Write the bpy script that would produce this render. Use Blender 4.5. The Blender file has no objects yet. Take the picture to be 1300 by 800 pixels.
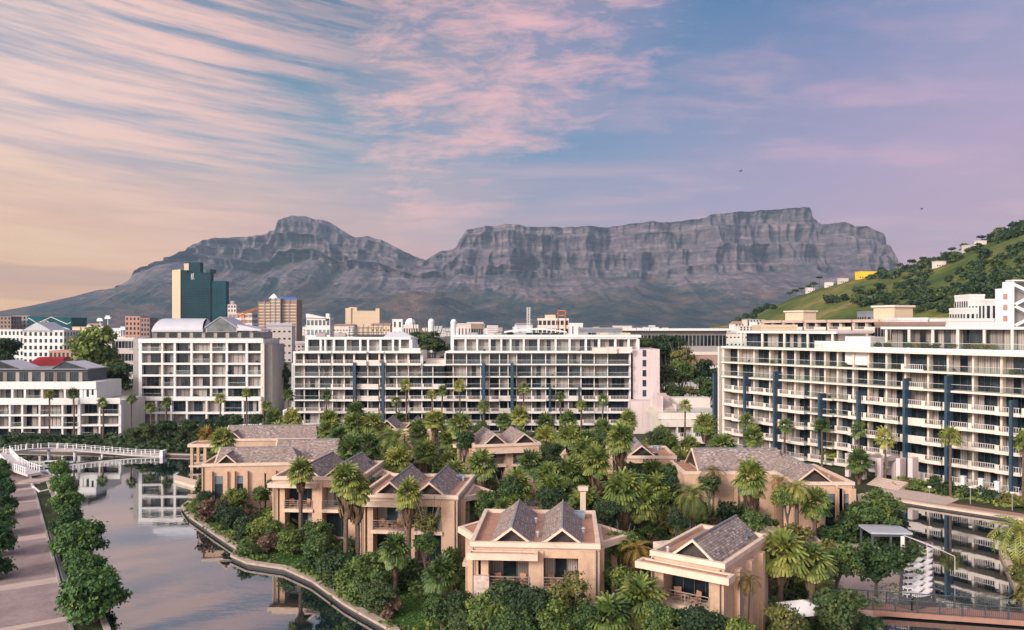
import bpy, bmesh, math, random
import numpy as np
from mathutils import Vector, Matrix, noise

# ------------------------------------------------------------------ camera, sky, sun, exposure
scn = bpy.context.scene
col = scn.collection
R = math.radians
F, H, HY = 1000.0, 27.0, 415.0          # focal length in photo pixels, camera height, horizon row

cam_d = bpy.data.cameras.new('camera')
cam_d.sensor_width = 36.0
cam_d.lens = 36.0 * F / 1300.0
cam_d.shift_y = 15.0 / 1300.0
cam_d.clip_start = 1.0
cam_d.clip_end = 60000.0
cam = bpy.data.objects.new('camera', cam_d)
cam.location = (0, 0, H)
cam.rotation_euler = (R(90), 0, 0)
col.objects.link(cam)
scn.camera = cam

SUN = Vector((-0.64, -0.66, 0.38)).normalized()
SUN_EL = math.asin(SUN.z)
SUN_ROT = math.atan2(SUN.x, SUN.y)

scn.view_settings.view_transform = 'Standard'
scn.view_settings.look = 'None'
scn.view_settings.gamma = 1.0
scn.view_settings.use_curve_mapping = False
scn.view_settings.exposure = 0.46
scn.render.engine = 'CYCLES'
scn.cycles.use_denoising = True
scn.cycles.max_bounces = 5
scn.cycles.diffuse_bounces = 2
scn.cycles.glossy_bounces = 3
scn.cycles.transparent_max_bounces = 8
scn.cycles.volume_bounces = 0
scn.cycles.caustics_reflective = False
scn.cycles.caustics_refractive = False
scn.cycles.sample_clamp_indirect = 4.0

class NT:
    """small node-tree writer"""
    def __init__(s, tree):
        s.t = tree; tree.nodes.clear()
    def n(s, typ, **kw):
        nd = s.t.nodes.new(typ)
        for k, v in kw.items():
            if k.startswith('i_'):
                nd.inputs[k[2:].replace('_', ' ')].default_value = v
            else:
                setattr(nd, k, v)
        return nd
    def l(s, a, b): s.t.links.new(a, b)
    def val(s, x, sock):
        if isinstance(x, (int, float)): sock.default_value = x
        elif isinstance(x, (tuple, list)): sock.default_value = x
        else: s.l(x, sock)
    def math(s, op, a, b=0.0, c=None, clamp=False):
        nd = s.t.nodes.new('ShaderNodeMath'); nd.operation = op; nd.use_clamp = clamp
        s.val(a, nd.inputs[0]); s.val(b, nd.inputs[1])
        if c is not None: s.val(c, nd.inputs[2])
        return nd.outputs[0]
    def mix(s, f, a, b, typ='MIX'):
        nd = s.t.nodes.new('ShaderNodeMix'); nd.data_type = 'RGBA'; nd.blend_type = typ
        s.val(f, nd.inputs[0])
        s.val(a if not isinstance(a, tuple) else (*a[:3], 1), nd.inputs[6])
        s.val(b if not isinstance(b, tuple) else (*b[:3], 1), nd.inputs[7])
        return nd.outputs[2]
    def maprange(s, v, a, b, c=0.0, d=1.0, smooth=True):
        nd = s.t.nodes.new('ShaderNodeMapRange')
        nd.interpolation_type = 'SMOOTHSTEP' if smooth else 'LINEAR'
        s.val(v, nd.inputs[0])
        for i, x in zip((1, 2, 3, 4), (a, b, c, d)): nd.inputs[i].default_value = x
        return nd.outputs[0]
    def noise(s, vec, scale, detail=4, rough=0.55, dist=0.0, out=0):
        nd = s.t.nodes.new('ShaderNodeTexNoise')
        if vec is not None: s.l(vec, nd.inputs['Vector'])
        nd.inputs['Scale'].default_value = scale; nd.inputs['Detail'].default_value = detail
        nd.inputs['Roughness'].default_value = rough; nd.inputs['Distortion'].default_value = dist
        return nd.outputs[out]
    def mapping(s, vec, loc=(0,0,0), rot=(0,0,0), sc=(1,1,1)):
        nd = s.t.nodes.new('ShaderNodeMapping'); s.l(vec, nd.inputs['Vector'])
        nd.inputs['Location'].default_value = loc; nd.inputs['Rotation'].default_value = rot
        nd.inputs['Scale'].default_value = sc
        return nd.outputs[0]
    def ramp(s, v, stops):
        nd = s.t.nodes.new('ShaderNodeValToRGB'); s.val(v, nd.inputs[0])
        el = nd.color_ramp.elements
        while len(el) > 1: el.remove(el[-1])
        el[0].position = stops[0][0]; el[0].color = (*stops[0][1], 1)
        for p, c in stops[1:]:
            e = el.new(p); e.color = (*c, 1)
        return nd.outputs[0]
    def comb(s, x, y, z):
        nd = s.t.nodes.new('ShaderNodeCombineXYZ')
        for k, v in enumerate((x, y, z)): s.val(v, nd.inputs[k])
        return nd.outputs[0]
    def sep(s, v):
        nd = s.t.nodes.new('ShaderNodeSeparateXYZ'); s.l(v, nd.inputs[0]); return nd.outputs

def srgb(r, g, b):
    f = lambda c: (c/255/12.92) if c/255 <= 0.04045 else ((c/255+0.055)/1.055)**2.4
    return (f(r), f(g), f(b))

world = bpy.data.worlds.new("World")
scn.world = world
world.use_nodes = True
w = NT(world.node_tree)
tc = w.n('ShaderNodeTexCoord')
dvec = tc.outputs['Generated']
dx, dy, dz = w.sep(dvec)
# azimuth -1 (left) .. +1 (right) seen from the front, elevation
az = w.math('ARCTAN2', dx, dy)                    # radians, 0 ahead, negative left
azn = w.maprange(az, -0.62, 0.62, 0, 1, smooth=False)
el = w.math('MULTIPLY', w.math('ARCSINE', dz), 57.2958)   # degrees
sky = w.n('ShaderNodeTexSky', sky_type='NISHITA', sun_disc=False, sun_elevation=SUN_EL, sun_rotation=SUN_ROT,
          air_density=1.4, dust_density=2.0, ozone_density=2.0)
hor = w.ramp(azn, [(0.0, srgb(255,176,92)), (0.22, srgb(250,172,122)), (0.45, srgb(218,164,156)), (0.7, srgb(184,150,174)), (1.0, srgb(196,154,172))])
mid = w.ramp(azn, [(0.0, srgb(205,175,175)), (0.3, srgb(118,150,172)), (0.5, srgb(98,136,170)), (0.8, srgb(158,142,176)), (1.0, srgb(180,148,178))])
top = w.ramp(azn, [(0.0, srgb(90,138,172)), (0.3, srgb(20,98,134)), (0.5, srgb(40,108,150)), (0.8, srgb(70,110,158)), (1.0, srgb(118,138,176))])
base = w.mix(w.maprange(el, 1.5, 13.5), hor, mid)
base = w.mix(w.maprange(el, 9.0, 25.0), base, top)
base = w.mix(w.maprange(el, 30, 80), base, srgb(70,105,150))
# high thin clouds, laid on a plane overhead so that they foreshorten towards the horizon
zz = w.math('ADD', w.math('MAXIMUM', dz, 0.0), 0.10)
pxy = w.comb(w.math('DIVIDE', dx, zz), w.math('DIVIDE', dy, zz), 0.0)
warp = w.noise(pxy, 0.55, 3, 0.5, out=1)
wv = w.n('ShaderNodeVectorMath', operation='MULTIPLY_ADD'); w.l(warp, wv.inputs[0])
wv.inputs[1].default_value = (0.30, 0.30, 0.0); w.l(pxy, wv.inputs[2])
pw = wv.outputs[0]
# streaks on the left, running up to the left
fan_ = w.math('MULTIPLY', w.math('MULTIPLY', el, 0.01745), w.math('MULTIPLY_ADD', az, 0.42, 1.25))
wps = w.sep(warp)
sv = w.comb(az, w.math('MULTIPLY_ADD', wps[0], 0.035, fan_), 0.0)
st = w.noise(w.mapping(sv, sc=(3.2, 34, 1)), 1.0, 8, 0.60, 0.1)
st2 = w.noise(w.mapping(sv, sc=(7, 110, 1)), 1.0, 6, 0.65, 0.05)
stv = w.math('MULTIPLY_ADD', st2, 0.35, w.math('MULTIPLY', st, 0.75))
left_m = w.maprange(w.math('MULTIPLY_ADD', el, -0.006, az), -0.10, -0.52)
streak = w.math('MULTIPLY', w.maprange(stv, 0.40, 0.68), left_m)
# broken ripple field fanning up from the middle
ae = w.comb(az, w.math('MULTIPLY', el, 0.01745), 0.0)
rpa = w.noise(w.mapping(ae, rot=(0, 0, R(-38)), sc=(9, 24, 1)), 1.0, 10, 0.66, 0.5)
rpb = w.noise(w.mapping(pw, rot=(0, 0, R(20)), sc=(0.9, 2.0, 1)), 4.2, 11, 0.70, 0.15)
rp = w.math('MULTIPLY_ADD', rpa, 0.62, w.math('MULTIPLY', rpb, 0.38))
rp2 = w.noise(w.mapping(pw, rot=(0, 0, R(15)), sc=(0.7, 1.3, 1)), 1.1, 4, 0.55, 0.1)
# the plume: its axis leans right with height
axis_ = w.math('MULTIPLY_ADD', el, 0.0095, -0.190)
pdist = w.math('ABSOLUTE', w.math('SUBTRACT', az, axis_))
pwid = w.math('MULTIPLY_ADD', el, 0.0125, 0.02)
plume = w.maprange(w.math('DIVIDE', pdist, pwid), 1.35, 0.15)
plume = w.math('MULTIPLY', plume, w.maprange(el, 3.5, 9))
rip = w.math('MULTIPLY', w.maprange(w.math('ADD', w.math('MULTIPLY_ADD', plume, 0.13, w.math('MULTIPLY', rp, 0.75)), w.math('MULTIPLY', rp2, 0.30)), 0.52, 0.76), w.maprange(plume, 0.0, 0.55))
# faint veils on the right
veil = w.math('MULTIPLY', w.maprange(w.math('MULTIPLY_ADD', rp, 0.5, rp2), 0.70, 0.98), w.maprange(az, -0.05, 0.25))
veil = w.math('MULTIPLY', veil, w.maprange(el, 26, 8, 0.35, 0.8))
low = w.math('MULTIPLY', w.maprange(w.noise(w.mapping(pw, rot=(0, 0, R(-8)), sc=(0.35, 1.5, 1)), 1.1, 6, 0.6, 0.3), 0.45, 0.7), w.math('MULTIPLY', w.maprange(el, 17, 6), w.maprange(az, 0.25, -0.05, 0.5, 0.85)))
soft = w.math('MULTIPLY', w.maprange(w.math('ADD', plume, w.math('MULTIPLY', w.math('SUBTRACT', rp2, 0.5), 2.2)), 0.15, 1.1), 0.32)
cov = w.math('MAXIMUM', w.math('MAXIMUM', streak, w.math('MAXIMUM', rip, soft)), w.math('MAXIMUM', veil, low))
cov = w.math('MULTIPLY', cov, 0.88)
ccol_hi = w.ramp(azn, [(0.0, srgb(246,206,186)), (0.35, srgb(243,186,174)), (0.6, srgb(230,174,178)), (1.0, srgb(208,162,184))])
ccol_lo = w.ramp(azn, [(0.0, srgb(255,202,125)), (0.25, srgb(244,190,162)), (0.5, srgb(214,170,176)), (1.0, srgb(214,168,178))])
ccol = w.mix(w.maprange(el, 3, 15), ccol_lo, ccol_hi)
skyc = w.mix(cov, base, ccol)
# two darker bands low on the left
db = w.math('MULTIPLY', w.maprange(w.noise(w.mapping(sv, loc=(0, .37, 0), sc=(1.5, 30, 1)), 1.0, 4, 0.5), 0.40, 0.56), w.math('MULTIPLY', w.maprange(az, -0.33, -0.48), w.maprange(el, 5.2, 3.4)))
skyc = w.mix(w.math('MULTIPLY', db, 0.85), skyc, srgb(205,152,124))
# below the horizon: dim ground haze
skyc = w.mix(w.maprange(el, 0.0, -2.0), skyc, srgb(140,125,130))
# the bright dawn sky behind the photographer, to the left
sd = w.n('ShaderNodeVectorMath', operation='DOT_PRODUCT'); w.l(dvec, sd.inputs[0])
hs = Vector((SUN.x, SUN.y - 0.35, 0.30)).normalized(); sd.inputs[1].default_value = hs
glow = w.math('POWER', w.maprange(sd.outputs['Value'], 0.10, 1.0, 0, 1, smooth=False), 1.6)
glow = w.math('MULTIPLY', glow, w.maprange(dy, 0.45, -0.10))
glc = w.n('ShaderNodeVectorMath', operation='SCALE'); glc.inputs[0].default_value = (1.0, 0.87, 0.80)
w.l(w.math('MULTIPLY', glow, 1.7), glc.inputs['Scale'])
# exposures: the gradient is written in display values, the physical sky joins it at a tenth
sc_ = w.n('ShaderNodeVectorMath', operation='SCALE'); w.l(skyc, sc_.inputs[0]); sc_.inputs['Scale'].default_value = 7.9
nm = w.n('ShaderNodeVectorMath', operation='SCALE'); w.l(sky.outputs[0], nm.inputs[0]); nm.inputs['Scale'].default_value = 0.10
ad = w.n('ShaderNodeVectorMath', operation='ADD'); w.l(sc_.outputs[0], ad.inputs[0]); w.l(nm.outputs[0], ad.inputs[1])
gl10 = w.n('ShaderNodeVectorMath', operation='SCALE'); w.l(glc.outputs[0], gl10.inputs[0]); gl10.inputs['Scale'].default_value = 10.0
ad2 = w.n('ShaderNodeVectorMath', operation='ADD'); w.l(ad.outputs[0], ad2.inputs[0]); w.l(gl10.outputs[0], ad2.inputs[1])
bg = w.n('ShaderNodeBackground'); w.l(ad2.outputs[0], bg.inputs['Color']); bg.inputs['Strength'].default_value = 0.10
wo = w.n('ShaderNodeOutputWorld'); w.l(bg.outputs[0], wo.inputs['Surface'])

sun_d = bpy.data.lights.new('sun', 'SUN')
sun_d.energy = 2.7
sun_d.angle = R(14)
sun_d.color = (1.0, 0.90, 0.82)
sun = bpy.data.objects.new('sun', sun_d)
sun.rotation_euler = (-SUN).to_track_quat('-Z', 'Y').to_euler()
sun.location = (-200, -150, 200)
col.objects.link(sun)

# ------------------------------------------------------------------ helpers
rng = random.Random(7)
def PX(x, y, Y): return Vector(((x - 650) * Y / F, Y, H - (y - HY) * Y / F))
def GP(x, y, z=1.0):
    Y = F * (H - z) / (y - HY); return ((x - 650) * Y / F, Y)
def proj(p): return (650 + F * p[0] / p[1], HY + F * (H - p[2]) / p[1])

def tag(o, label=None, cat=None, group=None, kind=None):
    if label: o['label'] = label
    if cat: o['category'] = cat
    if group: o['group'] = group
    if kind: o['kind'] = kind
    return o
def empty(name, loc=(0, 0, 0), rz=0.0, label=None, cat=None, group=None, sc=1.0):
    o = bpy.data.objects.new(name, None); o.location = loc; o.rotation_euler = (0, 0, rz)
    o.scale = (sc, sc, sc); o.empty_display_size = 0.3
    col.objects.link(o); return tag(o, label, cat, group)
def link_mesh(name, me, parent=None, loc=None):
    o = bpy.data.objects.new(name, me); col.objects.link(o)
    if parent: o.parent = parent
    if loc: o.location = loc
    return o
KIDS = {}
def copy_tree(o, parent=None):
    c = o.copy(); col.objects.link(c)
    if parent: c.parent = parent
    for ch in o.children: copy_tree(ch, c)
    return c

class MB:
    """collects faces and links them as one mesh"""
    def __init__(s): s.v = []; s.f = []; s.m = []; s.M = None; s.uv = None
    def pt(s, p):
        if s.M is not None: p = s.M @ Vector(p)
        s.v.append(tuple(p)); return len(s.v) - 1
    def face(s, pts, m=0):
        s.f.append([s.pt(p) for p in pts]); s.m.append(m)
    def hexa(s, c, m=0):
        b = [s.pt(p) for p in c]
        for q in ((0, 3, 2, 1), (4, 5, 6, 7), (0, 1, 5, 4), (1, 2, 6, 5), (2, 3, 7, 6), (3, 0, 4, 7)):
            s.f.append([b[i] for i in q]); s.m.append(m)
    def box(s, x0, x1, y0, y1, z0, z1, m=0):
        if x0 > x1: x0, x1 = x1, x0
        if y0 > y1: y0, y1 = y1, y0
        s.hexa([(x0, y0, z0), (x1, y0, z0), (x1, y1, z0), (x0, y1, z0), (x0, y0, z1), (x1, y0, z1), (x1, y1, z1), (x0, y1, z1)], m)
    def prism(s, poly, z0, z1, m=0, mt=None):
        n = len(poly)
        a = sum(poly[i][0]*poly[(i+1) % n][1] - poly[(i+1) % n][0]*poly[i][1] for i in range(n))
        if a < 0: poly = list(reversed(poly))
        b = [s.pt((x, y, z0)) for x, y in poly]; t = [s.pt((x, y, z1)) for x, y in poly]
        s.f.append(b[::-1]); s.m.append(m); s.f.append(t); s.m.append(m if mt is None else mt)
        for i in range(n):
            j = (i + 1) % n; s.f.append([b[i], b[j], t[j], t[i]]); s.m.append(m)
    def tube(s, pts, rad, n=6, m=0, cap=True):
        """tapered tube through points; rad a number or list"""
        pts = [Vector(p) for p in pts]
        if isinstance(rad, (int, float)): rad = [rad] * len(pts)
        rings = []
        for i, p in enumerate(pts):
            d = (pts[min(i+1, len(pts)-1)] - pts[max(i-1, 0)])
            if d.length < 1e-6: d = Vector((0, 0, 1))
            d.normalize()
            a = d.cross(Vector((0, 1, 0)) if abs(d.y) < 0.9 else Vector((1, 0, 0))).normalized(); b = d.cross(a)
            rings.append([s.pt(p + a*math.cos(2*math.pi*k/n)*rad[i] + b*math.sin(2*math.pi*k/n)*rad[i]) for k in range(n)])
        for i in range(len(rings) - 1):
            for k in range(n):
                s.f.append([rings[i][k], rings[i+1][k], rings[i+1][(k+1) % n], rings[i][(k+1) % n]]); s.m.append(m)
        if cap: s.f.append(rings[0]); s.m.append(m); s.f.append(rings[-1][::-1]); s.m.append(m)
    def lathe(s, c, prof, n=12, m=0):
        rings = [[s.pt((c[0] + r*math.cos(2*math.pi*k/n), c[1] + r*math.sin(2*math.pi*k/n), c[2] + z)) for k in range(n)] for r, z in prof]
        for i in range(len(rings) - 1):
            for k in range(n):
                s.f.append([rings[i][k], rings[i][(k+1) % n], rings[i+1][(k+1) % n], rings[i+1][k]]); s.m.append(m)
        s.f.append(rings[0][::-1]); s.m.append(m); s.f.append(rings[-1]); s.m.append(m)
    def mesh(s, name, mats):
        me = bpy.data.meshes.new(name); me.from_pydata(s.v, [], s.f)
        for mt in (mats if isinstance(mats, (list, tuple)) else [mats]): me.materials.append(mt)
        if any(s.m): me.polygons.foreach_set('material_index', s.m)
        me.update(); return me
    def build(s, name, mats, parent=None, loc=None):
        return link_mesh(name, s.mesh(name, mats), parent, loc)

# ------------------------------------------------------------------ materials
MATS = {}
def principled(name, rough=0.8, spec=0.3, metal=0.0):
    m = bpy.data.materials.new(name); m.use_nodes = True
    t = NT(m.node_tree)
    p = t.n('ShaderNodeBsdfPrincipled'); p.inputs['Roughness'].default_value = rough
    p.inputs['Specular IOR Level'].default_value = spec; p.inputs['Metallic'].default_value = metal
    o = t.n('ShaderNodeOutputMaterial'); t.l(p.outputs[0], o.inputs[0])
    MATS[name] = m
    return m, t, p
def mat_plain(name, c, rough=0.8, spec=0.3, var=0.12, scale=0.6, metal=0.0, streak=False, bump=0.0, per_obj=0.0):
    m, t, p = principled(name, rough, spec, metal)
    g = t.n('ShaderNodeNewGeometry')
    v = g.outputs['Position']
    if streak: v = t.mapping(v, sc=(1, 1, 0.18))
    n1 = t.noise(v, scale, 6, 0.6)
    n2 = t.noise(g.outputs['Position'], scale * 9, 3, 0.6)
    f = t.math('MULTIPLY_ADD', n2, 0.35, t.math('MULTIPLY', n1, 0.65))
    f = t.maprange(f, 0.3, 0.7, 1 - var, 1 + var * 0.6, smooth=False)
    if per_obj:
        oi = t.n('ShaderNodeObjectInfo')
        f = t.math('MULTIPLY', f, t.maprange(oi.outputs['Random'], 0, 1, 1 - per_obj, 1 + per_obj, smooth=False))
    vm = t.n('ShaderNodeVectorMath', operation='SCALE'); vm.inputs[0].default_value = c; t.l(f, vm.inputs['Scale'])
    outc = vm.outputs[0]
    if streak:
        n3 = t.noise(t.mapping(g.outputs['Position'], sc=(1, 1, 0.07)), 1.7, 5, 0.65)
        n4 = t.noise(g.outputs['Position'], 0.22, 3, 0.5)
        outc = t.mix(t.math('MULTIPLY', t.maprange(n3, 0.52, 0.72), t.maprange(n4, 0.4, 0.6, 0.15, 0.62)), outc, (c[0]*.58, c[1]*.52, c[2]*.48))
    t.l(outc, p.inputs['Base Color'])
    if bump:
        b = t.n('ShaderNodeBump'); b.inputs['Strength'].default_value = bump; b.inputs['Distance'].default_value = 0.05
        t.l(n2, b.inputs['Height']); t.l(b.outputs[0], p.inputs['Normal'])
    return m
M = {}
M['white'] = mat_plain('white_render', (0.66, 0.66, 0.645), 0.75, var=0.10, scale=0.25, streak=True)
M['white2'] = mat_plain('warm_white_render', (0.63, 0.57, 0.505), 0.75, var=0.12, scale=0.25, streak=True)
M['cream'] = mat_plain('cream_render', (0.66, 0.555, 0.46), 0.8, var=0.12, scale=0.3, streak=True)
M['mauve'] = mat_plain('pale_mauve_render', (0.58, 0.49, 0.48), 0.8, var=0.10, scale=0.2, streak=True)
M['beige'] = mat_plain('beige_villa_render', (0.56, 0.382, 0.268), 0.85, var=0.28, scale=0.35, streak=True, bump=0.25)
M['beige_l'] = mat_plain('pale_coping', (0.65, 0.50, 0.39), 0.8, var=0.25, scale=0.8)
M['grey'] = mat_plain('grey_concrete', (0.30, 0.28, 0.27), 0.8, var=0.18)
M['dgrey'] = mat_plain('dark_grey_metal', (0.07, 0.08, 0.09), 0.5, var=0.15)
M['black'] = mat_plain('black_metal', (0.02, 0.02, 0.025), 0.45, var=0.2)
M['blue'] = mat_plain('blue_fin', (0.028, 0.062, 0.098), 0.5, var=0.1)
M['metalroof'] = mat_plain('pale_metal_roof', (0.42, 0.43, 0.47), 0.45, 0.5, var=0.10)
M['whitemetal'] = mat_plain('white_painted_metal', (0.80, 0.78, 0.78), 0.5, var=0.05)
M['stone'] = mat_plain('curb_stone', (0.42, 0.34, 0.28), 0.85, var=0.35, scale=1.3, bump=0.4)
M['terracotta'] = mat_plain('terracotta_gravel', (0.40, 0.225, 0.155), 0.95, spec=0.1, var=0.28, scale=0.9)
M['vent'] = mat_plain('dark_timber_slats', (0.055, 0.045, 0.042), 0.8, var=0.3, scale=3)
M['timber'] = mat_plain('brown_timber', (0.22, 0.11, 0.065), 0.7, var=0.3, scale=2)
M['bark'] = mat_plain('palm_bark', (0.14, 0.10, 0.075), 0.95, spec=0.1, var=0.45, scale=3, bump=0.6)
M['bark2'] = mat_plain('tree_bark', (0.12, 0.10, 0.085), 0.95, spec=0.1, var=0.35, scale=3)
M['red'] = mat_plain('red_sheet_roof', (0.33, 0.02, 0.025), 0.6, var=0.2)
M['tile'] = mat_plain('clay_tile_roof', (0.32, 0.20, 0.155), 0.9, var=0.25, scale=1.0, per_obj=0.25)
M['slategrey'] = mat_plain('grey_sheet_roof', (0.22, 0.23, 0.26), 0.7, var=0.2, per_obj=0.2)
M['farwall'] = mat_plain('far_house_render', (0.62, 0.56, 0.52), 0.85, var=0.1, per_obj=0.18)
M['farbrown'] = mat_plain('brown_concrete', (0.27, 0.19, 0.16), 0.85, var=0.12)
M['pinkblock'] = mat_plain('salmon_block', (0.42, 0.25, 0.19), 0.85, var=0.12)
M['sand'] = mat_plain('sandstone_cladding', (0.58, 0.46, 0.33), 0.8, var=0.1)
M['gold'] = mat_plain('gold_cladding_and_sunglow', (0.55, 0.42, 0.27), 0.5, 0.5, var=0.06)  # also carries the sun glow painted on the glass tower's flank
M['orange'] = mat_plain('orange_paint', (0.55, 0.17, 0.03), 0.6, var=0.1)
M['yellow'] = mat_plain('yellow_render', (0.75, 0.50, 0.04), 0.8, var=0.08)
M['pergola'] = mat_plain('oiled_wood_seat', (0.40, 0.20, 0.12), 0.6, var=0.2, scale=4)
M['cushion'] = mat_plain('white_cushion', (0.78, 0.76, 0.74), 0.9, var=0.05)
M['awning'] = mat_plain('bright_blue_panel', (0.03, 0.12, 0.35), 0.5, var=0.05)
M['interior'] = mat_plain('dim_interior', (0.035, 0.035, 0.04), 0.9, var=0.4, scale=0.4)

def mat_glass(name, c, rough=0.08, spec=0.9, var=0.6, scale=0.35):
    m, t, p = principled(name, rough, spec)
    oi = t.n('ShaderNodeObjectInfo'); g = t.n('ShaderNodeNewGeometry')
    n1 = t.noise(g.outputs['Position'], scale, 3, 0.6)
    f = t.math('MULTIPLY', t.maprange(n1, 0.35, 0.65, 1 - var, 1 + var, smooth=False), t.maprange(oi.outputs['Random'], 0, 1, 0.6, 1.5, smooth=False))
    vm = t.n('ShaderNodeVectorMath', operation='SCALE'); vm.inputs[0].default_value = c; t.l(f, vm.inputs['Scale'])
    t.l(vm.outputs[0], p.inputs['Base Color'])
    return m
M['glass'] = mat_glass('dark_window_glass', (0.016, 0.026, 0.033), 0.06, 0.28)
M['tealglass'] = mat_glass('teal_curtain_wall', (0.005, 0.036, 0.050), 0.35, 0.10, 0.3, 0.06)
M['greyglass'] = mat_glass('grey_glass', (0.10, 0.13, 0.15), 0.15, 0.7)
def mat_curtain():
    m, t, p = principled('drawn_curtain', 0.9, 0.2)
    g = t.n('ShaderNodeNewGeometry'); oi = t.n('ShaderNodeObjectInfo')
    wv_ = t.n('ShaderNodeTexWave'); wv_.inputs['Scale'].default_value = 1.6; wv_.inputs['Distortion'].default_value = 1.5
    t.l(g.outputs['Position'], wv_.inputs['Vector'])
    c = t.mix(oi.outputs['Random'], (0.18, 0.16, 0.14), (0.46, 0.41, 0.37))
    c2 = t.mix(t.math('MULTIPLY', wv_.outputs['Fac'], 0.55), c, (0.08, 0.075, 0.08))  # dark wave stripes put the shade of the folds into the colour
    t.l(c2, p.inputs['Base Color'])
    return m
M['curtain'] = mat_curtain()
def mat_railglass():
    m = bpy.data.materials.new('pale_rail_glass'); m.use_nodes = True; t = NT(m.node_tree)
    a = t.n('ShaderNodeBsdfTransparent'); a.inputs[0].default_value = (0.85, 0.93, 0.92, 1)
    g = t.n('ShaderNodeBsdfGlossy'); g.inputs['Roughness'].default_value = 0.15; g.inputs['Color'].default_value = (0.75, 0.85, 0.85, 1)
    mx = t.n('ShaderNodeMixShader'); mx.inputs[0].default_value = 0.08; o = t.n('ShaderNodeOutputMaterial')
    t.l(a.outputs[0], mx.inputs[1]); t.l(g.outputs[0], mx.inputs[2]); t.l(mx.outputs[0], o.inputs[0]); return m
M['railglass'] = mat_railglass()
def mat_slate():
    m, t, p = principled('weathered_slate_tiles', 0.75, 0.3)
    tcn = t.n('ShaderNodeTexCoord')
    uv = tcn.outputs['UV']
    br = t.n('ShaderNodeTexBrick'); t.l(uv, br.inputs['Vector'])
    br.inputs['Scale'].default_value = 1.0; br.inputs['Brick Width'].default_value = 0.30; br.inputs['Row Height'].default_value = 0.21
    br.inputs['Mortar Size'].default_value = 0.018; br.inputs['Bias'].default_value = 0.0
    br.inputs['Color1'].default_value = (0, 0, 0, 1); br.inputs['Color2'].default_value = (1, 1, 1, 1); br.inputs['Mortar'].default_value = (0.5, 0.5, 0.5, 1)
    wn = t.n('ShaderNodeTexWhiteNoise', noise_dimensions='2D')
    # tile id
    s_ = t.sep(uv)
    row = t.math('FLOOR', t.math('DIVIDE', s_[1], 0.21))
    off = t.math('MULTIPLY', t.math('MODULO', row, 2.0), 0.15)
    cx = t.math('FLOOR', t.math('DIVIDE', t.math('ADD', s_[0], off), 0.30))
    t.l(t.comb(cx, row, 0.0), wn.inputs['Vector'])
    g = t.n('ShaderNodeNewGeometry')
    n1 = t.noise(g.outputs['Position'], 0.5, 5, 0.6)
    c = t.ramp(wn.outputs['Value'], [(0.0, (0.13, 0.107, 0.10)), (0.3, (0.235, 0.19, 0.172)), (0.55, (0.33, 0.265, 0.232)), (0.8, (0.30, 0.25, 0.235)), (0.92, (0.46, 0.37, 0.33)), (1.0, (0.55, 0.47, 0.43))])
    c = t.mix(t.maprange(n1, 0.38, 0.66, 0, 0.6), c, (0.30, 0.22, 0.18))
    c = t.mix(t.math('MULTIPLY', br.outputs['Fac'], 0.8), c, (0.06, 0.05, 0.05))
    t.l(c, p.inputs['Base Color'])
    b = t.n('ShaderNodeBump'); b.inputs['Strength'].default_value = 0.6; b.inputs['Distance'].default_value = 0.04
    t.l(wn.outputs['Value'], b.inputs['Height']); t.l(b.outputs[0], p.inputs['Normal'])
    return m
M['slate'] = mat_slate()

def mat_leaf(name, stops, rough=0.6, spec=0.25, trans=0.25, vary=0.35, nscale=0.6):
    """leaf colours vary by leaf ('tint' attribute), by plant and by clump"""
    m = bpy.data.materials.new(name); m.use_nodes = True; t = NT(m.node_tree)
    at = t.n('ShaderNodeAttribute', attribute_name='tint'); oi = t.n('ShaderNodeObjectInfo'); g = t.n('ShaderNodeNewGeometry')
    n1 = t.noise(g.outputs['Position'], nscale, 3, 0.6)
    f = t.math('ADD', t.math('MULTIPLY', at.outputs['Fac'], 0.5), t.math('MULTIPLY', t.maprange(n1, 0.3, 0.7, 0, 1, smooth=False), 0.28))
    f = t.math('ADD', f, t.math('MULTIPLY', t.math('SUBTRACT', oi.outputs['Random'], 0.35), 0.42))
    c = t.ramp(f, stops)
    p = t.n('ShaderNodeBsdfPrincipled'); p.inputs['Roughness'].default_value = rough; p.inputs['Specular IOR Level'].default_value = spec
    t.l(c, p.inputs['Base Color'])
    tr = t.n('ShaderNodeBsdfTranslucent'); t.l(c, tr.inputs[0])
    mx = t.n('ShaderNodeMixShader'); mx.inputs[0].default_value = trans
    t.l(p.outputs[0], mx.inputs[1]); t.l(tr.outputs[0], mx.inputs[2])
    o = t.n('ShaderNodeOutputMaterial'); t.l(mx.outputs[0], o.inputs[0])
    MATS[name] = m; return m
M['leaf'] = mat_leaf('green_leaves', [(0.05, (0.021, 0.047, 0.022)), (0.4, (0.065, 0.119, 0.038)), (0.7, (0.159, 0.213, 0.050)), (1.0, (0.348, 0.345, 0.070))])
M['leafd'] = mat_leaf('dark_green_leaves', [(0.05, (0.018, 0.039, 0.021)), (0.5, (0.053, 0.091, 0.038)), (1.0, (0.150, 0.179, 0.055))])
M['leafy'] = mat_leaf('yellow_green_leaves', [(0.05, (0.044, 0.060, 0.022)), (0.5, (0.168, 0.169, 0.050)), (1.0, (0.336, 0.273, 0.080))])
M['leafr'] = mat_leaf('dry_reddish_leaves', [(0.05, (0.066, 0.042, 0.034)), (0.5, (0.159, 0.100, 0.072)), (1.0, (0.264, 0.176, 0.120))])
M['leaft'] = mat_leaf('promenade_tree_leaves', [(0.05, (0.017, 0.051, 0.025)), (0.45, (0.054, 0.128, 0.042)), (0.8, (0.127, 0.213, 0.050)), (1.0, (0.268, 0.317, 0.060))])
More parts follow.
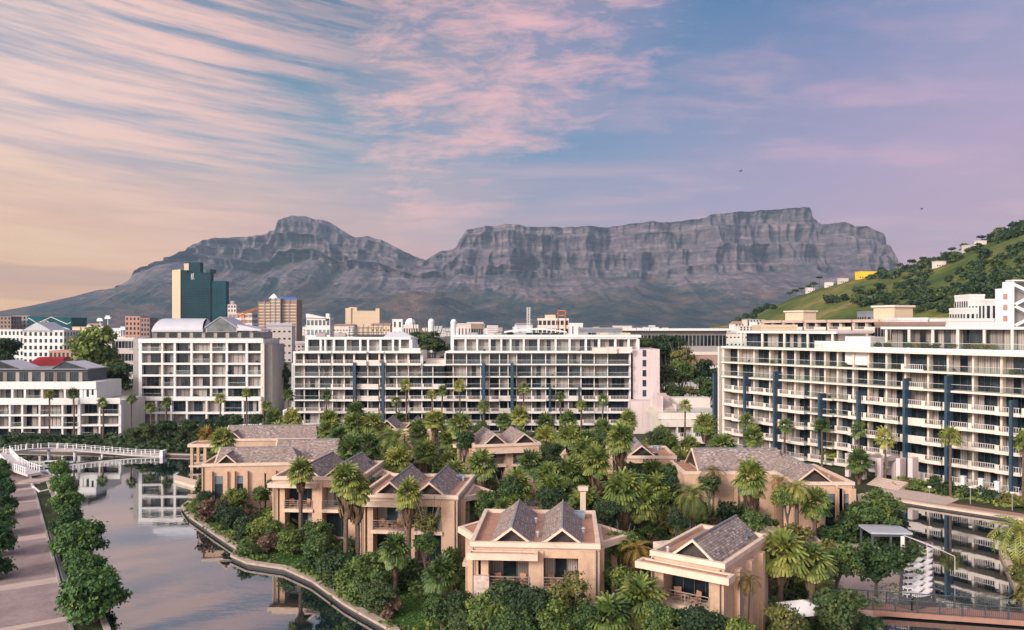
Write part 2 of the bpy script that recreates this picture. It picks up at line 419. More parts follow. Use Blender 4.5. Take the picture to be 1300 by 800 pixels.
M['palm'] = mat_leaf('fan_palm_leaves', [(0.05, (0.031, 0.064, 0.025)), (0.35, (0.106, 0.169, 0.045)), (0.65, (0.282, 0.302, 0.070)), (1.0, (0.565, 0.465, 0.120))], 0.45, 0.4)
M['palmy'] = mat_leaf('yellowing_palm_leaves', [(0.05, (0.071, 0.068, 0.024)), (0.5, (0.247, 0.171, 0.042)), (1.0, (0.441, 0.275, 0.060))], 0.5, 0.3)
M['palmdead'] = mat_leaf('dead_palm_skirt', [(0.05, (0.089, 0.065, 0.046)), (0.5, (0.216, 0.152, 0.098)), (1.0, (0.343, 0.235, 0.143))], 0.8, 0.1)
# ------------------------------------------------------------------ water and ground
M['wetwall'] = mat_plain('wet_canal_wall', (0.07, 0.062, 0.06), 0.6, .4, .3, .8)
def mat_water():
    m = bpy.data.materials.new('canal_water'); m.use_nodes = True; t = NT(m.node_tree)
    g = t.n('ShaderNodeNewGeometry')
    v = t.mapping(g.outputs['Position'], sc=(0.55, 1.6, 1))
    n1 = t.noise(v, 0.9, 3, 0.55); n2 = t.noise(v, 0.10, 2, 0.5)
    hgt = t.math('MULTIPLY', n1, t.maprange(n2, 0.40, 0.65, 0.15, 1.0))
    b = t.n('ShaderNodeBump'); b.inputs['Strength'].default_value = 0.10; b.inputs['Distance'].default_value = 0.05
    t.l(hgt, b.inputs['Height'])
    d = t.n('ShaderNodeBsdfDiffuse'); d.inputs[0].default_value = (0.010, 0.022, 0.026, 1)
    gl = t.n('ShaderNodeBsdfGlossy'); gl.inputs['Roughness'].default_value = 0.02; gl.inputs['Color'].default_value = (0.94, 0.95, 0.97, 1)
    t.l(b.outputs[0], gl.inputs['Normal'])
    fr = t.n('ShaderNodeFresnel'); fr.inputs['IOR'].default_value = 1.6; t.l(b.outputs[0], fr.inputs['Normal'])
    f = t.math('MULTIPLY_ADD', fr.outputs[0], 1.0, 0.27, clamp=True)
    mx = t.n('ShaderNodeMixShader'); t.l(f, mx.inputs[0]); t.l(d.outputs[0], mx.inputs[1]); t.l(gl.outputs[0], mx.inputs[2])
    o = t.n('ShaderNodeOutputMaterial'); t.l(mx.outputs[0], o.inputs[0]); return m
M['water'] = mat_water()
b = MB(); b.face([(-400, 30, .6), (300, 30, .6), (300, 260, .6), (-400, 260, .6)])
tag(b.build('canal_water', M['water']), kind='structure')

def mat_ground():
    m, t, p = principled('garden_and_city_ground', 0.95, 0.1)
    g = t.n('ShaderNodeNewGeometry'); v = g.outputs['Position']
    n1 = t.noise(v, 0.25, 5, 0.6); n2 = t.noise(v, 2.5, 4, 0.6); n3 = t.noise(v, 0.01, 4, 0.6)
    near = t.ramp(n1, [(0.3, (0.022, 0.032, 0.015)), (0.5, (0.035, 0.052, 0.018)), (0.62, (0.065, 0.058, 0.035)), (0.75, (0.11, 0.085, 0.06))])
    near = t.mix(0.4, near, t.ramp(n2, [(0.3, (0.02, 0.03, 0.012)), (0.7, (0.08, 0.08, 0.045))]))
    far = t.ramp(n3, [(0.35, (0.05, 0.065, 0.035)), (0.5, (0.13, 0.12, 0.10)), (0.65, (0.20, 0.17, 0.15))])
    y = t.sep(v)[1]
    t.l(t.mix(t.maprange(y, 150, 260), near, far), p.inputs['Base Color']); return m
M['ground'] = mat_ground()
ISLE_W = [GP(0, 571), GP(120, 574), GP(258, 578), GP(258, 600), GP(252, 628), GP(232, 643), GP(240, 655), GP(270, 676), GP(302, 697), GP(295, 706),
          GP(315, 715), GP(362, 722), GP(398, 738), GP(440, 768), GP(497, 800)]
ISLE_E = [GP(1098, 778), GP(1183, 772), GP(1183, 690), GP(1152, 690), GP(1150, 670), GP(1097, 658), GP(1092, 628)]
PROM = [GP(1092, 628), GP(1180, 642), GP(1300, 660), (110, 62)]
LAND = [(-8600, 8700), (-8600, 168), (-150, 168)] + ISLE_W + [(2, 40), (30, 40), (31, 60)] + ISLE_E + PROM[1:] + [(8600, 62), (8600, 8700)]
def slab_obj(name, poly, z, mat, depth=2.0):
    b = MB(); b.prism(poly, z - depth, z); o = b.build(name, mat); tag(o, kind='structure'); return o
slab_obj('ground', LAND, 1.0, M['ground'])
RB = [(57, 92), (66, 88), (74, 74), (80, 58), (46.5, 58), (48.3, 74.3)]
slab_obj('right_bank_ground', RB, 1.0, M['ground'])
WPX = (-39.0, 59.0)                                    # direction of the promenade
WEST = [(-34.5, 67.5), (-22, 45), (-700, 45), (-700, 152), (-96, 152), (-92, 148), (-81, 137)]
slab_obj('promenade_ground', WEST, 1.0, M['ground'])

def strip(poly, w0, w1):
    """two offset polylines, w positive to the left of the travel direction"""
    out = [[], []]
    n = len(poly)
    for i, p in enumerate(poly):
        a = Vector(poly[max(i-1, 0)]); c = Vector(poly[min(i+1, n-1)]); p = Vector(p)
        d1 = (p - a).normalized() if i > 0 else (c - p).normalized()
        d2 = (c - p).normalized() if i < n-1 else d1
        n1 = Vector((-d1.y, d1.x)); n2 = Vector((-d2.y, d2.x)); nn = (n1 + n2).normalized()
        k = 1.0 / max(0.45, nn.dot(n1))
        out[0].append(p + nn*w0*k); out[1].append(p + nn*w1*k)
    return out
def ribbon(b, poly, w0, w1, z0, z1, m=0):
    A, B = strip(poly, w0, w1)
    for i in range(len(poly) - 1):
        b.hexa([(*A[i], z0), (*A[i+1], z0), (*B[i+1], z0), (*B[i], z0), (*A[i], z1), (*A[i+1], z1), (*B[i+1], z1), (*B[i], z1)], m)
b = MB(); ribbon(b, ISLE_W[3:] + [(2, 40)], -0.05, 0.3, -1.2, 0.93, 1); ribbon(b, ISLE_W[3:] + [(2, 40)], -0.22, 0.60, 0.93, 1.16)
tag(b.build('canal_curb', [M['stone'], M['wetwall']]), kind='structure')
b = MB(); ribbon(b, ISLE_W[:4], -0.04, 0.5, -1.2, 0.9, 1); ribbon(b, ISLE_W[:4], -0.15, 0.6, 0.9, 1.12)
tag(b.build('far_bank_curb', [M['stone'], M['wetwall']]), kind='structure')
b = MB(); ribbon(b, [(31, 60)] + ISLE_E, -0.10, 0.4, -1.2, 1.10)
tag(b.build('east_bank_curb', M['stone']), kind='structure')
b = MB(); ribbon(b, [(-92, 148), (-81, 137), (-34.5, 67.5), (-22, 45)], -0.4, 0.1, -1.2, 1.15)
tag(b.build('promenade_curb', M['stone']), kind='structure')
b = MB(); ribbon(b, [(66, 88), (57, 92), (48.3, 74.3), (46.5, 58)], -0.12, 0.55, -1.2, 1.2)
tag(b.build('right_bank_curb', M['beige_l']), kind='structure')

# right promenade: pale paving, red-brown band, white edge
M['paving'] = mat_plain('pale_paving', (0.46, 0.36, 0.31), 0.9, var=0.15, scale=0.8)
M['redpave'] = mat_plain('red_brick_paving', (0.34, 0.19, 0.145), 0.9, var=0.15, scale=1.2)
b = MB(); ribbon(b, PROM, -0.05, 0.5, -1.2, 0.86, 1); ribbon(b, PROM, -0.2, 0.55, 0.86, 1.14); tag(b.build('promenade_edge', [M['beige_l'], M['wetwall']]), kind='structure')
def inner(poly, w0, w1, z, name, mat):
    A, B = strip(poly, w0, w1); b = MB()
    for i in range(len(poly)-1): b.face([(*A[i], z), (*A[i+1], z), (*B[i+1], z), (*B[i], z)])
    tag(b.build(name, mat), kind='structure')
inner(PROM, 0.55, 1.9, 1.008, 'towpath_paving', M['paving'])
inner([GP(1195, 644), GP(1300, 660), (110, 62)], 1.9, 3.9, 1.008, 'brick_paving', M['redpave'])
inner([GP(1092, 628), GP(1195, 644)], 1.9, 9.0, 1.008, 'entrance_paving', M['paving'])

# left promenade path: grey-mauve brick with pale crossing bands
def mat_path():
    m, t, p = principled('mauve_brick_path', 0.9, 0.15)
    g = t.n('ShaderNodeNewGeometry'); v = t.mapping(g.outputs['Position'], rot=(0, 0, -math.atan2(WPX[0], WPX[1]) * -1))
    br = t.n('ShaderNodeTexBrick'); t.l(v, br.inputs['Vector']); br.inputs['Scale'].default_value = 2.2
    br.inputs['Color1'].default_value = (0.30, 0.225, 0.22, 1); br.inputs['Color2'].default_value = (0.22, 0.165, 0.165, 1); br.inputs['Mortar'].default_value = (0.10, 0.08, 0.08, 1)
    n1 = t.noise(g.outputs['Position'], 0.45, 6, 0.65)
    c = t.mix(t.maprange(n1, 0.35, 0.7), br.outputs['Color'], (0.33, 0.255, 0.245))
    c = t.mix(0.35, c, t.ramp(t.noise(g.outputs['Position'], 4.0, 5, 0.7), [(0.3, (0.17, 0.13, 0.13)), (0.7, (0.38, 0.30, 0.285))]))
    t.l(c, p.inputs['Base Color']); return m
M['path'] = mat_path()
PD = Vector(WPX).normalized(); PN = Vector((-PD.y, PD.x))         # PN points left
PR = Vector((-44.8, 78.0))                                       # a point on the right edge
def PP(s, q): v = PR + PD*s + PN*q; return (v.x, v.y)            # s along, q to the left
S0, S1, WID = -38.0, 74.0, 7.2
b = MB(); b.face([(*PP(S0, 0), 1.008), (*PP(S1, 0), 1.008), (*PP(S1, WID), 1.008), (*PP(S0, WID), 1.008)])
tag(b.build('brick_path', M['path']), kind='structure')
for k, (yy, ww) in enumerate([(610, 1.6), (618, 1.6), (634, 0.9), (680, 2.4), (738, 2.0), (790, 1.2)]):
    gx, gy = GP(60, yy); s0 = (Vector((gx, gy)) - PR).dot(PD)
    b = MB(); b.face([(*PP(s0-ww/2, -0.02), 1.014), (*PP(s0+ww/2, -0.02), 1.014), (*PP(s0+ww/2, WID), 1.014), (*PP(s0-ww/2, WID), 1.014)])
    tag(b.build('paving_band', M['paving']), kind='structure')
b = MB(); ribbon(b, [PP(S0, 0), PP(S1 - 8, 0)], -0.25, 0.0, 0.9, 1.13); tag(b.build('path_kerb', M['grey']), kind='structure')

# ------------------------------------------------------------------ numpy noise
def _h(ix, iy, s):
    n = (ix.astype(np.int64) * 374761393 + iy.astype(np.int64) * 668265263 + s * 1442695041) & 0xffffffff
    n = ((n ^ (n >> 13)) * 1274126177) & 0xffffffff
    return ((n ^ (n >> 16)) & 0xffff) / 65535.0
def vn(x, y, s=0):
    ix = np.floor(x); iy = np.floor(y); fx = x - ix; fy = y - iy
    fx = fx*fx*(3-2*fx); fy = fy*fy*(3-2*fy)
    a = _h(ix, iy, s); b_ = _h(ix+1, iy, s); c = _h(ix, iy+1, s); d = _h(ix+1, iy+1, s)
    return (a*(1-fx)+b_*fx)*(1-fy) + (c*(1-fx)+d*fx)*fy
def fbm(x, y, o=5, s=0, r=0.5):
    t = 0; a = 1.0; n = 0
    for k in range(o): t = t + a*vn(x*2**k, y*2**k, s+k*17); n += a; a *= r
    return t / n
def ridged(x, y, o=4, s=0):
    t = 0; a = 1.0; n = 0
    for k in range(o): t = t + a*(1-np.abs(2*vn(x*2**k, y*2**k, s+k*31)-1)); n += a; a *= 0.5
    return t / n
def grid_mesh(name, Px, Py, Pz, mat, smooth=False):
    nr, nc = Px.shape
    me = bpy.data.meshes.new(name)
    co = np.stack([Px, Py, Pz], -1).reshape(-1, 3).astype(np.float32)
    idx = np.arange(nr*nc).reshape(nr, nc)
    q = np.stack([idx[:-1, :-1], idx[:-1, 1:], idx[1:, 1:], idx[1:, :-1]], -1).reshape(-1, 4)
    me.vertices.add(len(co)); me.vertices.foreach_set('co', co.ravel())
    me.loops.add(q.size); me.loops.foreach_set('vertex_index', q.ravel().astype(np.int32))
    me.polygons.add(len(q)); me.polygons.foreach_set('loop_start', (np.arange(len(q))*4).astype(np.int32))
    me.polygons.foreach_set('loop_total', np.full(len(q), 4, np.int32))
    if smooth: me.polygons.foreach_set('use_smooth', np.ones(len(q), bool))
    me.update(calc_edges=True); me.materials.append(mat)
    return link_mesh(name, me)

# ------------------------------------------------------------------ the flat-topped mountain
SKY = [(-200, 414), (-60, 412), (60, 401), (100, 388), (142, 377), (180, 366), (193, 360), (203, 349), (216, 340), (235, 331), (254, 325), (262, 317), (270, 312), (290, 305), (315, 302), (330, 301), (350, 299), (356, 293),
       (362, 290), (368, 280), (374, 276), (388, 276), (400, 279), (420, 283), (436, 294), (450, 301), (468, 300), (485, 305), (505, 315), (524, 324), (541, 331),
       (548, 325), (562, 319), (580, 316), (585, 306), (594, 295), (610, 291), (640, 287), (665, 290), (700, 289), (760, 288), (800, 285), (850, 283), (890, 280), (896, 276),
       (930, 272), (965, 268), (1000, 266), (1016, 265), (1024, 266), (1030, 278), (1040, 286), (1062, 286), (1075, 291), (1090, 290), (1100, 297), (1108, 299), (1114, 310),
       (1119, 326), (1130, 345), (1180, 372), (1240, 392), (1400, 405), (1700, 412)]
def mat_rock():
    m, t, p = principled('banded_sandstone_cliffs', 0.95, 0.05)
    g = t.n('ShaderNodeNewGeometry'); v = g.outputs['Position']
    at = t.n('ShaderNodeAttribute', attribute_name='cliff')
    strata = t.noise(t.mapping(v, sc=(0.0025, 0.0025, 0.034)), 1.0, 8, 0.75)
    n1 = t.noise(v, 0.004, 6, 0.65); n2 = t.noise(v, 0.02, 4, 0.7)
    rock = t.ramp(t.math('MULTIPLY_ADD', strata, 0.7, t.math('MULTIPLY', n2, 0.3)),
                  [(0.30, (0.025, 0.028, 0.042)), (0.43, (0.080, 0.072, 0.088)), (0.54, (0.17, 0.135, 0.145)), (0.66, (0.36, 0.265, 0.25))])
    veg = t.ramp(n1, [(0.33, (0.020, 0.035, 0.044)), (0.48, (0.050, 0.060, 0.062)), (0.60, (0.12, 0.085, 0.072)), (0.72, (0.24, 0.16, 0.13))])
    f = t.math('ADD', at.outputs['Fac'], t.math('MULTIPLY', t.math('SUBTRACT', n2, 0.5), 0.9))
    t.l(t.mix(t.maprange(f, 0.35, 0.62), veg, rock), p.inputs['Base Color'])
    b = t.n('ShaderNodeBump'); b.inputs['Strength'].default_value = 1.0; b.inputs['Distance'].default_value = 20.0
    t.l(t.math('MULTIPLY_ADD', strata, 0.8, n2), b.inputs['Height']); t.l(b.outputs[0], p.inputs['Normal'])
    return m
M['rock'] = mat_rock()
def build_mountain():
    YR = 6500.0
    nx, nt = 1500, 330
    xs = np.linspace((-180-650)*YR/F, (1650-650)*YR/F, nx)
    px = xs*F/YR + 650
    S = H + (HY - np.interp(px, [a for a, _ in SKY], [c for _, c in SKY]))*YR/F
    S = S + (fbm(xs/60, xs*0+3.3, 4, 5)-0.5)*16*np.clip(S/400, 0, 1)
    S = np.maximum(S, 12)
    T = np.linspace(0, 1, nt)[:, None]; X = np.repeat(xs[None, :], nt, 0)
    # share of the height taken by the cliffs: large on the plateau, less on the peak and its tail
    cl = np.interp(px, [-200, 150, 260, 360, 430, 520, 570, 600, 900, 1120, 1135, 1300], [0.0, 0.02, 0.25, 0.45, 0.42, 0.34, 0.42, 0.52, 0.55, 0.58, 0.4, 0.1])
    cl = cl + (fbm(xs/500, xs*0+9.1, 3, 8)-0.5)*0.14; cl = np.clip(cl, 0.0, 0.7)
    Cb = 1 - cl
    s = np.clip(T/0.55, 0, 1); c = np.clip((T-0.55)/0.35, 0, 1); k = np.clip((T-0.90)/0.10, 0, 1)
    wob = (fbm(X/260 + 5, s*3, 4, 12)-0.5)
    zl = Cb[None, :]*S[None, :]*(0.25*s + 0.75*s**2.1)
    stairs = c + 0.055*np.sin(c*2*np.pi*3.0 + X/1500)
    z = np.where(T <= 0.55, zl, Cb[None, :]*S[None, :] + cl[None, :]*S[None, :]*np.clip(stairs, 0, 1))
    z = np.where(T > 0.90, S[None, :] - 25*k, z)
    Y = np.where(T <= 0.55, 3700 + 2330*s, 6030 + 420*(c + 0.10*np.sin(c*2*np.pi*3.0+2.4 + X/1500)))
    Y = np.where(T > 0.90, 6450 + 1500*k, Y)
    hk = np.clip(S/600, 0, 1)[None, :]
    warp = 90*(fbm(X/400, T*4, 3, 40)-0.5)
    r1 = ridged((X+warp+260*s)/760, T*1.1, 2, 3); r2 = ridged((X+warp*2.2)/270, T*3.5, 3, 21); r3 = 0.5*fbm(X/60, T*14, 4, 33) + 0.5*ridged((X+warp*.5)/75, T*5.0, 3, 55)
    amp1 = np.where(T <= 0.55, 900*np.sin(np.clip(s, 0, 1)*np.pi*0.62)**1.2, 820*(1-0.62*c))
    vary = 0.35+1.1*fbm(X/900, T*2.5, 3, 77)
    amp2 = vary*np.where(T <= 0.55, 400*s, 400*(1-0.45*c)); amp3 = np.where(T <= 0.55, 110*s, 150)
    fade = 1 - k
    Y = Y - hk*fade*(amp1*(r1-0.55) + amp2*(r2-0.5) + amp3*(r3-0.5))
    z = z + hk*np.sin(np.clip(s, 0, 1)*np.pi)*26*(fbm(X/90, Y/90, 5, 61)-0.5)*(T <= 0.55)
    # low red spurs before the saddle
    zf = 215*np.exp(-((X+560)/430)**2 - ((Y-4700)/420)**2) + 150*np.exp(-((X+1500)/500)**2 - ((Y-4600)/380)**2) + 110*np.exp(-((X-700)/800)**2 - ((Y-4500)/400)**2)
    z = np.maximum(z, zf*(0.8+0.4*fbm(X/150, Y/150, 4, 71)))
    o = grid_mesh('mountain', X, Y, z + 0.2, M['rock'])
    a = o.data.attributes.new('cliff', 'FLOAT', 'POINT')
    cm = np.where(T <= 0.55, np.clip((s-0.35)*0.8, 0, 0.45) + 0.7*(r2-0.5)*s + 0.4*(r1-.5)*s, 0.5+0.4*np.clip(c*3, 0, 1)) * np.ones_like(X)
    cm = np.where(T > 0.9, 0.5, cm) * np.clip(hk*1.3, 0, 1)
    a.data.foreach_set('value', cm.astype(np.float32).ravel())
    tag(o, kind='structure')
build_mountain()

# ------------------------------------------------------------------ the green hill on the right
HSKY = [(900, 414), (930, 411), (950, 404), (970, 395), (1000, 381), (1040, 366), (1080, 354), (1105, 349), (1130, 347), (1160, 340), (1200, 328), (1250, 309), (1300, 290),
        (1400, 255), (1500, 230), (1700, 215), (1900, 220)]
def hill_yr(p): return np.interp(p, [900, 1000, 1130, 1300, 1900], [1000, 930, 860, 720, 650])
def hill_z(p, Y):
    yr = hill_yr(p); S = H + (HY - np.interp(p, [a for a, _ in HSKY], [c for _, c in HSKY]))*yr/F
    y0 = np.interp(p, [900, 1150, 1300, 1900], [620, 400, 330, 300])
    s = np.clip((Y-y0)/(yr-y0), 0, 1); back = np.clip((Y-yr)/600, 0, 1)
    z = 6 + (S-6)*(0.75*s+0.25*s*s*(3-2*s)) - back*S*0.5
    X = (p-650)*Y/F
    return z + 5.0*(fbm(X/40, Y/60, 4, 5)-0.5)*np.sin(s*np.pi)
def mat_hill():
    m, t, p = principled('hill_grass_and_scrub', 0.95, 0.05)
    g = t.n('ShaderNodeNewGeometry'); v = g.outputs['Position']
    n1 = t.noise(v, 0.014, 5, 0.6); n2 = t.noise(v, 0.12, 5, 0.7)
    c = t.ramp(n1, [(0.30, (0.035, 0.055, 0.020)), (0.45, (0.085, 0.115, 0.030)), (0.58, (0.155, 0.150, 0.045)), (0.72, (0.26, 0.20, 0.10))])
    c = t.mix(t.maprange(n2, 0.45, 0.72), c, (0.045, 0.065, 0.022)); t.l(c, p.inputs['Base Color'])
    return m
M['hill'] = mat_hill()
pc = np.linspace(900, 1900, 300)[None, :]; tt = np.linspace(0, 1, 120)[:, None]
yr_ = hill_yr(pc); y0_ = np.interp(pc, [900, 1150, 1300, 1900], [620, 400, 330, 300])
Yh = y0_ + (yr_ + 500 - y0_)*tt; Ph = pc*np.ones_like(tt)
tag(grid_mesh('hill', (Ph-650)*Yh/F, Yh, hill_z(Ph, Yh), M['hill'], True), kind='structure')

# ------------------------------------------------------------------ haze
b = MB(); b.box(-8900, 8900, -400, 9200, -3.5, 1075)
hz = bpy.data.materials.new('haze_air'); hz.use_nodes = True; t = NT(hz.node_tree)
pv = t.n('ShaderNodeVolumePrincipled'); pv.inputs['Density'].default_value = 5.2e-5; pv.inputs['Color'].default_value = (0.48, 0.76, 1.0, 1)
pv.inputs['Anisotropy'].default_value = 0.2
o = t.n('ShaderNodeOutputMaterial'); t.l(pv.outputs[0], o.inputs['Volume'])
tag(b.build('haze', hz), kind='stuff')
# ------------------------------------------------------------------ windows, railings, facades
WCACHE = {}
def win_mb(b, w_, h, var, seed, frame=0.06, dark=True, x=0.0, y=0.0, z=0.0):
    """glazing in the plane y, facing -y: slots 0 frame, 1 glass, 2 curtain"""
    r = random.Random(seed)
    n = max(1, round(w_/1.05)); pw_ = w_/n
    st = var % 5
    for i in range(n):
        a0 = x + i*pw_; a1 = a0 + pw_
        if st == 0: cu = False
        elif st == 1: cu = r.random() < 0.35
        elif st == 2: cu = r.random() < 0.65
        elif st == 3: cu = True
        else: cu = i in (0, n-1)
        yy = y + (0.0 if i % 2 else 0.03)
        b.face([(a0, yy, z), (a1, yy, z), (a1, yy, z+h), (a0, yy, z+h)], 2 if cu else 1)
        if i: b.box(a0-frame/2, a0+frame/2, y-0.05, y+0.02, z, z+h, 0)
    b.box(x, x+w_, y-0.05, y+0.02, z+h-frame, z+h, 0)
    b.box(x, x+frame, y-0.05, y+0.02, z, z+h-frame-0.002, 0); b.box(x+w_-frame, x+w_, y-0.05, y+0.02, z, z+h-frame-0.002, 0)
def win_mats(dark=True): return [M['dgrey'] if dark else M['white2'], M['glass'], M['curtain']]
def window(parent, x, y, z, w_, h, var=None, dark=True, name='window'):
    if var is None: var = rng.randrange(5)
    k = (round(w_, 2), round(h, 2), var, dark)
    if k not in WCACHE:
        b = MB(); win_mb(b, w_, h, var, hash(k) & 0xffff, dark=dark); WCACHE[k] = b.mesh('window', win_mats(dark))
    o = link_mesh(name, WCACHE[k], parent); o.location = (x, y, z); return o
def rail_mb(b, w_, typ, x=0.0, y=0.0, z=0.0):
    if typ == 'bars':
        b.box(x, x+w_, y-0.04, y+0.04, z+0.98, z+1.06, 0)
        n = max(2, int(w_/0.34))
        for i in range(n): xx = x + (i+0.5)*w_/n; b.box(xx-0.04, xx+0.04, y-0.02, y+0.02, z+0.06, z+0.98, 0)
        b.box(x, x+w_, y-0.05, y+0.05, z+0.0, z+0.24, 2); b.box(x, x+min(.55, w_*.2), y-0.06, y+0.06, z+.241, z+1.06, 2)
    elif typ == 'glass':
        b.box(x, x+w_, y-0.03, y+0.03, z+0.98, z+1.04, 0); b.face([(x, y, z), (x+w_, y, z), (x+w_, y, z+0.98), (x, y, z+0.98)], 1)
    elif typ == 'wire':
        for zz in (0.25, 0.5, 0.75): b.box(x, x+w_, y-0.012, y+0.012, z+zz, z+zz+0.024, 0)
        b.box(x, x+w_, y-0.03, y+0.03, z+1.0, z+1.05, 0)
        n = max(1, int(w_/1.6))
        for i in range(n+1): xx = x + i*w_/n; b.box(xx-0.025, xx+0.025, y-0.02, y+0.02, z, z+1.0, 0)
    else:
        b.box(x, x+w_, y-0.08, y+0.08, z, z+1.0, 2)
RC = {}
M['railmetal'] = mat_plain('pale_grey_rail', (0.52, 0.48, 0.47), 0.5, var=0.1)
def railing(parent, x, y, z, w_, typ):
    k = (round(w_, 2), typ)
    if k not in RC:
        b = MB(); rail_mb(b, w_, typ); RC[k] = b.mesh('balcony_railing', [M['railmetal'] if typ != 'wire' else M['grey'], M['railglass'], M['white2']])
    o = link_mesh('balcony_railing' if typ != 'solid' else 'balcony_parapet', RC[k], parent); o.location = (x, y, z); return o

def facade(root, bays, floors, rd=1.6, depth=14.0, style=None, seed=1, mat='white', recm='white2', y0=0.0, cols=True, wincap=[0], last=True, x_off=0.0, roof_z=None, slab_t=0.30, proj=None, colw=0.32, coly=0.06):
    """bays: widths; floors: slab-top heights from the bottom, the last entry is the roof line.
       style(i, j) -> dict(rail=, out=, var=, skip=)"""
    r = random.Random(seed)
    xs = [x_off]
    for wd in bays: xs.append(xs[-1] + wd)
    W = xs[-1] - x_off
    b = MB(); b.box(xs[0]+0.02, xs[-1]-0.02, y0+rd+0.12, y0+depth, floors[0]-1.0, floors[-1]-0.05); b.build('wall', M[recm], root)
    for j, z in enumerate(floors):
        b = MB(); t_ = slab_t if j < len(floors)-1 else slab_t + 0.15
        for i in range(len(bays)):
            st = style(i, min(j, len(floors)-2)) if style else {}
            if st.get('skip') and j == len(floors)-1: continue
            o_ = st.get('out', 0.0)
            b.box(xs[i]+(0.001 if i else 0), xs[i+1], y0-o_-0.05, y0+rd+0.115, z-t_, z)
        b.build('floor_slab' if j < len(floors)-1 else 'roof_slab', M[mat], root)
    for i, x in enumerate(xs):
        b = MB(); f = 0 if i < len(bays) else 1
        cw = colw*(1.5 if i in (0, len(bays)) else 1.0)
        b.box(x-cw/2, x+cw/2, y0+(coly if 0 < i < len(bays) else .06), y0+rd+0.10, floors[0]-0.9, floors[-1]-slab_t-0.16)
        b.build('column', M[recm if (i % 3 == 1) else mat], root)
    stuffw = MB(); stuffr = MB(); nr = [0]
    for j in range(len(floors)-2, -1, -1):
        z = floors[j]; h = floors[j+1]-z-slab_t-0.02
        for i, wd in enumerate(bays):
            st = style(i, j) if style else {}
            if st.get('skip'): continue
            var = st.get('var', r.choice([0, 0, 0, 1, 1, 4, 2, 3]))
            xx = xs[i]+colw/2+0.02; ww = wd-colw-0.04
            if wincap[0] < 98:
                window(root, xx, y0+rd+0.06, z, round(ww, 2), h, var); wincap[0] += 1
            else: win_mb(stuffw, ww, h, var, r.randrange(999), x=xx, y=y0+rd+0.06, z=z)
            rt = st.get('rail', 'bars'); o_ = st.get('out', 0.0)
            if rt and rt != 'none':
                if nr[0] < 98: railing(root, xs[i]+0.05, y0-o_+0.04, z+0.002, round(wd-0.1, 2), rt); nr[0] += 1
                else: rail_mb(stuffr, wd-0.1, rt, x=xs[i]+0.05, y=y0-o_+0.04, z=z+0.002)
    if stuffw.v: tag(stuffw.build('window', win_mats(), root), kind='stuff')
    if stuffr.v: tag(stuffr.build('balcony_railing', [M['railmetal'], M['railglass'], M['white2']], root), kind='stuff')
    return xs
def part(root, name, mat, *boxes):
    b = MB()
    for q in boxes: b.box(*q)
    return b.build(name, M[mat] if isinstance(mat, str) else mat, root)

# ---- white block on the left waterfront, gridded facade (px 172-335, Y 200)
def X_(px, Y): return (px-650)*Y/F
Y0 = 200.0
def lx(px, root_px, Y): return (px-root_px)*Y/F
rt = empty('apartment_block', (X_(171, Y0), Y0, 0), 0, 'tall white gridded apartment block with a grey vaulted metal rooftop, beyond the water', 'building')
cap = [0]
lowc = [171, 198, 217, 237, 262, 283, 308, 330]; upc = [175, 203, 219, 240.5, 265.5, 285.5, 311, 331]
def st1(i, j): return dict(rail='glass' if (i*3+j) % 4 == 0 else 'none', out=0.0, var=rng.choice([0, 1, 1, 2, 2, 3, 4]))
facade(rt, [(lowc[i+1]-lowc[i])*.2 for i in range(7)], [2.2, 5.4, 8.9], 1.1, 16, st1, 3, 'white', 'white2', 0.0, wincap=cap, colw=0.5, slab_t=0.55)
facade(rt, [(upc[i+1]-upc[i])*.2 for i in range(7)], [9.0, 11.8, 14.8, 17.8, 20.8, 23.9], 1.0, 15, st1, 4, 'white', 'white2', 1.2, wincap=cap, x_off=.8, colw=0.55, slab_t=0.5)
part(rt, 'parapet', 'white', (.4, 32.3, 1.05, 1.3, 22.9, 24.0), (0, 32, -0.1, 1.14, 8.3, 9.25))
xo = .8
def gl(root, x0, x1, y, z0, z1, var=0):
    n = max(1, round((x1-x0)/3.2)); w1 = (x1-x0)/n
    for i in range(n): window(root, x0+i*w1, y, z0, round(w1, 2), round(z1-z0, 2), var)
part(rt, 'penthouse', 'grey', (2.8, 31, 3.8, 13, 23.9, 25.7))
gl(rt, 3, 31, 3.7, 24.2, 25.6, 1)
b = MB()                                            # vaulted roof, left
P = [(2.6, 25.7), (2.6, 26.4), (3.3, 28.4), (4.2, 29.4), (5.0, 29.6)]
for k in range(9):
    a0, a1 = k/9*math.pi/2, (k+1)/9*math.pi/2
    y0_, z0_ = 3.2+4.5*(1-math.cos(a0)), 26.0+3.2*math.sin(a0); y1_, z1_ = 3.2+4.5*(1-math.cos(a1)), 26.0+3.2*math.sin(a1)
    sx = k*0.18
    b.face([(2.8+sx, y0_, z0_), (16.0-sx*0.3, y0_, z0_), (16.0-sx*0.3-.05, y1_, z1_), (2.8+sx+.18, y1_, z1_)])
b.face([(4.4, 7.7, 29.2), (15.5, 7.7, 29.2), (15.5, 13, 25.7), (3, 13, 25.7)])
b.box(2.8, 16, 3.3, 13, 25.7, 26.0)
b.face([(16, 3.2, 26), (15.5, 7.7, 29.2), (16, 13, 25.9)]); b.face([(2.8, 3.2, 26), (2.8, 13, 25.9), (4.4, 7.7, 29.2)])
b.build('vaulted_roof', M['metalroof'], rt)
b = MB()                                            # glazed gable
b.face([(17, 3.2, 25.8), (24.6, 3.2, 25.8), (24.6, 3.2, 26.9), (20.6, 3.2, 29.4), (17, 3.2, 26.9)], 1)
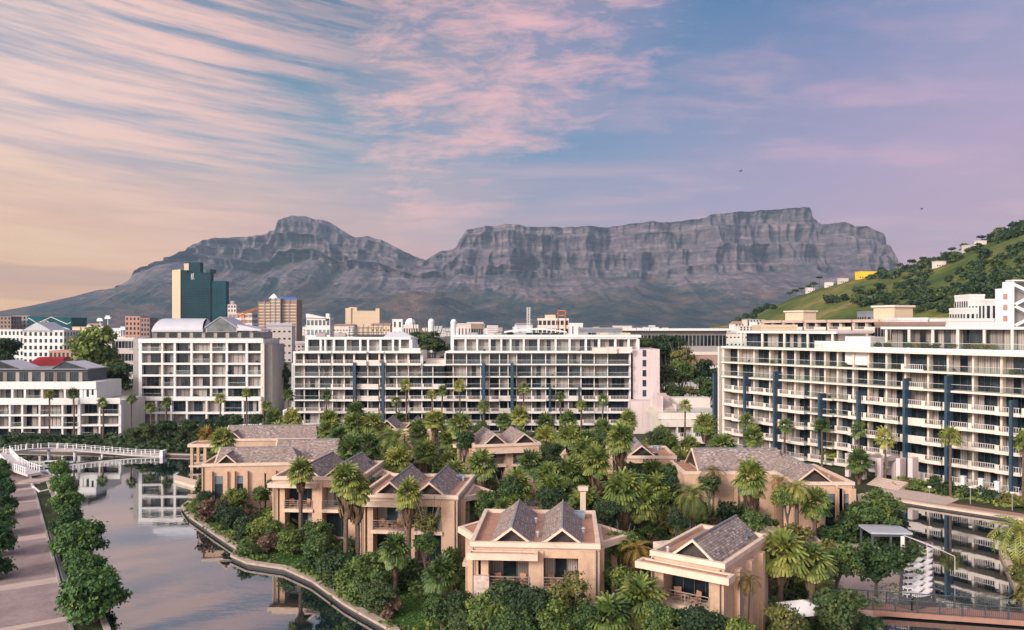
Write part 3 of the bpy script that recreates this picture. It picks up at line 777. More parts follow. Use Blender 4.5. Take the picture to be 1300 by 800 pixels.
b.face([(16.6, 3.0, 26.8), (20.6, 3.0, 29.6), (20.6, 13, 29.6), (16.6, 13, 26.8)]); b.face([(20.6, 3.0, 29.6), (24.9, 3.0, 26.9), (24.9, 13, 26.9), (20.6, 13, 29.6)])
b.tube([(16.6, 3.05, 26.8), (20.6, 3.05, 29.55), (24.9, 3.05, 26.9)], 0.14, 4)
b.box(16.8, 24.8, 3.25, 13, 25.7, 26.7)
b.build('glazed_gable_roof', [M['metalroof'], M['greyglass']], rt)
b = MB(); b.hexa([(24.9, 3.0, 26.0), (31.2, 3.0, 26.0), (31.2, 12, 26.0), (24.9, 12, 26.0), (24.9, 3.4, 27.6), (31.0, 3.2, 26.3), (31.0, 12, 26.3), (24.9, 12, 27.6)])
b.build('sloping_roof', M['metalroof'], rt)
part(rt, 'roof_hut', 'grey', (16.2, 17.2, 6, 9, 25.7, 27.2)); part(rt, 'stair_core', 'grey', (-1.6, -0.2, 2.5, 12, 9, 24)); part(rt, 'side_wing', 'grey', (32.3, 34, 3, 14, 1, 22.5))
for k in range(7): part(rt, 'stair_landing', 'grey', (-2.6, -1.7, 2.4, 4.0, 3+k*3, 3.3+k*3))

# ---- stepped white block at the far left (px 0-153, Y 186)
Y1 = 186.0
rt = empty('waterfront_apartments', (X_(-30, Y1), Y1, 0), 0, 'low stepped white apartments with a dark blue-grey glazed top floor, far left bank', 'building')
cap = [0]
c = [-30, -8, 12, 28, 50, 79, 100]
def st2(i, j): return dict(rail='glass' if (i+j) % 3 == 0 else 'none', var=rng.choice([0, 1, 1, 2, 2, 3, 4]))
facade(rt, [(c[i+1]-c[i])*.186 for i in range(6)], [1.0, 3.4, 6.3, 9.5], 1.4, 14, st2, 6, 'white', 'white2', 0, wincap=cap, colw=0.45, slab_t=0.42)
facade(rt, [(c[i+1]-c[i])*.186 for i in range(6)], [9.6, 13.0], 1.4, 12, st2, 8, 'white', 'white2', 1.0, wincap=cap, colw=0.5, slab_t=0.5)
facade(rt, [4.6, 4.8], [1.0, 3.9, 6.4, 9.6], 1.4, 13, st2, 9, 'white', 'white2', 0.3, wincap=cap, x_off=24.3, colw=0.4, slab_t=0.42)
part(rt, 'parapet', 'white', (-.1, 24.2, -0.15, 0.1, 8.6, 10.2), (0, 27.8, 0.9, 1.2, 12.2, 14.0), (24.4, 27.8, 1.2, 13, 9.7, 13.9), (24.3, 33.9, 0.1, 0.35, 8.8, 10.2))
part(rt, 'window_slot', 'interior', (25.4, 25.9, 1.1, 1.19, 10.4, 12.4), (26.6, 27.0, 1.1, 1.19, 10.8, 12.2))
part(rt, 'penthouse', 'dgrey', (0, 24.6, 3.2, 12, 13.0, 16.7))
gl(rt, 0.2, 24.4, 3.1, 13.6, 16.2, 2)
part(rt, 'penthouse_eave', 'slategrey', (-.3, 25, 2.6, 12.4, 16.7, 17.0))
for (x0, x1, top) in ((1.0, 8.2, 18.9), (16.5, 24.4, 18.7)):
    b = MB(); xm = (x0+x1)/2 - 1.2
    b.face([(x0, 2.5, 17.0), (xm, 2.5, top), (xm, 10, top), (x0, 10, 17.0)]); b.face([(xm, 2.5, top), (x1, 2.5, 17.0), (x1+1.2, 10, 17.0), (xm+1, 10, top)])
    b.face([(x0, 2.6, 17.0), (x1, 2.6, 17.0), (xm, 2.6, top)], 1)
    b.tube([(x0, 2.5, 17.0), (xm, 2.5, top), (x1, 2.5, 17.0)], 0.12, 4, 2)
    b.build('gable_roof', [M['metalroof'], M['glass'], M['dgrey']], rt)
rt = empty('hedge', (X_(10, 182), 176, 1.0), 0, 'clipped dark green hedge before the left white apartments', 'hedge')

# ---- long middle blocks (Y 196)
Y2 = 196.0
FL = [2.9, 5.85, 8.85, 11.8, 14.7, 17.75, 20.9]
rt = empty('terrace_apartments', (X_(373, Y2), Y2, 0), 0, 'left half of the long central apartment row, white terraces with two dark blue fins', 'building')
cap = [0]
pxs = [373, 385, 404, 421, 436, 449, 466, 481, 488, 503, 518, 535, 549, 565]
def stm(i, j):
    d = dict(rail='bars', out=0.0)
    if j <= 1: d['out'] = 1.2
    if i in (5, 8, 12) and j < 5: d['rail'] = 'solid' if (i != 8) else 'bars'
    if i in (3, 4, 8, 9) and j < 5: d['out'] = 1.0
    if j >= 5 or (i in (0, 1, 2) and j > 2): d['rail'] = 'glass'
    if i == 6 and j < 5: d['rail'] = 'solid'; d['out'] = 0.5
    return d
facade(rt, [(pxs[i+1]-pxs[i])*.196 for i in range(13)], [0.2]+FL[:6], 1.7, 14, stm, 12, 'white', 'white2', 0, wincap=cap, colw=0.22, coly=.9)
facade(rt, [(pxs[i+1]-pxs[i])*.196 for i in range(11)], FL[5:7], 1.7, 13, stm, 15, 'white', 'white2', 0.4, wincap=cap, colw=0.4)
xs2 = [386, 404, 410, 421, 436, 455, 465, 481, 497, 506, 520]
facade(rt, [(xs2[i+1]-xs2[i])*.196 for i in range(10)], [20.95, 24.4], 1.4, 10, lambda i, j: dict(rail='glass'), 14, 'white', 'white', 2.5, x_off=2.5, wincap=cap, colw=0.5, slab_t=0.45)
part(rt, 'parapet', 'white2', (26.2, 31.5, -.2, .3, 20.5, 21.7))
for p in (451, 487): part(rt, 'blue_fin', 'blue', ((p-373)*.196-.35, (p-373)*.196+.35, -1.3, 0.1, 0, 18.2))
part(rt, 'gap_wing', 'white2', (31.8, 37.4, 4, 14, 0, 18.6))
part(rt, 'side_wall', 'white', (-.5, -0.26, -.1, 14, 0, 18.0), (-3.6, -0.52, 3, 14, 0, 6.0))

rt = empty('terrace_apartments', (X_(565, Y2), Y2, 0), 0, 'right half of the long central apartment row, ending in a pale mauve end wall', 'building')
cap = [0]
px2 = [565, 575, 592, 610, 621, 634, 645, 656, 675, 693, 706, 722, 738, 755, 772, 800]
def stn(i, j):
    d = dict(rail='bars', out=0.0)
    if j <= 2: d['out'] = 1.0
    if i in (3, 5, 11) and j < 4: d['rail'] = 'solid'
    if i in (2, 4, 7, 8) and j < 4: d['out'] = 1.1
    if j >= 4: d['rail'] = 'glass'
    if i >= 12: d['out'] = 0.7
    return d
facade(rt, [(px2[i+1]-px2[i])*.196 for i in range(15)], [0.2]+FL, 1.7, 14, stn, 22, 'white', 'white2', 0, wincap=cap, colw=0.22, coly=.9)
xs3 = [573, 590, 605, 621, 636, 648, 665, 684, 706, 724, 745, 762, 783, 800, 812]
facade(rt, [(xs3[i+1]-xs3[i])*.196 for i in range(14)], [20.95, 24.5], 1.4, 10, lambda i, j: dict(rail='glass', var=rng.choice([1, 2, 4])), 24, 'white', 'white', 2.6, x_off=1.6, wincap=cap, colw=0.5, slab_t=0.45)
part(rt, 'roof_parapet', 'white', (1.4, 49.2, 2.3, 2.55, 24.3, 25.0))
for p in (614, 650): part(rt, 'blue_fin', 'blue', ((p-565)*.196-.35, (p-565)*.196+.35, -1.4, 0.1, 0, 18.0))
for p, z in ((698, 9.5), (735, 9.5)): part(rt, 'blue_fin', 'blue', ((p-565)*.196-.2, (p-565)*.196+.2, -1.2, 0.1, 6, 12))
part(rt, 'end_wall', 'mauve', (46.9, 53.6, 1.0, 16, -1, 21.4), (45.6, 53.4, -4.5, 0.98, -1, 8.9))
for k in range(5): part(rt, 'stair_window', 'glass', (49.3, 50.2, 0.9, 0.99, 9.6+k*2.5, 11.2+k*2.5))
part(rt, 'balcony_parapet', 'white2', (36.5, 42.6, -1.3, -1.1, 20.4, 21.9), (40, 46.5, -.6, -.4, 20.6, 22.0))

# ---- the receding block on the right: wall line from (44.5,170) towards (78,120) and beyond
A0 = Vector((44.2, 170.5)); AD = Vector((33.5, -50)).normalized(); ANG = math.atan2(AD.y, AD.x)
def tpx(px):                                          # distance along the wall seen at photo column px
    k = (px-650)/F; return (k*A0.y - A0.x)/(AD.x - k*AD.y)
rt = empty('canalside_apartments', (A0.x, A0.y, 0), ANG, 'long cream and white apartment block with blue fins, stepping along the right canal', 'building')
cap = [0]
pr = [918, 934, 954, 974, 990, 1006, 1026, 1044, 1060, 1080, 1099, 1122, 1146, 1175, 1200, 1232, 1268, 1300, 1345, 1400]
tr = [tpx(p) for p in pr]
FR = [1.6, 4.6, 7.6, 10.6, 13.6, 16.6, 19.6]
SOL = (3, 8, 13, 16)
def str_(i, j):
    d = dict(rail='bars', out=0.9)
    if i in (1, 3, 5, 11, 13, 16): d['out'] = 1.3
    if i in (6, 8): d['out'] = 0.2; d['rail'] = 'glass' if j > 2 else 'bars'
    if i in (0,): d['out'] = 0.3
    if j >= 5: d['rail'] = 'glass'; d['out'] = 0.6
    if i == 7 and j < 5: d['rail'] = 'glass'
    if i in (12,) : d['rail'] = 'solid' if j < 4 else 'bars'
    return d
facade(rt, [tr[i+1]-tr[i] for i in range(len(tr)-1)], FR+[22.9], 2.0, 15, str_, 31, 'white2', 'cream', 0, wincap=cap, x_off=tr[0], colw=0.34, slab_t=0.32, coly=.8)
def pent(x0, x1, y, z0, z1, n, over=0.9):
    w1 = (x1-x0)/n
    for i in range(n): window(rt, x0+i*w1, y, z0, round(w1, 2), round(z1-z0-.5, 2), rng.choice([0, 1, 2, 4]))
    part(rt, 'penthouse_wall', 'cream', (x0, x1, y+.08, y+9, z0, z1-.45))
    part(rt, 'penthouse_roof', 'white', (x0-over, x1+over, y-2.0, y+10, z1-.4, z1))
    for i in range(n//2+1): part(rt, 'penthouse_column', 'white2', (x0+i*(x1-x0)/(n//2+.01)-.2, x0+i*(x1-x0)/(n//2+.01)+.2, y-1.8, y-1.5, z0, z1-.42))
pent(tpx(936), tpx(1052), 3.0, 22.92, 26.1, 8)
pent(tpx(1120), tpx(1400), 3.0, 23.3, 27.0, 16)
railing(rt, tpx(925), 0.1, 22.92, round(tpx(1050)-tpx(925), 2), 'glass')
railing(rt, tpx(1104), -0.3, 23.3, round(tpx(1390)-tpx(1104), 2), 'glass')
part(rt, 'terrace_parapet', 'white', (tpx(1104), tpx(1400), -.6, -.45, 22.5, 23.4), (tpx(1030), tpx(1098), 1.0, 1.2, 22.5, 24.3), (tpx(1068), tpx(1100), 1.2, 6, 20, 25.2))
for p, z0, z1 in ((913, 1, 17), (952, 1, 17.3), (990, 0, 18.2), (1047, 4, 14.5), (1096, 6, 15.5), (1155, 0, 18.2), (1208, 0, 19.0), (1290, 0, 15.8), (1390, 0, 18)):
    t0 = tpx(p); part(rt, 'blue_fin', 'blue', (t0-.20, t0+.20, -1.9, 0.2, z0, z1))
part(rt, 'end_pier', 'white2', (tr[0]-.6, tr[0]-.25, -1, 15, 0, 22.8))
# ---- low podium between the middle and right blocks
rt = empty('podium_building', (X_(838, 172), 172, 0), 0, 'low white podium building with a long terrace between the two tall blocks', 'building')
facade(rt, [3.3]*4, [2.8, 6.6], 1.6, 16, lambda i, j: dict(rail='bars'), 41, 'white2', 'white2', 0, wincap=[0], x_off=0.5, slab_t=1.3)
part(rt, 'terrace', 'white2', (0, 14.5, 1.8, 18, 6.62, 8.0), (1, 14.5, 14, 18, 8.0, 10.2))
part(rt, 'stair_wall', 'mauve', (1.0, 1.4, 4, 14, 8.0, 11.5), (4.0, 4.4, 4, 13.9, 8, 9.6))
b = MB(); b.hexa([(1.45, 3, 8.0), (3.95, 3, 8.0), (3.95, 13.9, 8.0), (1.45, 13.9, 8.0), (1.45, 3, 8.05), (3.95, 3, 8.05), (3.95, 13.9, 11.4), (1.45, 13.9, 11.4)]); b.build('ramp', M['paving'], rt)
part(rt, 'column', 'white2', *[(k*3.2+.8, k*3.2+1.3, -.2, .2, 0, 2.8) for k in range(4)])
railing(rt, 1.0, 1.9, 8.0, 13, 'glass')

# ------------------------------------------------------------------ villas
def gable(root, x, y, z, hw, ln, rise, rot=0.0, hip=0.0, over=0.35):
    """ridge along local +y, the gable end at the origin facing -y"""
    cosk = math.hypot(hw, rise)/hw
    b = MB(); t_ = 0.10; yb = ln; yr1 = ln - hip
    for s_ in (-1, 1):
        e = hw+over; ze = -rise*over/hw
        pts = [(0, -0.25, rise), (s_*e, -0.25, ze), (s_*e, yb, ze), (0, yr1, rise)]
        low = [(p[0], p[1], p[2]-t_) for p in pts]
        if s_ > 0: b.face(pts); b.face(low[::-1])
        else: b.face(pts[::-1]); b.face(low)
        b.face([pts[1], low[1], low[2], pts[2]]); b.face([pts[0], low[0], low[1], pts[1]])
    e = hw+over; ze = -rise*over/hw
    b.face([(0, yr1, rise), (e, yb, ze), (-e, yb, ze)])
    me = b.mesh('gable_roof', M['slate'])
    uv = me.uv_layers.new(name='uv').data
    for poly in me.polygons:
        hipf = abs(poly.normal.y) > 0.3
        for li in poly.loop_indices:
            co = me.vertices[me.loops[li].vertex_index].co
            uv[li].uv = (co.x + 40, (co.y)*cosk + 20) if hipf else (co.y + 10 + root.location.x, abs(co.x)*cosk + 3)
    o = link_mesh('gable_roof', me, root); o.location = (x, y, z); o.rotation_euler = (0, 0, rot)
    b = MB(); b.face([(-hw*.80, 0.22, 0.10), (hw*.80, 0.22, 0.10), (0, 0.22, rise*.82)]); 
    b.build('gable_vent', M['vent'], o)
    if hip < 0.1: b = MB(); b.face([(hw*.8, yb-.2, 0.05), (-hw*.8, yb-.2, 0.05), (0, yb-.2, rise*.85)]); b.build('gable_vent', M['vent'], o)
    b = MB()
    for s_ in (-1, 1):
        b.hexa([(0, -.42, rise-.16), (s_*e, -.42, ze-.16), (s_*e, -.256, ze-.16), (0, -.256, rise-.16), (0, -.42, rise+.06), (s_*e, -.42, ze+.06), (s_*e, -.256, ze+.06), (0, -.256, rise+.06)])
    b.box(-hw, hw, 0.15, 0.40, -0.25, 0.08)
    b.build('barge_board', M['beige_l'], o)
    b = MB(); b.tube([(0, -.3, rise+.03), (0, yr1, rise+.03)], 0.09, 5); b.build('ridge_cap', M['slategrey'], o)
    return o
def rimmed(root, name, poly, z0, z1, rim=0.45, mat='beige_l', inner_='terracotta'):
    """flat canopy: a raised rim round a gravelled inset"""
    b = MB(); b.prism(poly, z0, z1-0.12); o = b.build(name, M[mat], root)
    a = sum(poly[i][0]*poly[(i+1) % len(poly)][1] - poly[(i+1) % len(poly)][0]*poly[i][1] for i in range(len(poly)))
    P_ = poly if a > 0 else poly[::-1]
    n = len(P_); ins = []
    for i in range(n):
        p0, p1, p2 = Vector(P_[i-1]), Vector(P_[i]), Vector(P_[(i+1) % n])
        d1 = (p1-p0).normalized(); d2 = (p2-p1).normalized(); n1 = Vector((-d1.y, d1.x)); n2 = Vector((-d2.y, d2.x))
        nn = (n1+n2).normalized(); ins.append(p1 + nn*rim/max(0.4, nn.dot(n1)))
    b = MB()
    for i in range(n):
        j = (i+1) % n
        b.hexa([(*P_[i], z1-.12), (*P_[j], z1-.12), (*ins[j], z1-.12), (*ins[i], z1-.12), (*P_[i], z1), (*P_[j], z1), (*ins[j], z1), (*ins[i], z1)])
    b.build('coping', M[mat], o)
    b = MB(); b.prism([tuple(v) for v in ins], z1-.118, z1-.09); b.build('roof_gravel', M[inner_], o)
    return o
VILLAS = []
def villa(px, Y, rot, label, w_=10.8, d=12.0, h=7.9, kind='twin', openings=((-3.9, -0.5), (0.74, 3.64)), gables=None, canopies=((-5.6, 0.3, 1.3),), wings=(), extra=None, floor2=4.05, top=6.65, slits=True, pillar=True, X=None, base=1.0):
    x0 = X if X is not None else X_(px, Y)
    rt = empty('villa', (x0, Y, base), R(-rot), label, 'villa', 'beige villas on the garden island')
    VILLAS.append((rt, w_, d, R(-rot)))
    hw = w_/2; rd = 1.8
    # walls: core plus front piers round the openings
    b = MB(); b.box(-hw, hw, rd, d, -1, h-.4); 
    edges = [-hw] + [e for o in openings for e in o] + [hw]
    for k in range(0, len(edges), 2):
        a, c_ = edges[k], edges[k+1]
        if c_-a < 0.05: continue
        if k == 0 and c_-a > 1.2:                       # slotted corner pier
            m_ = (a+c_)/2; b.box(a, m_-.12, 0, rd-.002, -1, top); b.box(m_+.12, c_, 0, rd-.002, -1, top)
        else: b.box(a, c_, 0 if k == 0 else -0.12, rd-.002, -1, top+(0.6 if k else 0))
    b.box(-hw+.002, hw-.002, 0.004, rd-.002, top, h-.4)
    b.build('wall', M['beige'], rt)
    # parapet ring and roof deck
    b = MB()
    b.box(-hw-.08, hw+.08, -.08, .32, h-.4, h); b.box(-hw-.08, hw+.08, d-.32, d+.08, h-.4, h)
    b.box(-hw-.08, -hw+.28, .322, d-.322, h-.4, h); b.box(hw-.28, hw+.08, .322, d-.322, h-.4, h)
    b.build('parapet', M['beige_l'], rt)
    part(rt, 'roof_deck', 'terracotta', (-hw+.282, hw-.282, .324, d-.324, h-.4, h-.3))
    for (a, c_) in openings:
        window(rt, a+.02, rd-.08, floor2+.02, round(c_-a-.04, 2), top-floor2-.04, rng.choice([0, 1, 4]))
        window(rt, a+.02, rd-.08, 0.3, round(c_-a-.04, 2), floor2-.75, rng.choice([0, 1]))
        part(rt, 'balcony_slab', 'beige_l', (a-.15, c_+.15, -.32, rd-.1, floor2-.38, floor2))
        o = railing(rt, a, -.2, floor2, round(c_-a, 2), 'wire')
    for (a, c_, pj) in canopies: rimmed(rt, 'canopy', [(a, -pj), (c_, -pj), (c_, -.085), (a, -.085)], top+.1, top+.62, 0.3)
    if pillar: part(rt, 'stone_pillar', 'stonewall', (-hw+.3, -hw+1.6, -.45, -.003, 0, floor2+1.1))
    for wg in wings:
        rimmed(rt, 'side_canopy', wg['poly'], top-.1, top+.45, 0.5)
        for (qx, qy) in wg['posts']: part(rt, 'post', 'beige', (qx-.25, qx+.25, qy-.25, qy+.25, -1, top-.1))
        if 'slab' in wg: part(rt, 'side_balcony', 'beige_l', wg['slab'])
    if gables is None: gables = [(-2.0, .9, 1.8, 10.6, 1.35, 0), (2.3, .9, 1.8, 10.6, 1.35, 0)] if kind == 'twin' else []
    for g_ in gables: gable(rt, g_[0], g_[1], h-.28, g_[2], g_[3], g_[4], g_[5] if len(g_) > 5 else 0, g_[6] if len(g_) > 6 else 0)
    if slits:
        for s_ in (-1, 1):
            for yy in (2.8, 5.6, 8.4):
                if yy < d-2:
                    xx = s_*(hw+.012)
                    b = MB(); b.box(min(xx, s_*(hw-.1)), max(xx, s_*(hw-.1)), yy, yy+.9, .8, 6.2); b.build('slit_window', M['glass'], rt)
                    part(rt, 'buttress', 'beige', (min(s_*hw, s_*(hw+.5)), max(s_*hw, s_*(hw+.5)), yy-.75, yy-.15, -1, h-.9))
    part(rt, 'roof_hatch', 'greyglass', (hw-2.2, hw-1.0, d-2.4, d-1.2, h-.3, h+.25))
    for s_ in (-1, 1): b = MB(); b.tube([(s_*(hw-.25), -.18 if openings else -.09, -.8), (s_*(hw-.25), -.18 if openings else -.09, h-.5)], .06, 5); b.build('downpipe', M['dgrey'], rt)
    for k in range(3): b = MB(); vx, vy = rng.uniform(-hw+.8, hw-.8), rng.uniform(1, d-1); b.lathe((vx, vy, h-.32), [(.12, 0), (.12, .4), (.2, .42), (.05, .55)], 8); b.build('roof_vent', M['metalroof'], rt)
    part(rt, 'drip_edge', 'grey', (-hw-.11, hw+.11, -.11, -.081, h-.45, h-.38))
    if extra: extra(rt)
    return rt
M['stonewall'] = mat_plain('pale_fieldstone', (0.62, 0.50, 0.42), 0.9, var=0.55, scale=2.2, bump=0.8)

LW = dict(poly=[(-5.48, 4.5), (-7.6, 8.0), (-5.48, 11.0)], posts=[(-6.6, 8.0)], slab=(-7.0, -5.4, 6.8, 9.2, 3.7, 4.05))
RW = dict(poly=[(5.48, 3.0), (8.6, 6.5), (5.48, 10.5)], posts=[(7.0, 6.6)])
v1 = villa(678, 66, 4, 'twin-gabled beige villa at the bottom centre, whitewashed stone pillar and two balconies', wings=(LW, RW), X=1.9)
v3 = villa(520, 85, 6, 'twin-gabled beige villa beside the curved canal bank, left of the nearest villa', wings=(RW,), X=-11.2, pillar=False,
           canopies=((-5.9, -0.2, 1.2),), gables=[(-2.2, .9, 1.9, 10.5, 1.5, 0), (2.2, .9, 1.9, 10.5, 1.5, 0)])
v4 = villa(400, 95, 4, 'beige villa with a large slate gable, behind a tall fan palm on the lawn', X=-23.6, wings=(RW,), pillar=False,
           canopies=((-5.6, 0.3, 1.2),), gables=[(-1.6, 1.2, 1.9, 10.0, 1.5, -.03), (2.4, 1.2, 1.9, 10.0, 1.5, -.03)])

def slits_front(xs_, z0=0.6, z1=6.0):
    def f(rt):
        for (a, c_) in xs_:
            b = MB(); b.box(a, c_, -.02, .06, z0, z1); b.build('slit_window', M['glass'], rt)
            part(rt, 'window_blind', 'greyglass', (a+.02, c_-.02, -.035, -.022, z1-1.1, z1-.02))
            part(rt, 'buttress', 'beige', (a-.75, a-.25, -.45, 0, -1, z1+.7), (c_+.25, c_+.75, -.45, 0, -1, z1+.7))
    return f
v2 = villa(0, 62.7, 35.7, 'single-gabled beige villa turned to the left, two chairs on its balcony, lower right', w_=6.2, d=10.6, X=13.9,
           gables=[(0.35, .7, 2.0, 9.6, 1.6, 0)], openings=((-2.0, 1.9),), canopies=((-3.8, 4.0, 1.5),), pillar=False, base=0.8,
           wings=(dict(poly=[(-3.2, 3.8), (-5.4, 5.2), (-3.2, 8.0)], posts=[(-4.4, 5.4)]),))
v5 = villa(0, 113, -6, 'wide beige villa with long slate roofs, its blank wall above the bend of the canal', w_=17.6, d=11, h=6.5, X=-35.4, openings=(), canopies=(), pillar=False, top=5.0,
           gables=[(-5.4, .4, 1.7, 3.5, 1.5, 0), (-7.0, 4.3, 3.2, 12.0, 1.9, -math.pi/2, 2.0), (0.5, 8.2, 3.0, 9.0, 2.4, -math.pi/2)], extra=slits_front([(-7.0, -5.9), (-3.9, -3.1), (1.8, 2.4)], .4, 4.7))
v6 = villa(0, 146, -4, 'beige villa with a columned porch over the water, farthest left on the island', w_=17, d=9, h=5.3, X=-45.0, openings=(), canopies=(), pillar=False, top=4.0,
           gables=[(-6.6, .4, 1.7, 3.0, 1.5, 0), (-8.2, 4.2, 3.4, 17.0, 2.2, -math.pi/2, 1.0)], extra=slits_front([(-6.0, -5.2), (3.0, 3.8)], .6, 3.2),
           wings=(dict(poly=[(-8.6, -1.0), (-14.6, -.5), (-14.6, 4.0), (-8.6, 5.0)], posts=[(-13.9, -.1), (-13.9, 3.4), (-11.5, -.2)], slab=(-14.4, -8.7, -.4, 4.0, .2, .55)),))
v7 = villa(0, 126, -14, 'twin-gabled beige villa in the middle of the garden, a pointed flat canopy on its left', X=-0.6,
           gables=[(-2.0, .9, 2.1, 9.5, 1.8, 0), (2.9, .9, 2.1, 9.5, 1.7, 0)], wings=(LW,), canopies=((-5.9, 2.2, 1.4),), h=7.3, top=5.9)
v8 = villa(0, 124, 12, 'small beige villa mostly hidden by fan palms, right of the garden centre', X=12.2, w_=8.5, d=9, h=6.2, top=5.2, gables=[(-2.6, .9, 1.8, 8, 1.7, 0)], openings=((-.6, 1.6),), canopies=(), pillar=False)
v9 = villa(0, 116, 2, 'beige villa showing only its slate gable above dense trees', X=19.4, w_=9.5, d=10, h=7.0, gables=[(-.2, .9, 2.2, 8.6, 1.7, 0)], openings=((-3.0, 2.0),), canopies=(), pillar=False, top=5.9)
v12 = villa(0, 150, 0, 'pair of small slate gables peeping out behind the palms', X=-20.5, w_=11, d=10, h=6.6, openings=(), canopies=(), pillar=False, top=5.5,
            gables=[(-3.4, .9, 2.0, 8, 1.8, 0), (1.6, .9, 2.0, 8, 1.8, 0)])
v13 = villa(0, 148, -4, 'low beige villa with a broad slate roof, below the gap between the blocks', X=-33.0, w_=10, d=10, h=5.0, openings=(), canopies=(), pillar=False, top=4.2,
            gables=[(-4.8, 4.5, 3.4, 10.0, 2.4, -math.pi/2, 1.5)])
v10 = villa(0, 99, 0, 'beige villa with a broad hipped slate roof and tall slit window, right of the garden', X=39.2, w_=7.6, d=13, h=6.5, openings=(), canopies=(), pillar=False, top=5.0,
            gables=[(-1.2, .3, 2.6, 12.5, 2.0, 0)], extra=slits_front([(0.2, 1.4), (2.5, 3.1)], .2, 5.0))
def v10wing(rt):
    part(rt, 'wing_wall', 'beige', (-16.0, -3.85, 7.2, 16.5, -1, 6.1))
    part(rt, 'parapet', 'beige_l', (-16.1, -3.9, 7.1, 7.5, 6.1, 6.5), (-16.1, -15.7, 7.5, 16.5, 6.1, 6.5))
    part(rt, 'roof_deck', 'terracotta', (-15.6, -3.9, 7.52, 16.4, 6.1, 6.2))
    for k in range(4): part(rt, 'buttress', 'beige', (-14.6+k*2.6, -14.1+k*2.6, 6.7, 7.2, -1, 5.6))
v10wing(v10)
gable(v10, -13.6, 11.8, 6.2, 4.2, 12.2, 2.7, -math.pi/2, 0.5)
v11 = villa(0, 104, 10, 'flat-roofed terracotta-topped pavilion between the villas', X=0.9, w_=6.0, d=10, h=4.2, openings=((-1.5, 1.5),), canopies=(), pillar=False, top=3.0, gables=[], slits=False, floor2=0.2)
v14 = villa(0, 97, 10, 'lower flat-roofed terracotta-topped pavilion, directly behind the nearest villa', X=1.2, w_=4.5, d=6, h=3.4, openings=(), canopies=(), pillar=False, top=2.4, gables=[], slits=False)
v15 = villa(0, 118, 10, 'flat-roofed beige outbuilding beside the hipped villa, low parapet', X=28.6, w_=6, d=8, h=4.6, openings=(), canopies=(), pillar=False, top=3, gables=[], slits=False)
v16 = villa(0, 106, 14, 'low flat-roofed beige annex with a long curved coping, behind the left villas', X=-16.5, w_=9, d=7, h=5.2, openings=(), canopies=(), pillar=False, top=4, gables=[], slits=False)

# balcony furniture
def chair_proto(label, loc, rz, mat='pergola'):
    rt = empty('armchair', loc, rz, label, 'chair', 'armchairs on the villa balconies')
    part(rt, 'seat', mat, (-.3, .3, -.3, .3, .38, .46))
    b = MB(); b.hexa([(-.3, .26, .46), (.3, .26, .46), (.3, .32, .46), (-.3, .32, .46), (-.3, .36, 1.0), (.3, .36, 1.0), (.3, .42, 1.0), (-.3, .42, 1.0)]); b.build('backrest', M[mat], rt)
    for x in (-.27, .27):
        for y in (-.27, .27): part(rt, 'leg', mat, (x-.03, x+.03, y-.03, y+.03, 0, .38))
        part(rt, 'armrest', mat, (x-.04, x+.04, -.3, .3, .62, .67))
    return rt
def loc_on(v, x, y, z):
    m = Matrix.Translation(v.location) @ Matrix.Rotation(v.rotation_euler.z, 4, 'Z'); p = m @ Vector((x, y, z)); return tuple(p)
for (v, xs_, z, wh) in ((v1, (-3.0, -1.2), 4.05, 'left balcony of the nearest villa'), (v1, (1.5, 2.9), 4.05, 'right balcony of the nearest villa'),
                        (v2, (-1.0, 0.5), 4.05, 'balcony of the single-gabled lower right villa'), (v3, (-3.0, -1.4), 4.05, 'balcony of the villa by the curved canal bank'),
                        (v4, (-3.2, -1.4), 4.05, 'balcony behind the tall palm on the lawn')):
    for k, x in enumerate(xs_):
        chair_proto(('left' if k == 0 else 'right') + ' wooden armchair on the ' + wh, loc_on(v, x, .6, z), v.rotation_euler.z + (.5 if k == 0 else -.5))
    mx_ = sum(xs_)/2
    t_ = empty('table', loc_on(v, mx_, .5, z), v.rotation_euler.z, 'small square wooden table on the ' + wh, 'table', 'tables on the villa balconies')
    part(t_, 'table_top', 'pergola', (-.35, .35, -.3, .3, .66, .71)); 
    for x in (-.28, .28):
        for y in (-.24, .24): part(t_, 'leg', 'pergola', (x-.03, x+.03, y-.03, y+.03, 0, .66))
# ------------------------------------------------------------------ the city beyond
def block(label, px0, px1, yt, Y, mat='farwall', nfl=6, nwin=6, name='office_block', cat='building', dep=None, base=1.0, fl=None, winm='glass', rot=0, flat=True, group=None, wfrac=0.5, z0w=None):
    x0, x1 = X_(px0, Y), X_(px1, Y); zt = H-(yt-HY)*Y/F; w_ = x1-x0; dep = dep or max(8, w_*0.6)
    rt = empty(name, ((x0+x1)/2, Y, base), R(rot), label, cat, group)
    hh = zt-base
    part(rt, 'wall', mat, (-w_/2, w_/2, 0, dep, -3, hh))
    if flat: part(rt, 'parapet', mat, (-w_/2-.1, w_/2+.1, -.12, dep+.1, hh-.4, hh+.35))
    fh = hh/nfl
    for j in range(nfl):
        z = j*fh + fh*.25
        if z < -1: continue
        b = MB()
        for i in range(nwin):
            xx = -w_/2 + (i+.5-wfrac/2)*w_/nwin; b.box(xx, xx+wfrac*w_/nwin, -.06, .02, z, z+fh*.55)
        ny = max(2, int(dep/ (w_/nwin)))
        for i in range(ny):
            yy = (i+.5-wfrac/2)*dep/ny
            b.box(-w_/2-.06, -w_/2+.02, yy, yy+wfrac*dep/ny, z, z+fh*.55); b.box(w_/2-.02, w_/2+.06, yy, yy+wfrac*dep/ny, z, z+fh*.55)
        b.build('window_row', M[winm] if isinstance(winm, str) else winm, rt)
    return rt, w_, hh, dep
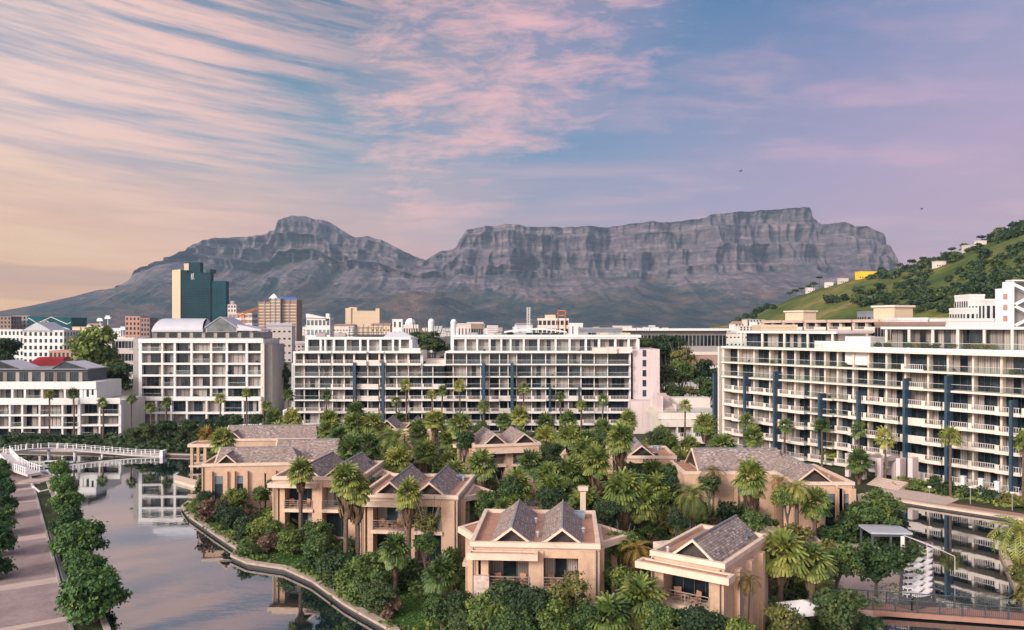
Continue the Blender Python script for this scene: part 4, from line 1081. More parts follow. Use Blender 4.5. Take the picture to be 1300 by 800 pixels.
block('dark grey office tower at the far left edge of the skyline', -14, 14, 402, 950, 'farbrown', 8, 6, dep=20)
block('grey and brown office tower beside the teal wedge building', 15, 38, 401, 980, 'grey', 8, 5, dep=20)
# teal wedge with zigzag white lines
Yw = 900; rt = empty('wedge_building', (X_(65, Yw), Yw, 1), 0, 'teal glass wedge-fronted building crossed by zigzag white lines, far left', 'building')
w_ = X_(93, Yw)-X_(38, Yw); hh = 26+12*.9
b = MB(); b.hexa([(-w_/2, 0, 0), (w_/2-2, 0, 0), (w_/2-2, 30, 0), (-w_/2, 30, 0), (-w_/2, -3, hh+1.5), (w_/2, -3, hh), (w_/2, 30, hh), (-w_/2, 30, hh+1.5)]); M['wedgeglass'] = mat_glass('bright_teal_glass', (0.015, 0.12, 0.14), .3, .2, .3, .06); b.build('glass_body', M['wedgeglass'], rt)
b = MB()
for pts in (((-24, -3.3, 36), (-14, -3.1, 30), (2, -3.3, 37), (20, -3.0, 29), (24, -3, 31)), ((-20, -2.6, 26), (-4, -2.6, 33), (10, -2.3, 24), (23, -2, 20)), ((0, -2.2, 22), (10, -2.2, 27), (22, -2, 23))):
    b.tube(pts, 0.45, 4)
b.build('zigzag_line', M['whitemetal'], rt)
block('long white hotel with rows of small windows, far left behind the apartments', -20, 30, 419, 560, 'white', 5, 10, dep=20, name='hotel')
rt, w_, hh, dep = block('white hotel wing with balconies and a pedimented grey roof', 29, 81, 420, 540, 'white', 5, 8, dep=22, name='hotel')
b = MB(); b.face([(-14, -1, hh), (6, -1, hh), (6, 20, hh), (-14, 20, hh)]); b.face([(-14.5, -1.2, hh), (-4, -1.2, hh+6), (-4, 20, hh+6), (-14.5, 20, hh)]); b.face([(-4, -1.2, hh+6), (6.5, -1.2, hh), (6.5, 20, hh), (-4, 20, hh+6)]); b.face([(-14.5, -1, hh), (6.5, -1, hh), (-4, -1, hh+6)])
b.build('pediment_roof', M['metalroof'], rt)
rt, w_, hh, dep = block('building with a bright red sheet roof behind the left apartments', 34, 80, 464, 300, 'white2', 3, 8, dep=12, name='house', flat=False)
b = MB(); b.hexa([(-w_/2-.5, -.8, hh), (w_/2+.5, -.8, hh), (w_/2+.5, dep+.8, hh), (-w_/2-.5, dep+.8, hh), (-w_/2+2, 4, hh+3), (w_/2-2, 4, hh+3), (w_/2-2, 8, hh+3), (-w_/2+2, 8, hh+3)]); b.build('roof', M['red'], rt)
block('pinkish low building with arched rooftop below the white hotel', 62, 110, 446, 380, 'pinkblock', 4, 9, dep=14)
block('pale grey-blue office with ribbon windows right of the big tree', 142, 171, 430, 330, 'farwall', 4, 7, dep=14, wfrac=.85)
block('salmon brick tower with vertical ribs behind the white block', 159, 178, 402, 620, 'pinkblock', 9, 4, name='tower_block', dep=14)
block('brown ribbed tower just left of the vaulted metal roof', 178.5, 190, 404, 620, 'farbrown', 9, 3, name='tower_block', dep=14)
for k, (p, yt) in enumerate(((127, 405), (137, 402), (156, 416))):
    Yq = 420; zt = H-(yt-HY)*Yq/F
    rt = empty('floodlight_mast', (X_(p, Yq), Yq, 1), 0, ('left', 'tallest', 'shortest')[k] + ' white floodlight mast beside the big tree on the left', 'lamp post', 'floodlight masts on the left skyline')
    b = MB(); b.tube([(0, 0, 0), (0, 0, zt-1)], [.35, .16], 6); b.build('pole', M['whitemetal'], rt)
    part(rt, 'lamp_ring', 'whitemetal', (-1.5, 1.5, -.5, .5, zt-2.2, zt-1.2), (-1.1, 1.1, -.4, .4, zt-1, zt-.5))

# twin-slab glass tower
Yt = 1150; rt = empty('glass_tower', (X_(217, Yt), Yt, 1), 0, 'tall dark teal glass tower with a flank coloured sunlit gold and a small white rooftop sign', 'skyscraper')
def TZ(y): return H-(y-HY)*Yt/F-1
k_ = Yt/F
b = MB(); b.hexa([(0, 4, 0), (12*k_, 0, 0), (12*k_, 14, 0), (0, 16, 0), (0, 4, TZ(343)), (12*k_, 0, TZ(342)), (12*k_, 14, TZ(342)), (0, 16, TZ(343))]); b.build('sunglow_flank', M['gold'], rt)  # the low sun's glow on this side is put into its gold colour
def glassbox(name, p0, p1, y, yt, d=13):
    b = MB(); b.box((p0-217)*k_, (p1-217)*k_, y, y+d, 0, TZ(yt)); o = b.build(name, M['tealglass'], rt)
    n = int(TZ(yt)/3.6); b = MB()
    for i in range(8, n): b.box((p0-217)*k_-.05, (p1-217)*k_+.05, y-.12, y-.005, i*3.6, i*3.6+.35)
    nn = int((p1-p0)/3)
    for i in range(nn+1): xx = (p0-217)*k_ + i*(p1-p0)*k_/max(1, nn); b.box(xx-.15, xx+.15, y-.16, y-.125, 20, TZ(yt))
    b.build('floor_line', M['tealline'], o)
M['tealline'] = mat_plain('teal_spandrel', (0.010, 0.050, 0.068), 0.4, 0.3, 0.1)
glassbox('west_slab', 229.2, 237, 1, 343); glassbox('core', 232, 251, 8, 332.5); glassbox('middle_slab', 237.2, 268, -3, 346); glassbox('east_slab', 268.2, 287, -1, 357)
part(rt, 'gold_panel', 'gold', ((231-217)*k_, (237-217)*k_, 7.2, 7.9, TZ(343), TZ(334)))
part(rt, 'parapet', 'tealline', ((262-217)*k_, (268-217)*k_, -3.4, 20, TZ(346), TZ(346)+5))
b = MB(); sx = (244-217)*k_
b.tube([(sx, -3.5, TZ(353)), (sx+1.2, -3.5, TZ(347.5))], .6, 4); b.tube([(sx+2.5, -3.5, TZ(353)), (sx+3.4, -3.5, TZ(347))], .7, 4); b.tube([(sx-.5, -3.5, TZ(354.5)), (sx+4.5, -3.5, TZ(354.2))], .45, 4)
b.build('sign', M['whitemetal'], rt)

rt, w_, hh, dep = block('pale concrete building with a round plant room, right of the glass tower', 289, 300, 387, 800, 'farwall', 12, 3, name='tower_block', dep=10)
b = MB(); b.lathe((0, 4, hh), [(3, 0), (3, 3), (2.4, 4)], 12); b.build('plant_room', M['grey'], rt)
block('brown horizontal office slab beside the orange crane', 290, 320, 398, 700, 'farwall', 8, 6, dep=14, wfrac=.9, winm='farbrown')
# tower with white pyramid and blue roof panels
Yc = 860; rt = empty('office_tower', (X_(327, Yc), Yc, 1), 0, 'brown and grey stepped office tower with a white peak and blue roof panels', 'skyscraper')
k_ = Yc/F
def CZ(y): return H-(y-HY)*Yc/F-1
for nm, p0, p1, yy, yt, mt in (('left_wing', 327, 344, 2, 383, 'farbrown'), ('centre_wing', 344.2, 357.8, -4, 379, 'grey'), ('right_wing', 358, 377, 0, 380.5, 'farbrown')):
    x0, x1 = (p0-327)*k_, (p1-327)*k_
    b = MB(); b.box(x0, x1, yy, yy+22, 0, CZ(yt)); o = b.build(nm, M[mt], rt)
    b = MB(); n = int(CZ(yt)/3.3)
    for i in range(2, n): b.box(x0+.8, x1-.8, yy-.5, yy-.01, i*3.3, i*3.3+1.3)
    b.build('balcony_band', M['sand'], o)
    part(o, 'pier', 'farbrown', (x0, x0+.7, yy-.7, yy, 0, CZ(yt)+1), ((x0+x1)/2-.6, (x0+x1)/2+.6, yy-.7, yy, 0, CZ(yt)+1), (x1-.7, x1, yy-.7, yy, 0, CZ(yt)+1))
part(rt, 'blue_roof_panel', 'awning', (26*k_, 49*k_, 2, 3, CZ(380.5), CZ(377)), (16*k_, 27*k_, 3, 4, CZ(380), CZ(378)))
b = MB(); b.face([(15*k_, -3, CZ(379)), (26*k_, -3, CZ(379)), (20*k_, 2, CZ(372.5))]); b.face([(26*k_, -3, CZ(379)), (26*k_, 8, CZ(379)), (20*k_, 2, CZ(372.5))]); b.face([(15*k_, 8, CZ(379)), (15*k_, -3, CZ(379)), (20*k_, 2, CZ(372.5))])
b.build('roof_peak', M['whitemetal'], rt)
# crane
Yk = 520; rt = empty('tower_crane', (X_(309, Yk), Yk, 1), 0, 'orange tower crane with its jib reaching left to right before the office tower', 'crane')
zt = H-(399-HY)*Yk/F-1
def lattice(b, p0, p1, s_, n, r=.12):
    p0, p1 = Vector(p0), Vector(p1); d = (p1-p0).normalized(); a = d.cross(Vector((0, 1, 0))).normalized()*s_/2; c_ = Vector((0, s_/2, 0))
    for u in (a+c_, a-c_, -a+c_, -a-c_): b.tube([p0+u, p1+u], r, 4)
    for i in range(n):
        q0 = p0+(p1-p0)*i/n; q1 = p0+(p1-p0)*(i+1)/n
        b.tube([q0+a-c_, q1-a-c_], r*.7, 3); b.tube([q0-a+c_, q1+a+c_], r*.7, 3)
b = MB(); lattice(b, (0, 0, 0), (0, 0, zt), 1.6, 16); b.build('mast', M['orange'], rt)
b = MB(); lattice(b, (-4, 0, zt-.6), (10.5, 0, zt+4.2), 1.3, 9, .16); b.build('jib', M['orange'], rt)
part(rt, 'cab', 'orange', (-.9, .9, -.9, .9, zt-2.4, zt-.7)); part(rt, 'counterweight', 'grey', (-5.2, -3.4, -.8, .8, zt-2.4, zt-.9))
# white pieces right of it
rt, w_, hh, dep = block('white angular building with a sloping fin roof, between the towers', 389, 419, 404, 520, 'white', 5, 6, name='office_block', dep=12, winm='greyglass', wfrac=.7)
b = MB(); b.hexa([(-w_/2, -1, hh+.4), (w_/2-3, -1, hh), (w_/2-3, 8, hh), (-w_/2, 8, hh+.4), (-w_/2, -1, hh+3.0), (w_/2-3, -1, hh+.4), (w_/2-3, 8, hh+.4), (-w_/2, 8, hh+3.0)]); b.build('fin_roof', M['white'], rt)
part(rt, 'roof_tower', 'white', (w_/2-2.8, w_/2-.5, 0, 4, hh-2, hh+3))
rt, w_, hh, dep = block('sand-coloured slab block with a gold grid facade, centre-left skyline', 446, 477, 395, 900, 'sand', 8, 12, name='hotel', dep=14, winm='gold', wfrac=.6)
part(rt, 'end_tower', 'sand', (-w_/2-6.5, -w_/2-.02, -1.5, 16, 0, hh+3.4), (w_/2+.02, w_/2+4.5, -1.5, 16, 0, hh+3)); part(rt, 'roof_plant', 'sand', (-w_/2-3, -w_/2+6, 1, 10, hh, hh+4.4))
rt = empty('rooftop_trellis', (X_(443, 212), 212, 18), 0, 'dark steel trellis and plant deck on the roof of the central row', 'trellis')
b = MB()
for i in range(8): b.box(i*1.3, i*1.3+.15, 0, .15, 5, 9.2+(.5 if i % 2 else 0)); b.box(i*1.3, i*1.3+.15, 5, 5.15, 5, 9)
b.box(0, 9.2, -.1, .2, 8.6, 8.8); b.box(0, 9.2, -.1, .2, 7.4, 7.6); b.box(-.2, 9.6, 0, 6, 6.6, 6.9)
b.build('steel_frame', M['dgrey'], rt); part(rt, 'deck_roof', 'dgrey', (2, 12, 1, 7, 5.5, 6.5))
rt = empty('roof_plant_room', (X_(487, 212), 207, 20), 0, 'pale hipped metal roof on top of the left central row', 'plant room')
b = MB(); b.hexa([(0, 0, 3.8), (9.4, 0, 3.8), (9.4, 6, 3.8), (0, 6, 3.8), (2, 2, 5.6), (6, 2, 5.6), (6, 4, 5.6), (2, 4, 5.6)]); b.build('hipped_roof', M['metalroof'], rt); part(rt, 'wall', 'white', (.3, 9.1, .3, 5.7, 0, 3.78))
def silo(px, yt, Y, label, r_=3.2):
    zt = H-(yt-HY)*Y/F; rt = empty('silo_tower', (X_(px, Y), Y, 1), 0, label, 'tower', 'white domed towers on the skyline')
    b = MB(); b.lathe((0, 0, 0), [(r_, 0), (r_, zt-4), (r_*1.05, zt-4), (r_*.95, zt-3.4)], 12); b.build('shaft', M['white'], rt)
    b = MB(); b.lathe((0, 0, zt-3.4), [(r_*.9, 0), (r_*.75, 1.2), (r_*.4, 2.1), (.1, 2.4)], 12); b.build('dome', M['whitemetal'], rt)
silo(547.5, 404.5, 800, 'left of the two slim white domed towers in the centre skyline'); silo(576, 405, 800, 'right of the two slim white domed towers in the centre skyline')
silo(521, 404, 520, 'broad white domed tower with a round cap, left of the slim domed ones', 3.4)
block('white tower block with one dark window strip, centre skyline', 498, 511, 406, 480, 'white', 5, 2, name='tower_block', dep=9, wfrac=.35)
block('low grey building under the broad domed tower', 512, 531, 413, 470, 'farwall', 3, 6, dep=9)
block('pale block with dark gridded glazing, centre of the skyline', 581, 598, 411.5, 330, 'farwall', 3, 4, dep=8, wfrac=.3)
block('brown framed glass penthouse block beside the pale block', 598.5, 613, 412, 330, 'farbrown', 3, 5, dep=8, wfrac=.75)
# lattice tower
Yl = 600; rt = empty('lattice_mast', (X_(671, Yl), Yl, 1), 0, 'slim grey lattice mast rising over the central rooftops', 'mast')
b = MB(); lattice(b, (0, 0, 0), (0, 0, H-(390-HY)*.6-1), 2.2, 22, .16); b.build('mast_frame', M['whitemetal'], rt)
# curved white roof
def curved_roof(label, px0, px1, y, Y, dep=12, sag=.9, wall='glass'):
    x0, x1 = X_(px0, Y), X_(px1, Y); zt = H-(y-HY)*Y/F; w_ = x1-x0
    rt = empty('pavilion', (x0, Y, 1), 0, label, 'building')
    b = MB(); n = 10
    for i in range(n):
        a0, a1 = i/n, (i+1)/n; z0 = zt-1-sag*(2*a0-1)**2; z1 = zt-1-sag*(2*a1-1)**2
        b.hexa([(a0*w_, -1.5, z0-.4), (a1*w_, -1.5, z1-.4), (a1*w_, dep, z1-.4), (a0*w_, dep, z0-.4), (a0*w_, -1.5, z0), (a1*w_, -1.5, z1), (a1*w_, dep, z1), (a0*w_, dep, z0)])
    b.build('curved_roof', M['whitemetal'], rt)
    part(rt, 'wall', wall, (.8, w_-.8, 0, dep-.5, 0, zt-1.45-sag))
    part(rt, 'column', 'grey', *[(w_*k/7+.3, w_*k/7+.6, -.3, -.02, 0, zt-1.45-sag) for k in range(7)])
    return rt
curved_roof('pavilion with a shallow curved white roof behind the central penthouses', 640, 719, 417, 232)

rt, w_, hh, dep = block('long low dark-glazed building under a thin white roof, behind the gap', 798, 922, 421, 330, 'grey', 3, 26, name='office_block', dep=20, wfrac=.8)
part(rt, 'roof', 'white', (-w_/2-2, w_/2+1.5, -3, 22, hh+.36, hh+1.3)); part(rt, 'terrace_slab', 'white2', (-w_/2+12, w_/2-1, -4, -.1, hh-9.6, hh-8.4))
block('blue-grey flat roofed building with deep eaves, right of the curved roof', 738, 790, 417, 300, 'slategrey', 3, 12, dep=14, wfrac=.8)
rt, w_, hh, dep = block('unfinished concrete building with scaffolding and an orange rooftop frame', 683, 722, 405, 420, 'farwall', 7, 7, dep=12, winm='interior', wfrac=.7)
part(rt, 'scaffold', 'orange', (w_/2-6, w_/2-5.7, -.6, -.3, 0, hh+5), (w_/2-2, w_/2-1.7, -.6, -.3, 0, hh+5), (w_/2-6, w_/2-1.7, -.6, -.3, hh+4.2, hh+4.6), (w_/2-6, w_/2-1.7, -.6, -.3, hh+1.6, hh+2))
part(rt, 'roof_level', 'sand', (-w_/2+4, w_/2-7, 1, 9, hh, hh+2.2))
block('plain white stair tower right of the unfinished building', 723, 740, 411, 400, 'white', 4, 2, dep=8, wfrac=.15)
block('thin white-roofed building behind the central end wall', 762, 800, 424, 240, 'sand', 3, 9, dep=10)

def house(label, X, Y, z0, w_, h, dep, wallm, roofm, rise, rz=0.0, nw=4, nf=2, group=None):
    rt = empty('house', (X, Y, z0), rz, label, 'house', group)
    part(rt, 'wall', wallm, (-w_/2, w_/2, 0, dep, -4, h))
    b = MB(); o_ = .5
    if rise > 0.1:
        b.face([(-w_/2-o_, -o_, h), (w_/2+o_, -o_, h), (w_/2, dep/2, h+rise), (-w_/2, dep/2, h+rise)]); b.face([(w_/2+o_, dep+o_, h), (-w_/2-o_, dep+o_, h), (-w_/2, dep/2, h+rise), (w_/2, dep/2, h+rise)])
        b.face([(-w_/2-o_, dep+o_, h), (-w_/2-o_, -o_, h), (-w_/2, dep/2, h+rise)]); b.face([(w_/2+o_, -o_, h), (w_/2+o_, dep+o_, h), (w_/2, dep/2, h+rise)])
    else: b.box(-w_/2-.3, w_/2+.3, -.3, dep+.3, h, h+.45)
    b.build('roof', M[roofm], rt)
    for j in range(nf):
        for i in range(nw):
            x = -w_/2 + (i+.28)*w_/nw; z = .9 + j*(h-.6)/nf
            part(rt, 'window', 'glass', (x, x+.45*w_/nw, -.05, .05, z, z+1.3))
    return rt
house('white townhouse with dormered clay roof behind the gap, right one', X_(905, 262), 262, 1, 12, 13.5, 9, 'white', 'tile', 3, 0, 6, 4)
house('white townhouse with a pitched clay roof behind the gap, left one', X_(880, 275), 275, 1, 9, 13.0, 9, 'white', 'tile', 3, 0, 4, 4)
house('low white house among trees in the gap between blocks', X_(868, 240), 240, 1, 9, 9.5, 8, 'white', 'slategrey', 1.5, 0, 3, 2)
house('yellow house on the shoulder of the green hill', X_(1104, 842), 846, hill_z(1104, 846)-2, 19, 7.5, 10, 'yellow', 'yellow', 0, 0, 7, 1)
for k, (p, Yq, w_) in enumerate([(1072, 866, 9), (1054, 880, 7), (1195, 740, 9), (1232, 760, 8), (1030, 905, 8), (1248, 745, 7)]):
    house(['white house at the crest left of the yellow house', 'small white house further down the crest, near the umbrella pines', 'pale house half way along the wooded crest', 'pale house near the top of the wooded crest',
           'white house among the pines at the left foot of the crest', 'small pale cottage close to the top of the wooded crest'][k], X_(p, Yq), Yq, hill_z(p, Yq)-1, w_, 5.5, 8, 'farwall', 'farwall', 0, 0, 4, 1)
# small far houses between the skyline and the mountain
r2_ = random.Random(99)
WHERE = lambda p: 'left of the glass tower' if p < 217 else 'between the two tall towers' if p < 327 else 'left of the sand-coloured slab' if p < 440 else 'around the domed towers' if p < 580 else 'behind the unfinished building' if p < 740 else 'behind the long dark-glazed building' if p < 880 else 'at the foot of the green hill'
for i in range(120):
    p = r2_.uniform(95, 940) if i < 105 else r2_.uniform(880, 975); Yq = r2_.uniform(520, 1900) if i < 105 else r2_.uniform(560, 800)
    hgt = r2_.uniform(5, 13)*(1+Yq/2600)
    if i % 3 == 0: hgt = H-1 - r2_.uniform(-5, 6)*Yq/F*.5
    hgt = max(5, min(hgt, 34)); w_ = r2_.uniform(9, 26)
    rise = r2_.choice([0, 0, 2.0, 3.0]); wm = r2_.choice(['white', 'farwall', 'farwall', 'white2', 'sand']); rm = r2_.choice(['tile', 'slategrey', 'farwall', 'metalroof'])
    cl = {'white': 'white', 'farwall': 'pale', 'white2': 'warm white', 'sand': 'sandy'}[wm]
    if rise == 0: rm = wm
    house(f"distant {cl} {'flat-roofed' if rise == 0 else 'pitched-roof'} building {WHERE(p)}", X_(p, Yq), Yq, 1 if i < 105 else hill_z(p, Yq), w_, hgt if i < 105 else min(hgt, 8), r2_.uniform(8, 14), wm, rm, rise, r2_.uniform(-.4, .4), max(3, int(w_/3)), min(5, max(1, int(hgt/3.2))), 'distant buildings of the city bowl')

for i in range(70):
    p = r2_.uniform(300, 900); Yq = r2_.uniform(2000, 3500); w_ = r2_.uniform(14, 34)
    house(f"tiny far-off {'white' if i % 2 else 'tile-roofed'} building at the foot of the mountain", X_(p, Yq), Yq, 1 + max(0, (Yq-2400)*.010), w_, r2_.uniform(10, 26), 14, 'white' if i % 2 else 'farwall', 'white' if i % 2 else 'tile', 0 if i % 2 else 3.0, r2_.uniform(-.4, .4), 4, 3, 'far-off buildings at the foot of the mountain')
rt = empty('cable_station', (X_(1019, 6480), 6480, H+(HY-266)*6.48), 0, 'tiny square cable station on the summit rim of the flat mountain, near its right end', 'building')
part(rt, 'wall', 'farbrown', (-16, 16, 0, 20, -25, 16)); part(rt, 'roof', 'grey', (-18, 18, -2, 22, 16, 19))
# ---- hotel terrace block on the lower slope and the white houses at the right
M['hotelbeige'] = mat_plain('warm_beige_concrete', (0.48, 0.37, 0.31), 0.85, var=0.12)
pA = Vector((X_(968, 300), 300)); pB = Vector((X_(1136, 245), 245)); d_ = (pB-pA); L = d_.length; ang = math.atan2(d_.y, d_.x)
rt = empty('hillside_hotel', (pA.x, pA.y, 5), ang, 'long beige concrete hotel with staggered white balconies at the foot of the hill', 'hotel')
nb = 11; bw = L/nb
xs_ = facade(rt, [bw]*nb, [9.0, 12.0, 15.0, 18.0, 21.0, 24.4], 1.5, 13, lambda i, j: dict(rail='solid' if (i+j) % 2 else 'bars', out=1.0 if i % 2 else .1, var=0), 55, 'hotelbeige', 'hotelbeige', 0, wincap=[0], colw=1.2, slab_t=.8)
part(rt, 'roof_house', 'sand', (10, 19, 2, 8, 24.4, 27.4), (L-9, L-1, 1, 9, 24.4, 28.2)); part(rt, 'roof_eave', 'white2', (9.5, 19.5, 1.5, 8.5, 27.4, 27.9), (L-9.6, L-.4, .5, 9.5, 28.2, 28.8))
part(rt, 'end_wall', 'hotelbeige', (L+.35, L+11, 0.5, 13, 0, 24.2)); part(rt, 'flat_roof', 'sand', (L+.35, L+11.5, 0, 13.5, 24.2, 24.8))
part(rt, 'end_window', 'glass', *[(L+2+k*3, L+3.2+k*3, .4, .49, 12.5+j*3, 14+j*3) for k in range(3) for j in range(3)])
def wbox(label, px0, px1, yt, Y, nf=2, nw=4, **k): return block(label, px0, px1, yt, Y, k.pop('mat', 'white'), nf, nw, name='house', cat='house', dep=k.pop('dep', 9), **k)
wbox('white modernist house with stacked terraces below the wooded slope, left part', 1166, 1204, 412, 210, 3, 7, mat='white')
wbox('white modernist house with windows coloured orange as if lit, right of the hillside hotel', 1204, 1262, 406, 205, 3, 9, winm='pinkblock')  # lamplight in the windows is put into a salmon pane colour
wbox('white cubic villa one level up, right of the hillside hotel', 1226, 1262, 392, 240, 4, 6)
wbox('upper white cubic villa with balconies under the pines', 1232, 1250, 375, 252, 4, 4)
wbox('small white cube house beside the spiral-stair tower', 1251, 1266, 381, 236, 4, 2)
wbox('grey wedge-roofed house on the lower slope behind the hotel', 1100, 1120, 396, 330, 3, 3, mat='slategrey')
wbox('long white flat-roofed house right of the hillside hotel', 1140, 1178, 405, 228, 3, 6)
block('low terrace building with amber blinds behind the right penthouse', 966, 1012, 414, 205, 'sand', 4, 5, dep=8, winm='orange', wfrac=.35)
block('flat grey roofed building with blinds behind the right penthouse', 1130, 1200, 410.5, 190, 'farbrown', 5, 9, dep=8, wfrac=.7)
# spiral stair tower
Ys = 215; rt = empty('stair_tower', (X_(1272, Ys), Ys, 1), 0, 'white block with an open zigzag stair tower at the right edge', 'building')
sc_k = Ys/F; ztop = H-(357-HY)*sc_k-1
part(rt, 'wall', 'whitemetal', (0, 3.2, 0, 3, 0, ztop-2), (3.2, 14, 3.2, 5, 0, ztop), (3.2, 3.5, .2, 3.2, 0, ztop), (9.2, 9.5, .2, 3.2, 0, ztop))
for k in range(9):
    z = ztop-4-k*2.9
    b = MB(); s_ = 1 if k % 2 else -1
    a_, c_ = (3.6, 9.1) if s_ > 0 else (9.1, 3.6)
    lo, hi = (z, z+2.7)
    b.hexa([(3.6, .4, lo if s_ > 0 else hi), (9.1, .4, hi if s_ > 0 else lo), (9.1, 2.6, hi if s_ > 0 else lo), (3.6, 2.6, lo if s_ > 0 else hi)] +
           [(3.6, .4, (lo if s_ > 0 else hi)+.9), (9.1, .4, (hi if s_ > 0 else lo)+.9), (9.1, .6, (hi if s_ > 0 else lo)+.9), (3.6, .6, (lo if s_ > 0 else hi)+.9)])
    b.build('stair_flight', M['whitemetal'], rt)
part(rt, 'stair_back', 'grey', (3.55, 9.15, 3.0, 3.19, 0, ztop-.3)); part(rt, 'roof_slab', 'white', (3.0, 9.7, 0, 3.3, ztop, ztop+.4))
part(rt, 'shutter', 'pinkblock', *[(.3, 1.5, -.06, .02, z, z+1.6) for z in [ztop-5-k*3 for k in range(8)]])
# ------------------------------------------------------------------ vegetation
def quads_mesh(name, C, U, V, tint, mat, tri=False):
    """C centres, U and V half axes -> one quad (or triangle) each, with a per-leaf tint"""
    n = len(C)
    if tri: P = np.stack([C-U, C+U, C+V], 1); k = 3
    else: P = np.stack([C-U-V*.9, C+U-V*.9, C+U*.8+V, C-U*.8+V], 1); k = 4
    me = bpy.data.meshes.new(name)
    me.vertices.add(n*k); me.vertices.foreach_set('co', P.reshape(-1).astype(np.float32))
    me.loops.add(n*k); me.loops.foreach_set('vertex_index', np.arange(n*k, dtype=np.int32))
    me.polygons.add(n); me.polygons.foreach_set('loop_start', (np.arange(n)*k).astype(np.int32)); me.polygons.foreach_set('loop_total', np.full(n, k, np.int32))
    me.update(calc_edges=True); me.materials.append(mat)
    a = me.attributes.new('tint', 'FLOAT', 'FACE'); a.data.foreach_set('value', np.asarray(tint, dtype=np.float32))
    return me
def leaf_cloud(name, lobes, n, size, mat, seed=0, flat=0.75, clump=1.0):
    """leaves gathered in small tufts on the outside of many lobes (cx, cy, cz, r)"""
    g = np.random.default_rng(seed)
    L = np.array(lobes, float); wts = L[:, 3]**2; wts /= wts.sum()
    ntuft = max(8, n//14)
    li = g.choice(len(L), ntuft, p=wts)
    d = g.normal(size=(ntuft, 3)); d[:, 2] = np.abs(d[:, 2])*1.0 - 0.35*g.random(ntuft); d /= np.linalg.norm(d, axis=1)[:, None]
    rr = L[li, 3]*(0.70+0.38*g.random(ntuft)**0.7)
    tc_ = L[li, :3] + d*rr[:, None]*np.array([1, 1, flat])
    tt_ = g.random(ntuft)
    k = g.integers(0, ntuft, n)
    tr = 0.16*np.median(L[:, 3])*clump + size*.6
    C = tc_[k] + g.normal(size=(n, 3))*tr*np.array([1, 1, .7])*0.8
    nrm = d[k]*0.8 + g.normal(size=(n, 3))*0.55 + np.array([0, 0, .35]); nrm /= np.linalg.norm(nrm, axis=1)[:, None]
    a = np.cross(nrm, g.normal(size=(n, 3))); a /= np.linalg.norm(a, axis=1)[:, None]; b_ = np.cross(nrm, a)
    s_ = size*(0.6+0.8*g.random(n))[:, None]
    tint = np.clip(0.55*tt_[k] + 0.45*g.random(n), 0, 1)
    return quads_mesh(name, C, a*s_*.5, b_*s_*.62, tint, mat)
def lobes_round(seed, r, h, n=12, squash=.75):
    g = random.Random(seed); out = []
    for i in range(n):
        a = g.uniform(0, 6.283); q = r*.62*math.sqrt(g.random()); z = g.uniform(.15, .85)
        out.append((q*math.cos(a), q*math.sin(a), h*z, r*g.uniform(.30, .48)))
    out.append((0, 0, h*.5, r*.5)); return out
def fan_crown(seed, r=1.9, nf=42, nb=10):
    g = np.random.default_rng(seed); C = []; U = []; V = []; T = []
    for i in range(nf):
        t_ = (i+.5)/nf; az_ = i*2.39996 + g.normal()*.15
        elv = math.radians(82 - 118*t_ + g.normal()*5)
        d = np.array([math.cos(az_)*math.cos(elv), math.sin(az_)*math.cos(elv), math.sin(elv)])
        side = np.array([-math.sin(az_), math.cos(az_), 0.0]); up = np.cross(d, side)*-1
        pl = r*(0.42+.12*g.random()); hub = d*pl
        # the stalk
        C.append(hub*.5); U.append(side*.03); V.append(hub*.5); T.append(.8)
        ft = g.random(); rad = r*(0.50+.12*g.random())
        for k in range(nb):
            an = (k/(nb-1)-.5)*2.7
            bd = d*math.cos(an) + side*math.sin(an) + np.array([0, 0, -0.26*abs(an)-.10-.25*t_]); bd /= np.linalg.norm(bd)
            ll = rad*(1-.28*abs(an)/1.35)
            wv_ = np.cross(bd, up + .5*g.normal(size=3)*.4); wv_ /= (np.linalg.norm(wv_)+1e-9)
            m1 = hub + bd*ll*.36; C.append(m1); U.append(wv_*.115*r/1.9*1.25); V.append(bd*ll*.36); T.append(np.clip(.45*ft+.35*g.random()+.25*(t_ > .75), 0, 1))
            tip = bd + np.array([0, 0, -.55]); tip /= np.linalg.norm(tip)
            C.append(hub + bd*ll*.70 + tip*ll*.2); U.append(wv_*.075*r/1.9*1.25); V.append(tip*ll*.24); T.append(np.clip(.45*ft+.35*g.random()+.1, 0, 1))
    return map(np.array, (C, U, V, T))
def dead_skirt(seed, r=.9, n=110, ln=1.6):
    g = np.random.default_rng(seed)
    az_ = g.random(n)*6.283; q = r*(.35+.65*g.random(n)); z = -.35-ln*g.random(n)
    C = np.stack([np.cos(az_)*q*(1+z/ln*.35), np.sin(az_)*q*(1+z/ln*.35), z], 1)
    U = np.stack([-np.sin(az_), np.cos(az_), np.zeros(n)], 1)*.10; V = np.stack([-np.cos(az_)*.12, -np.sin(az_)*.12, np.full(n, -.42)], 1)
    return C, U, V, g.random(n)
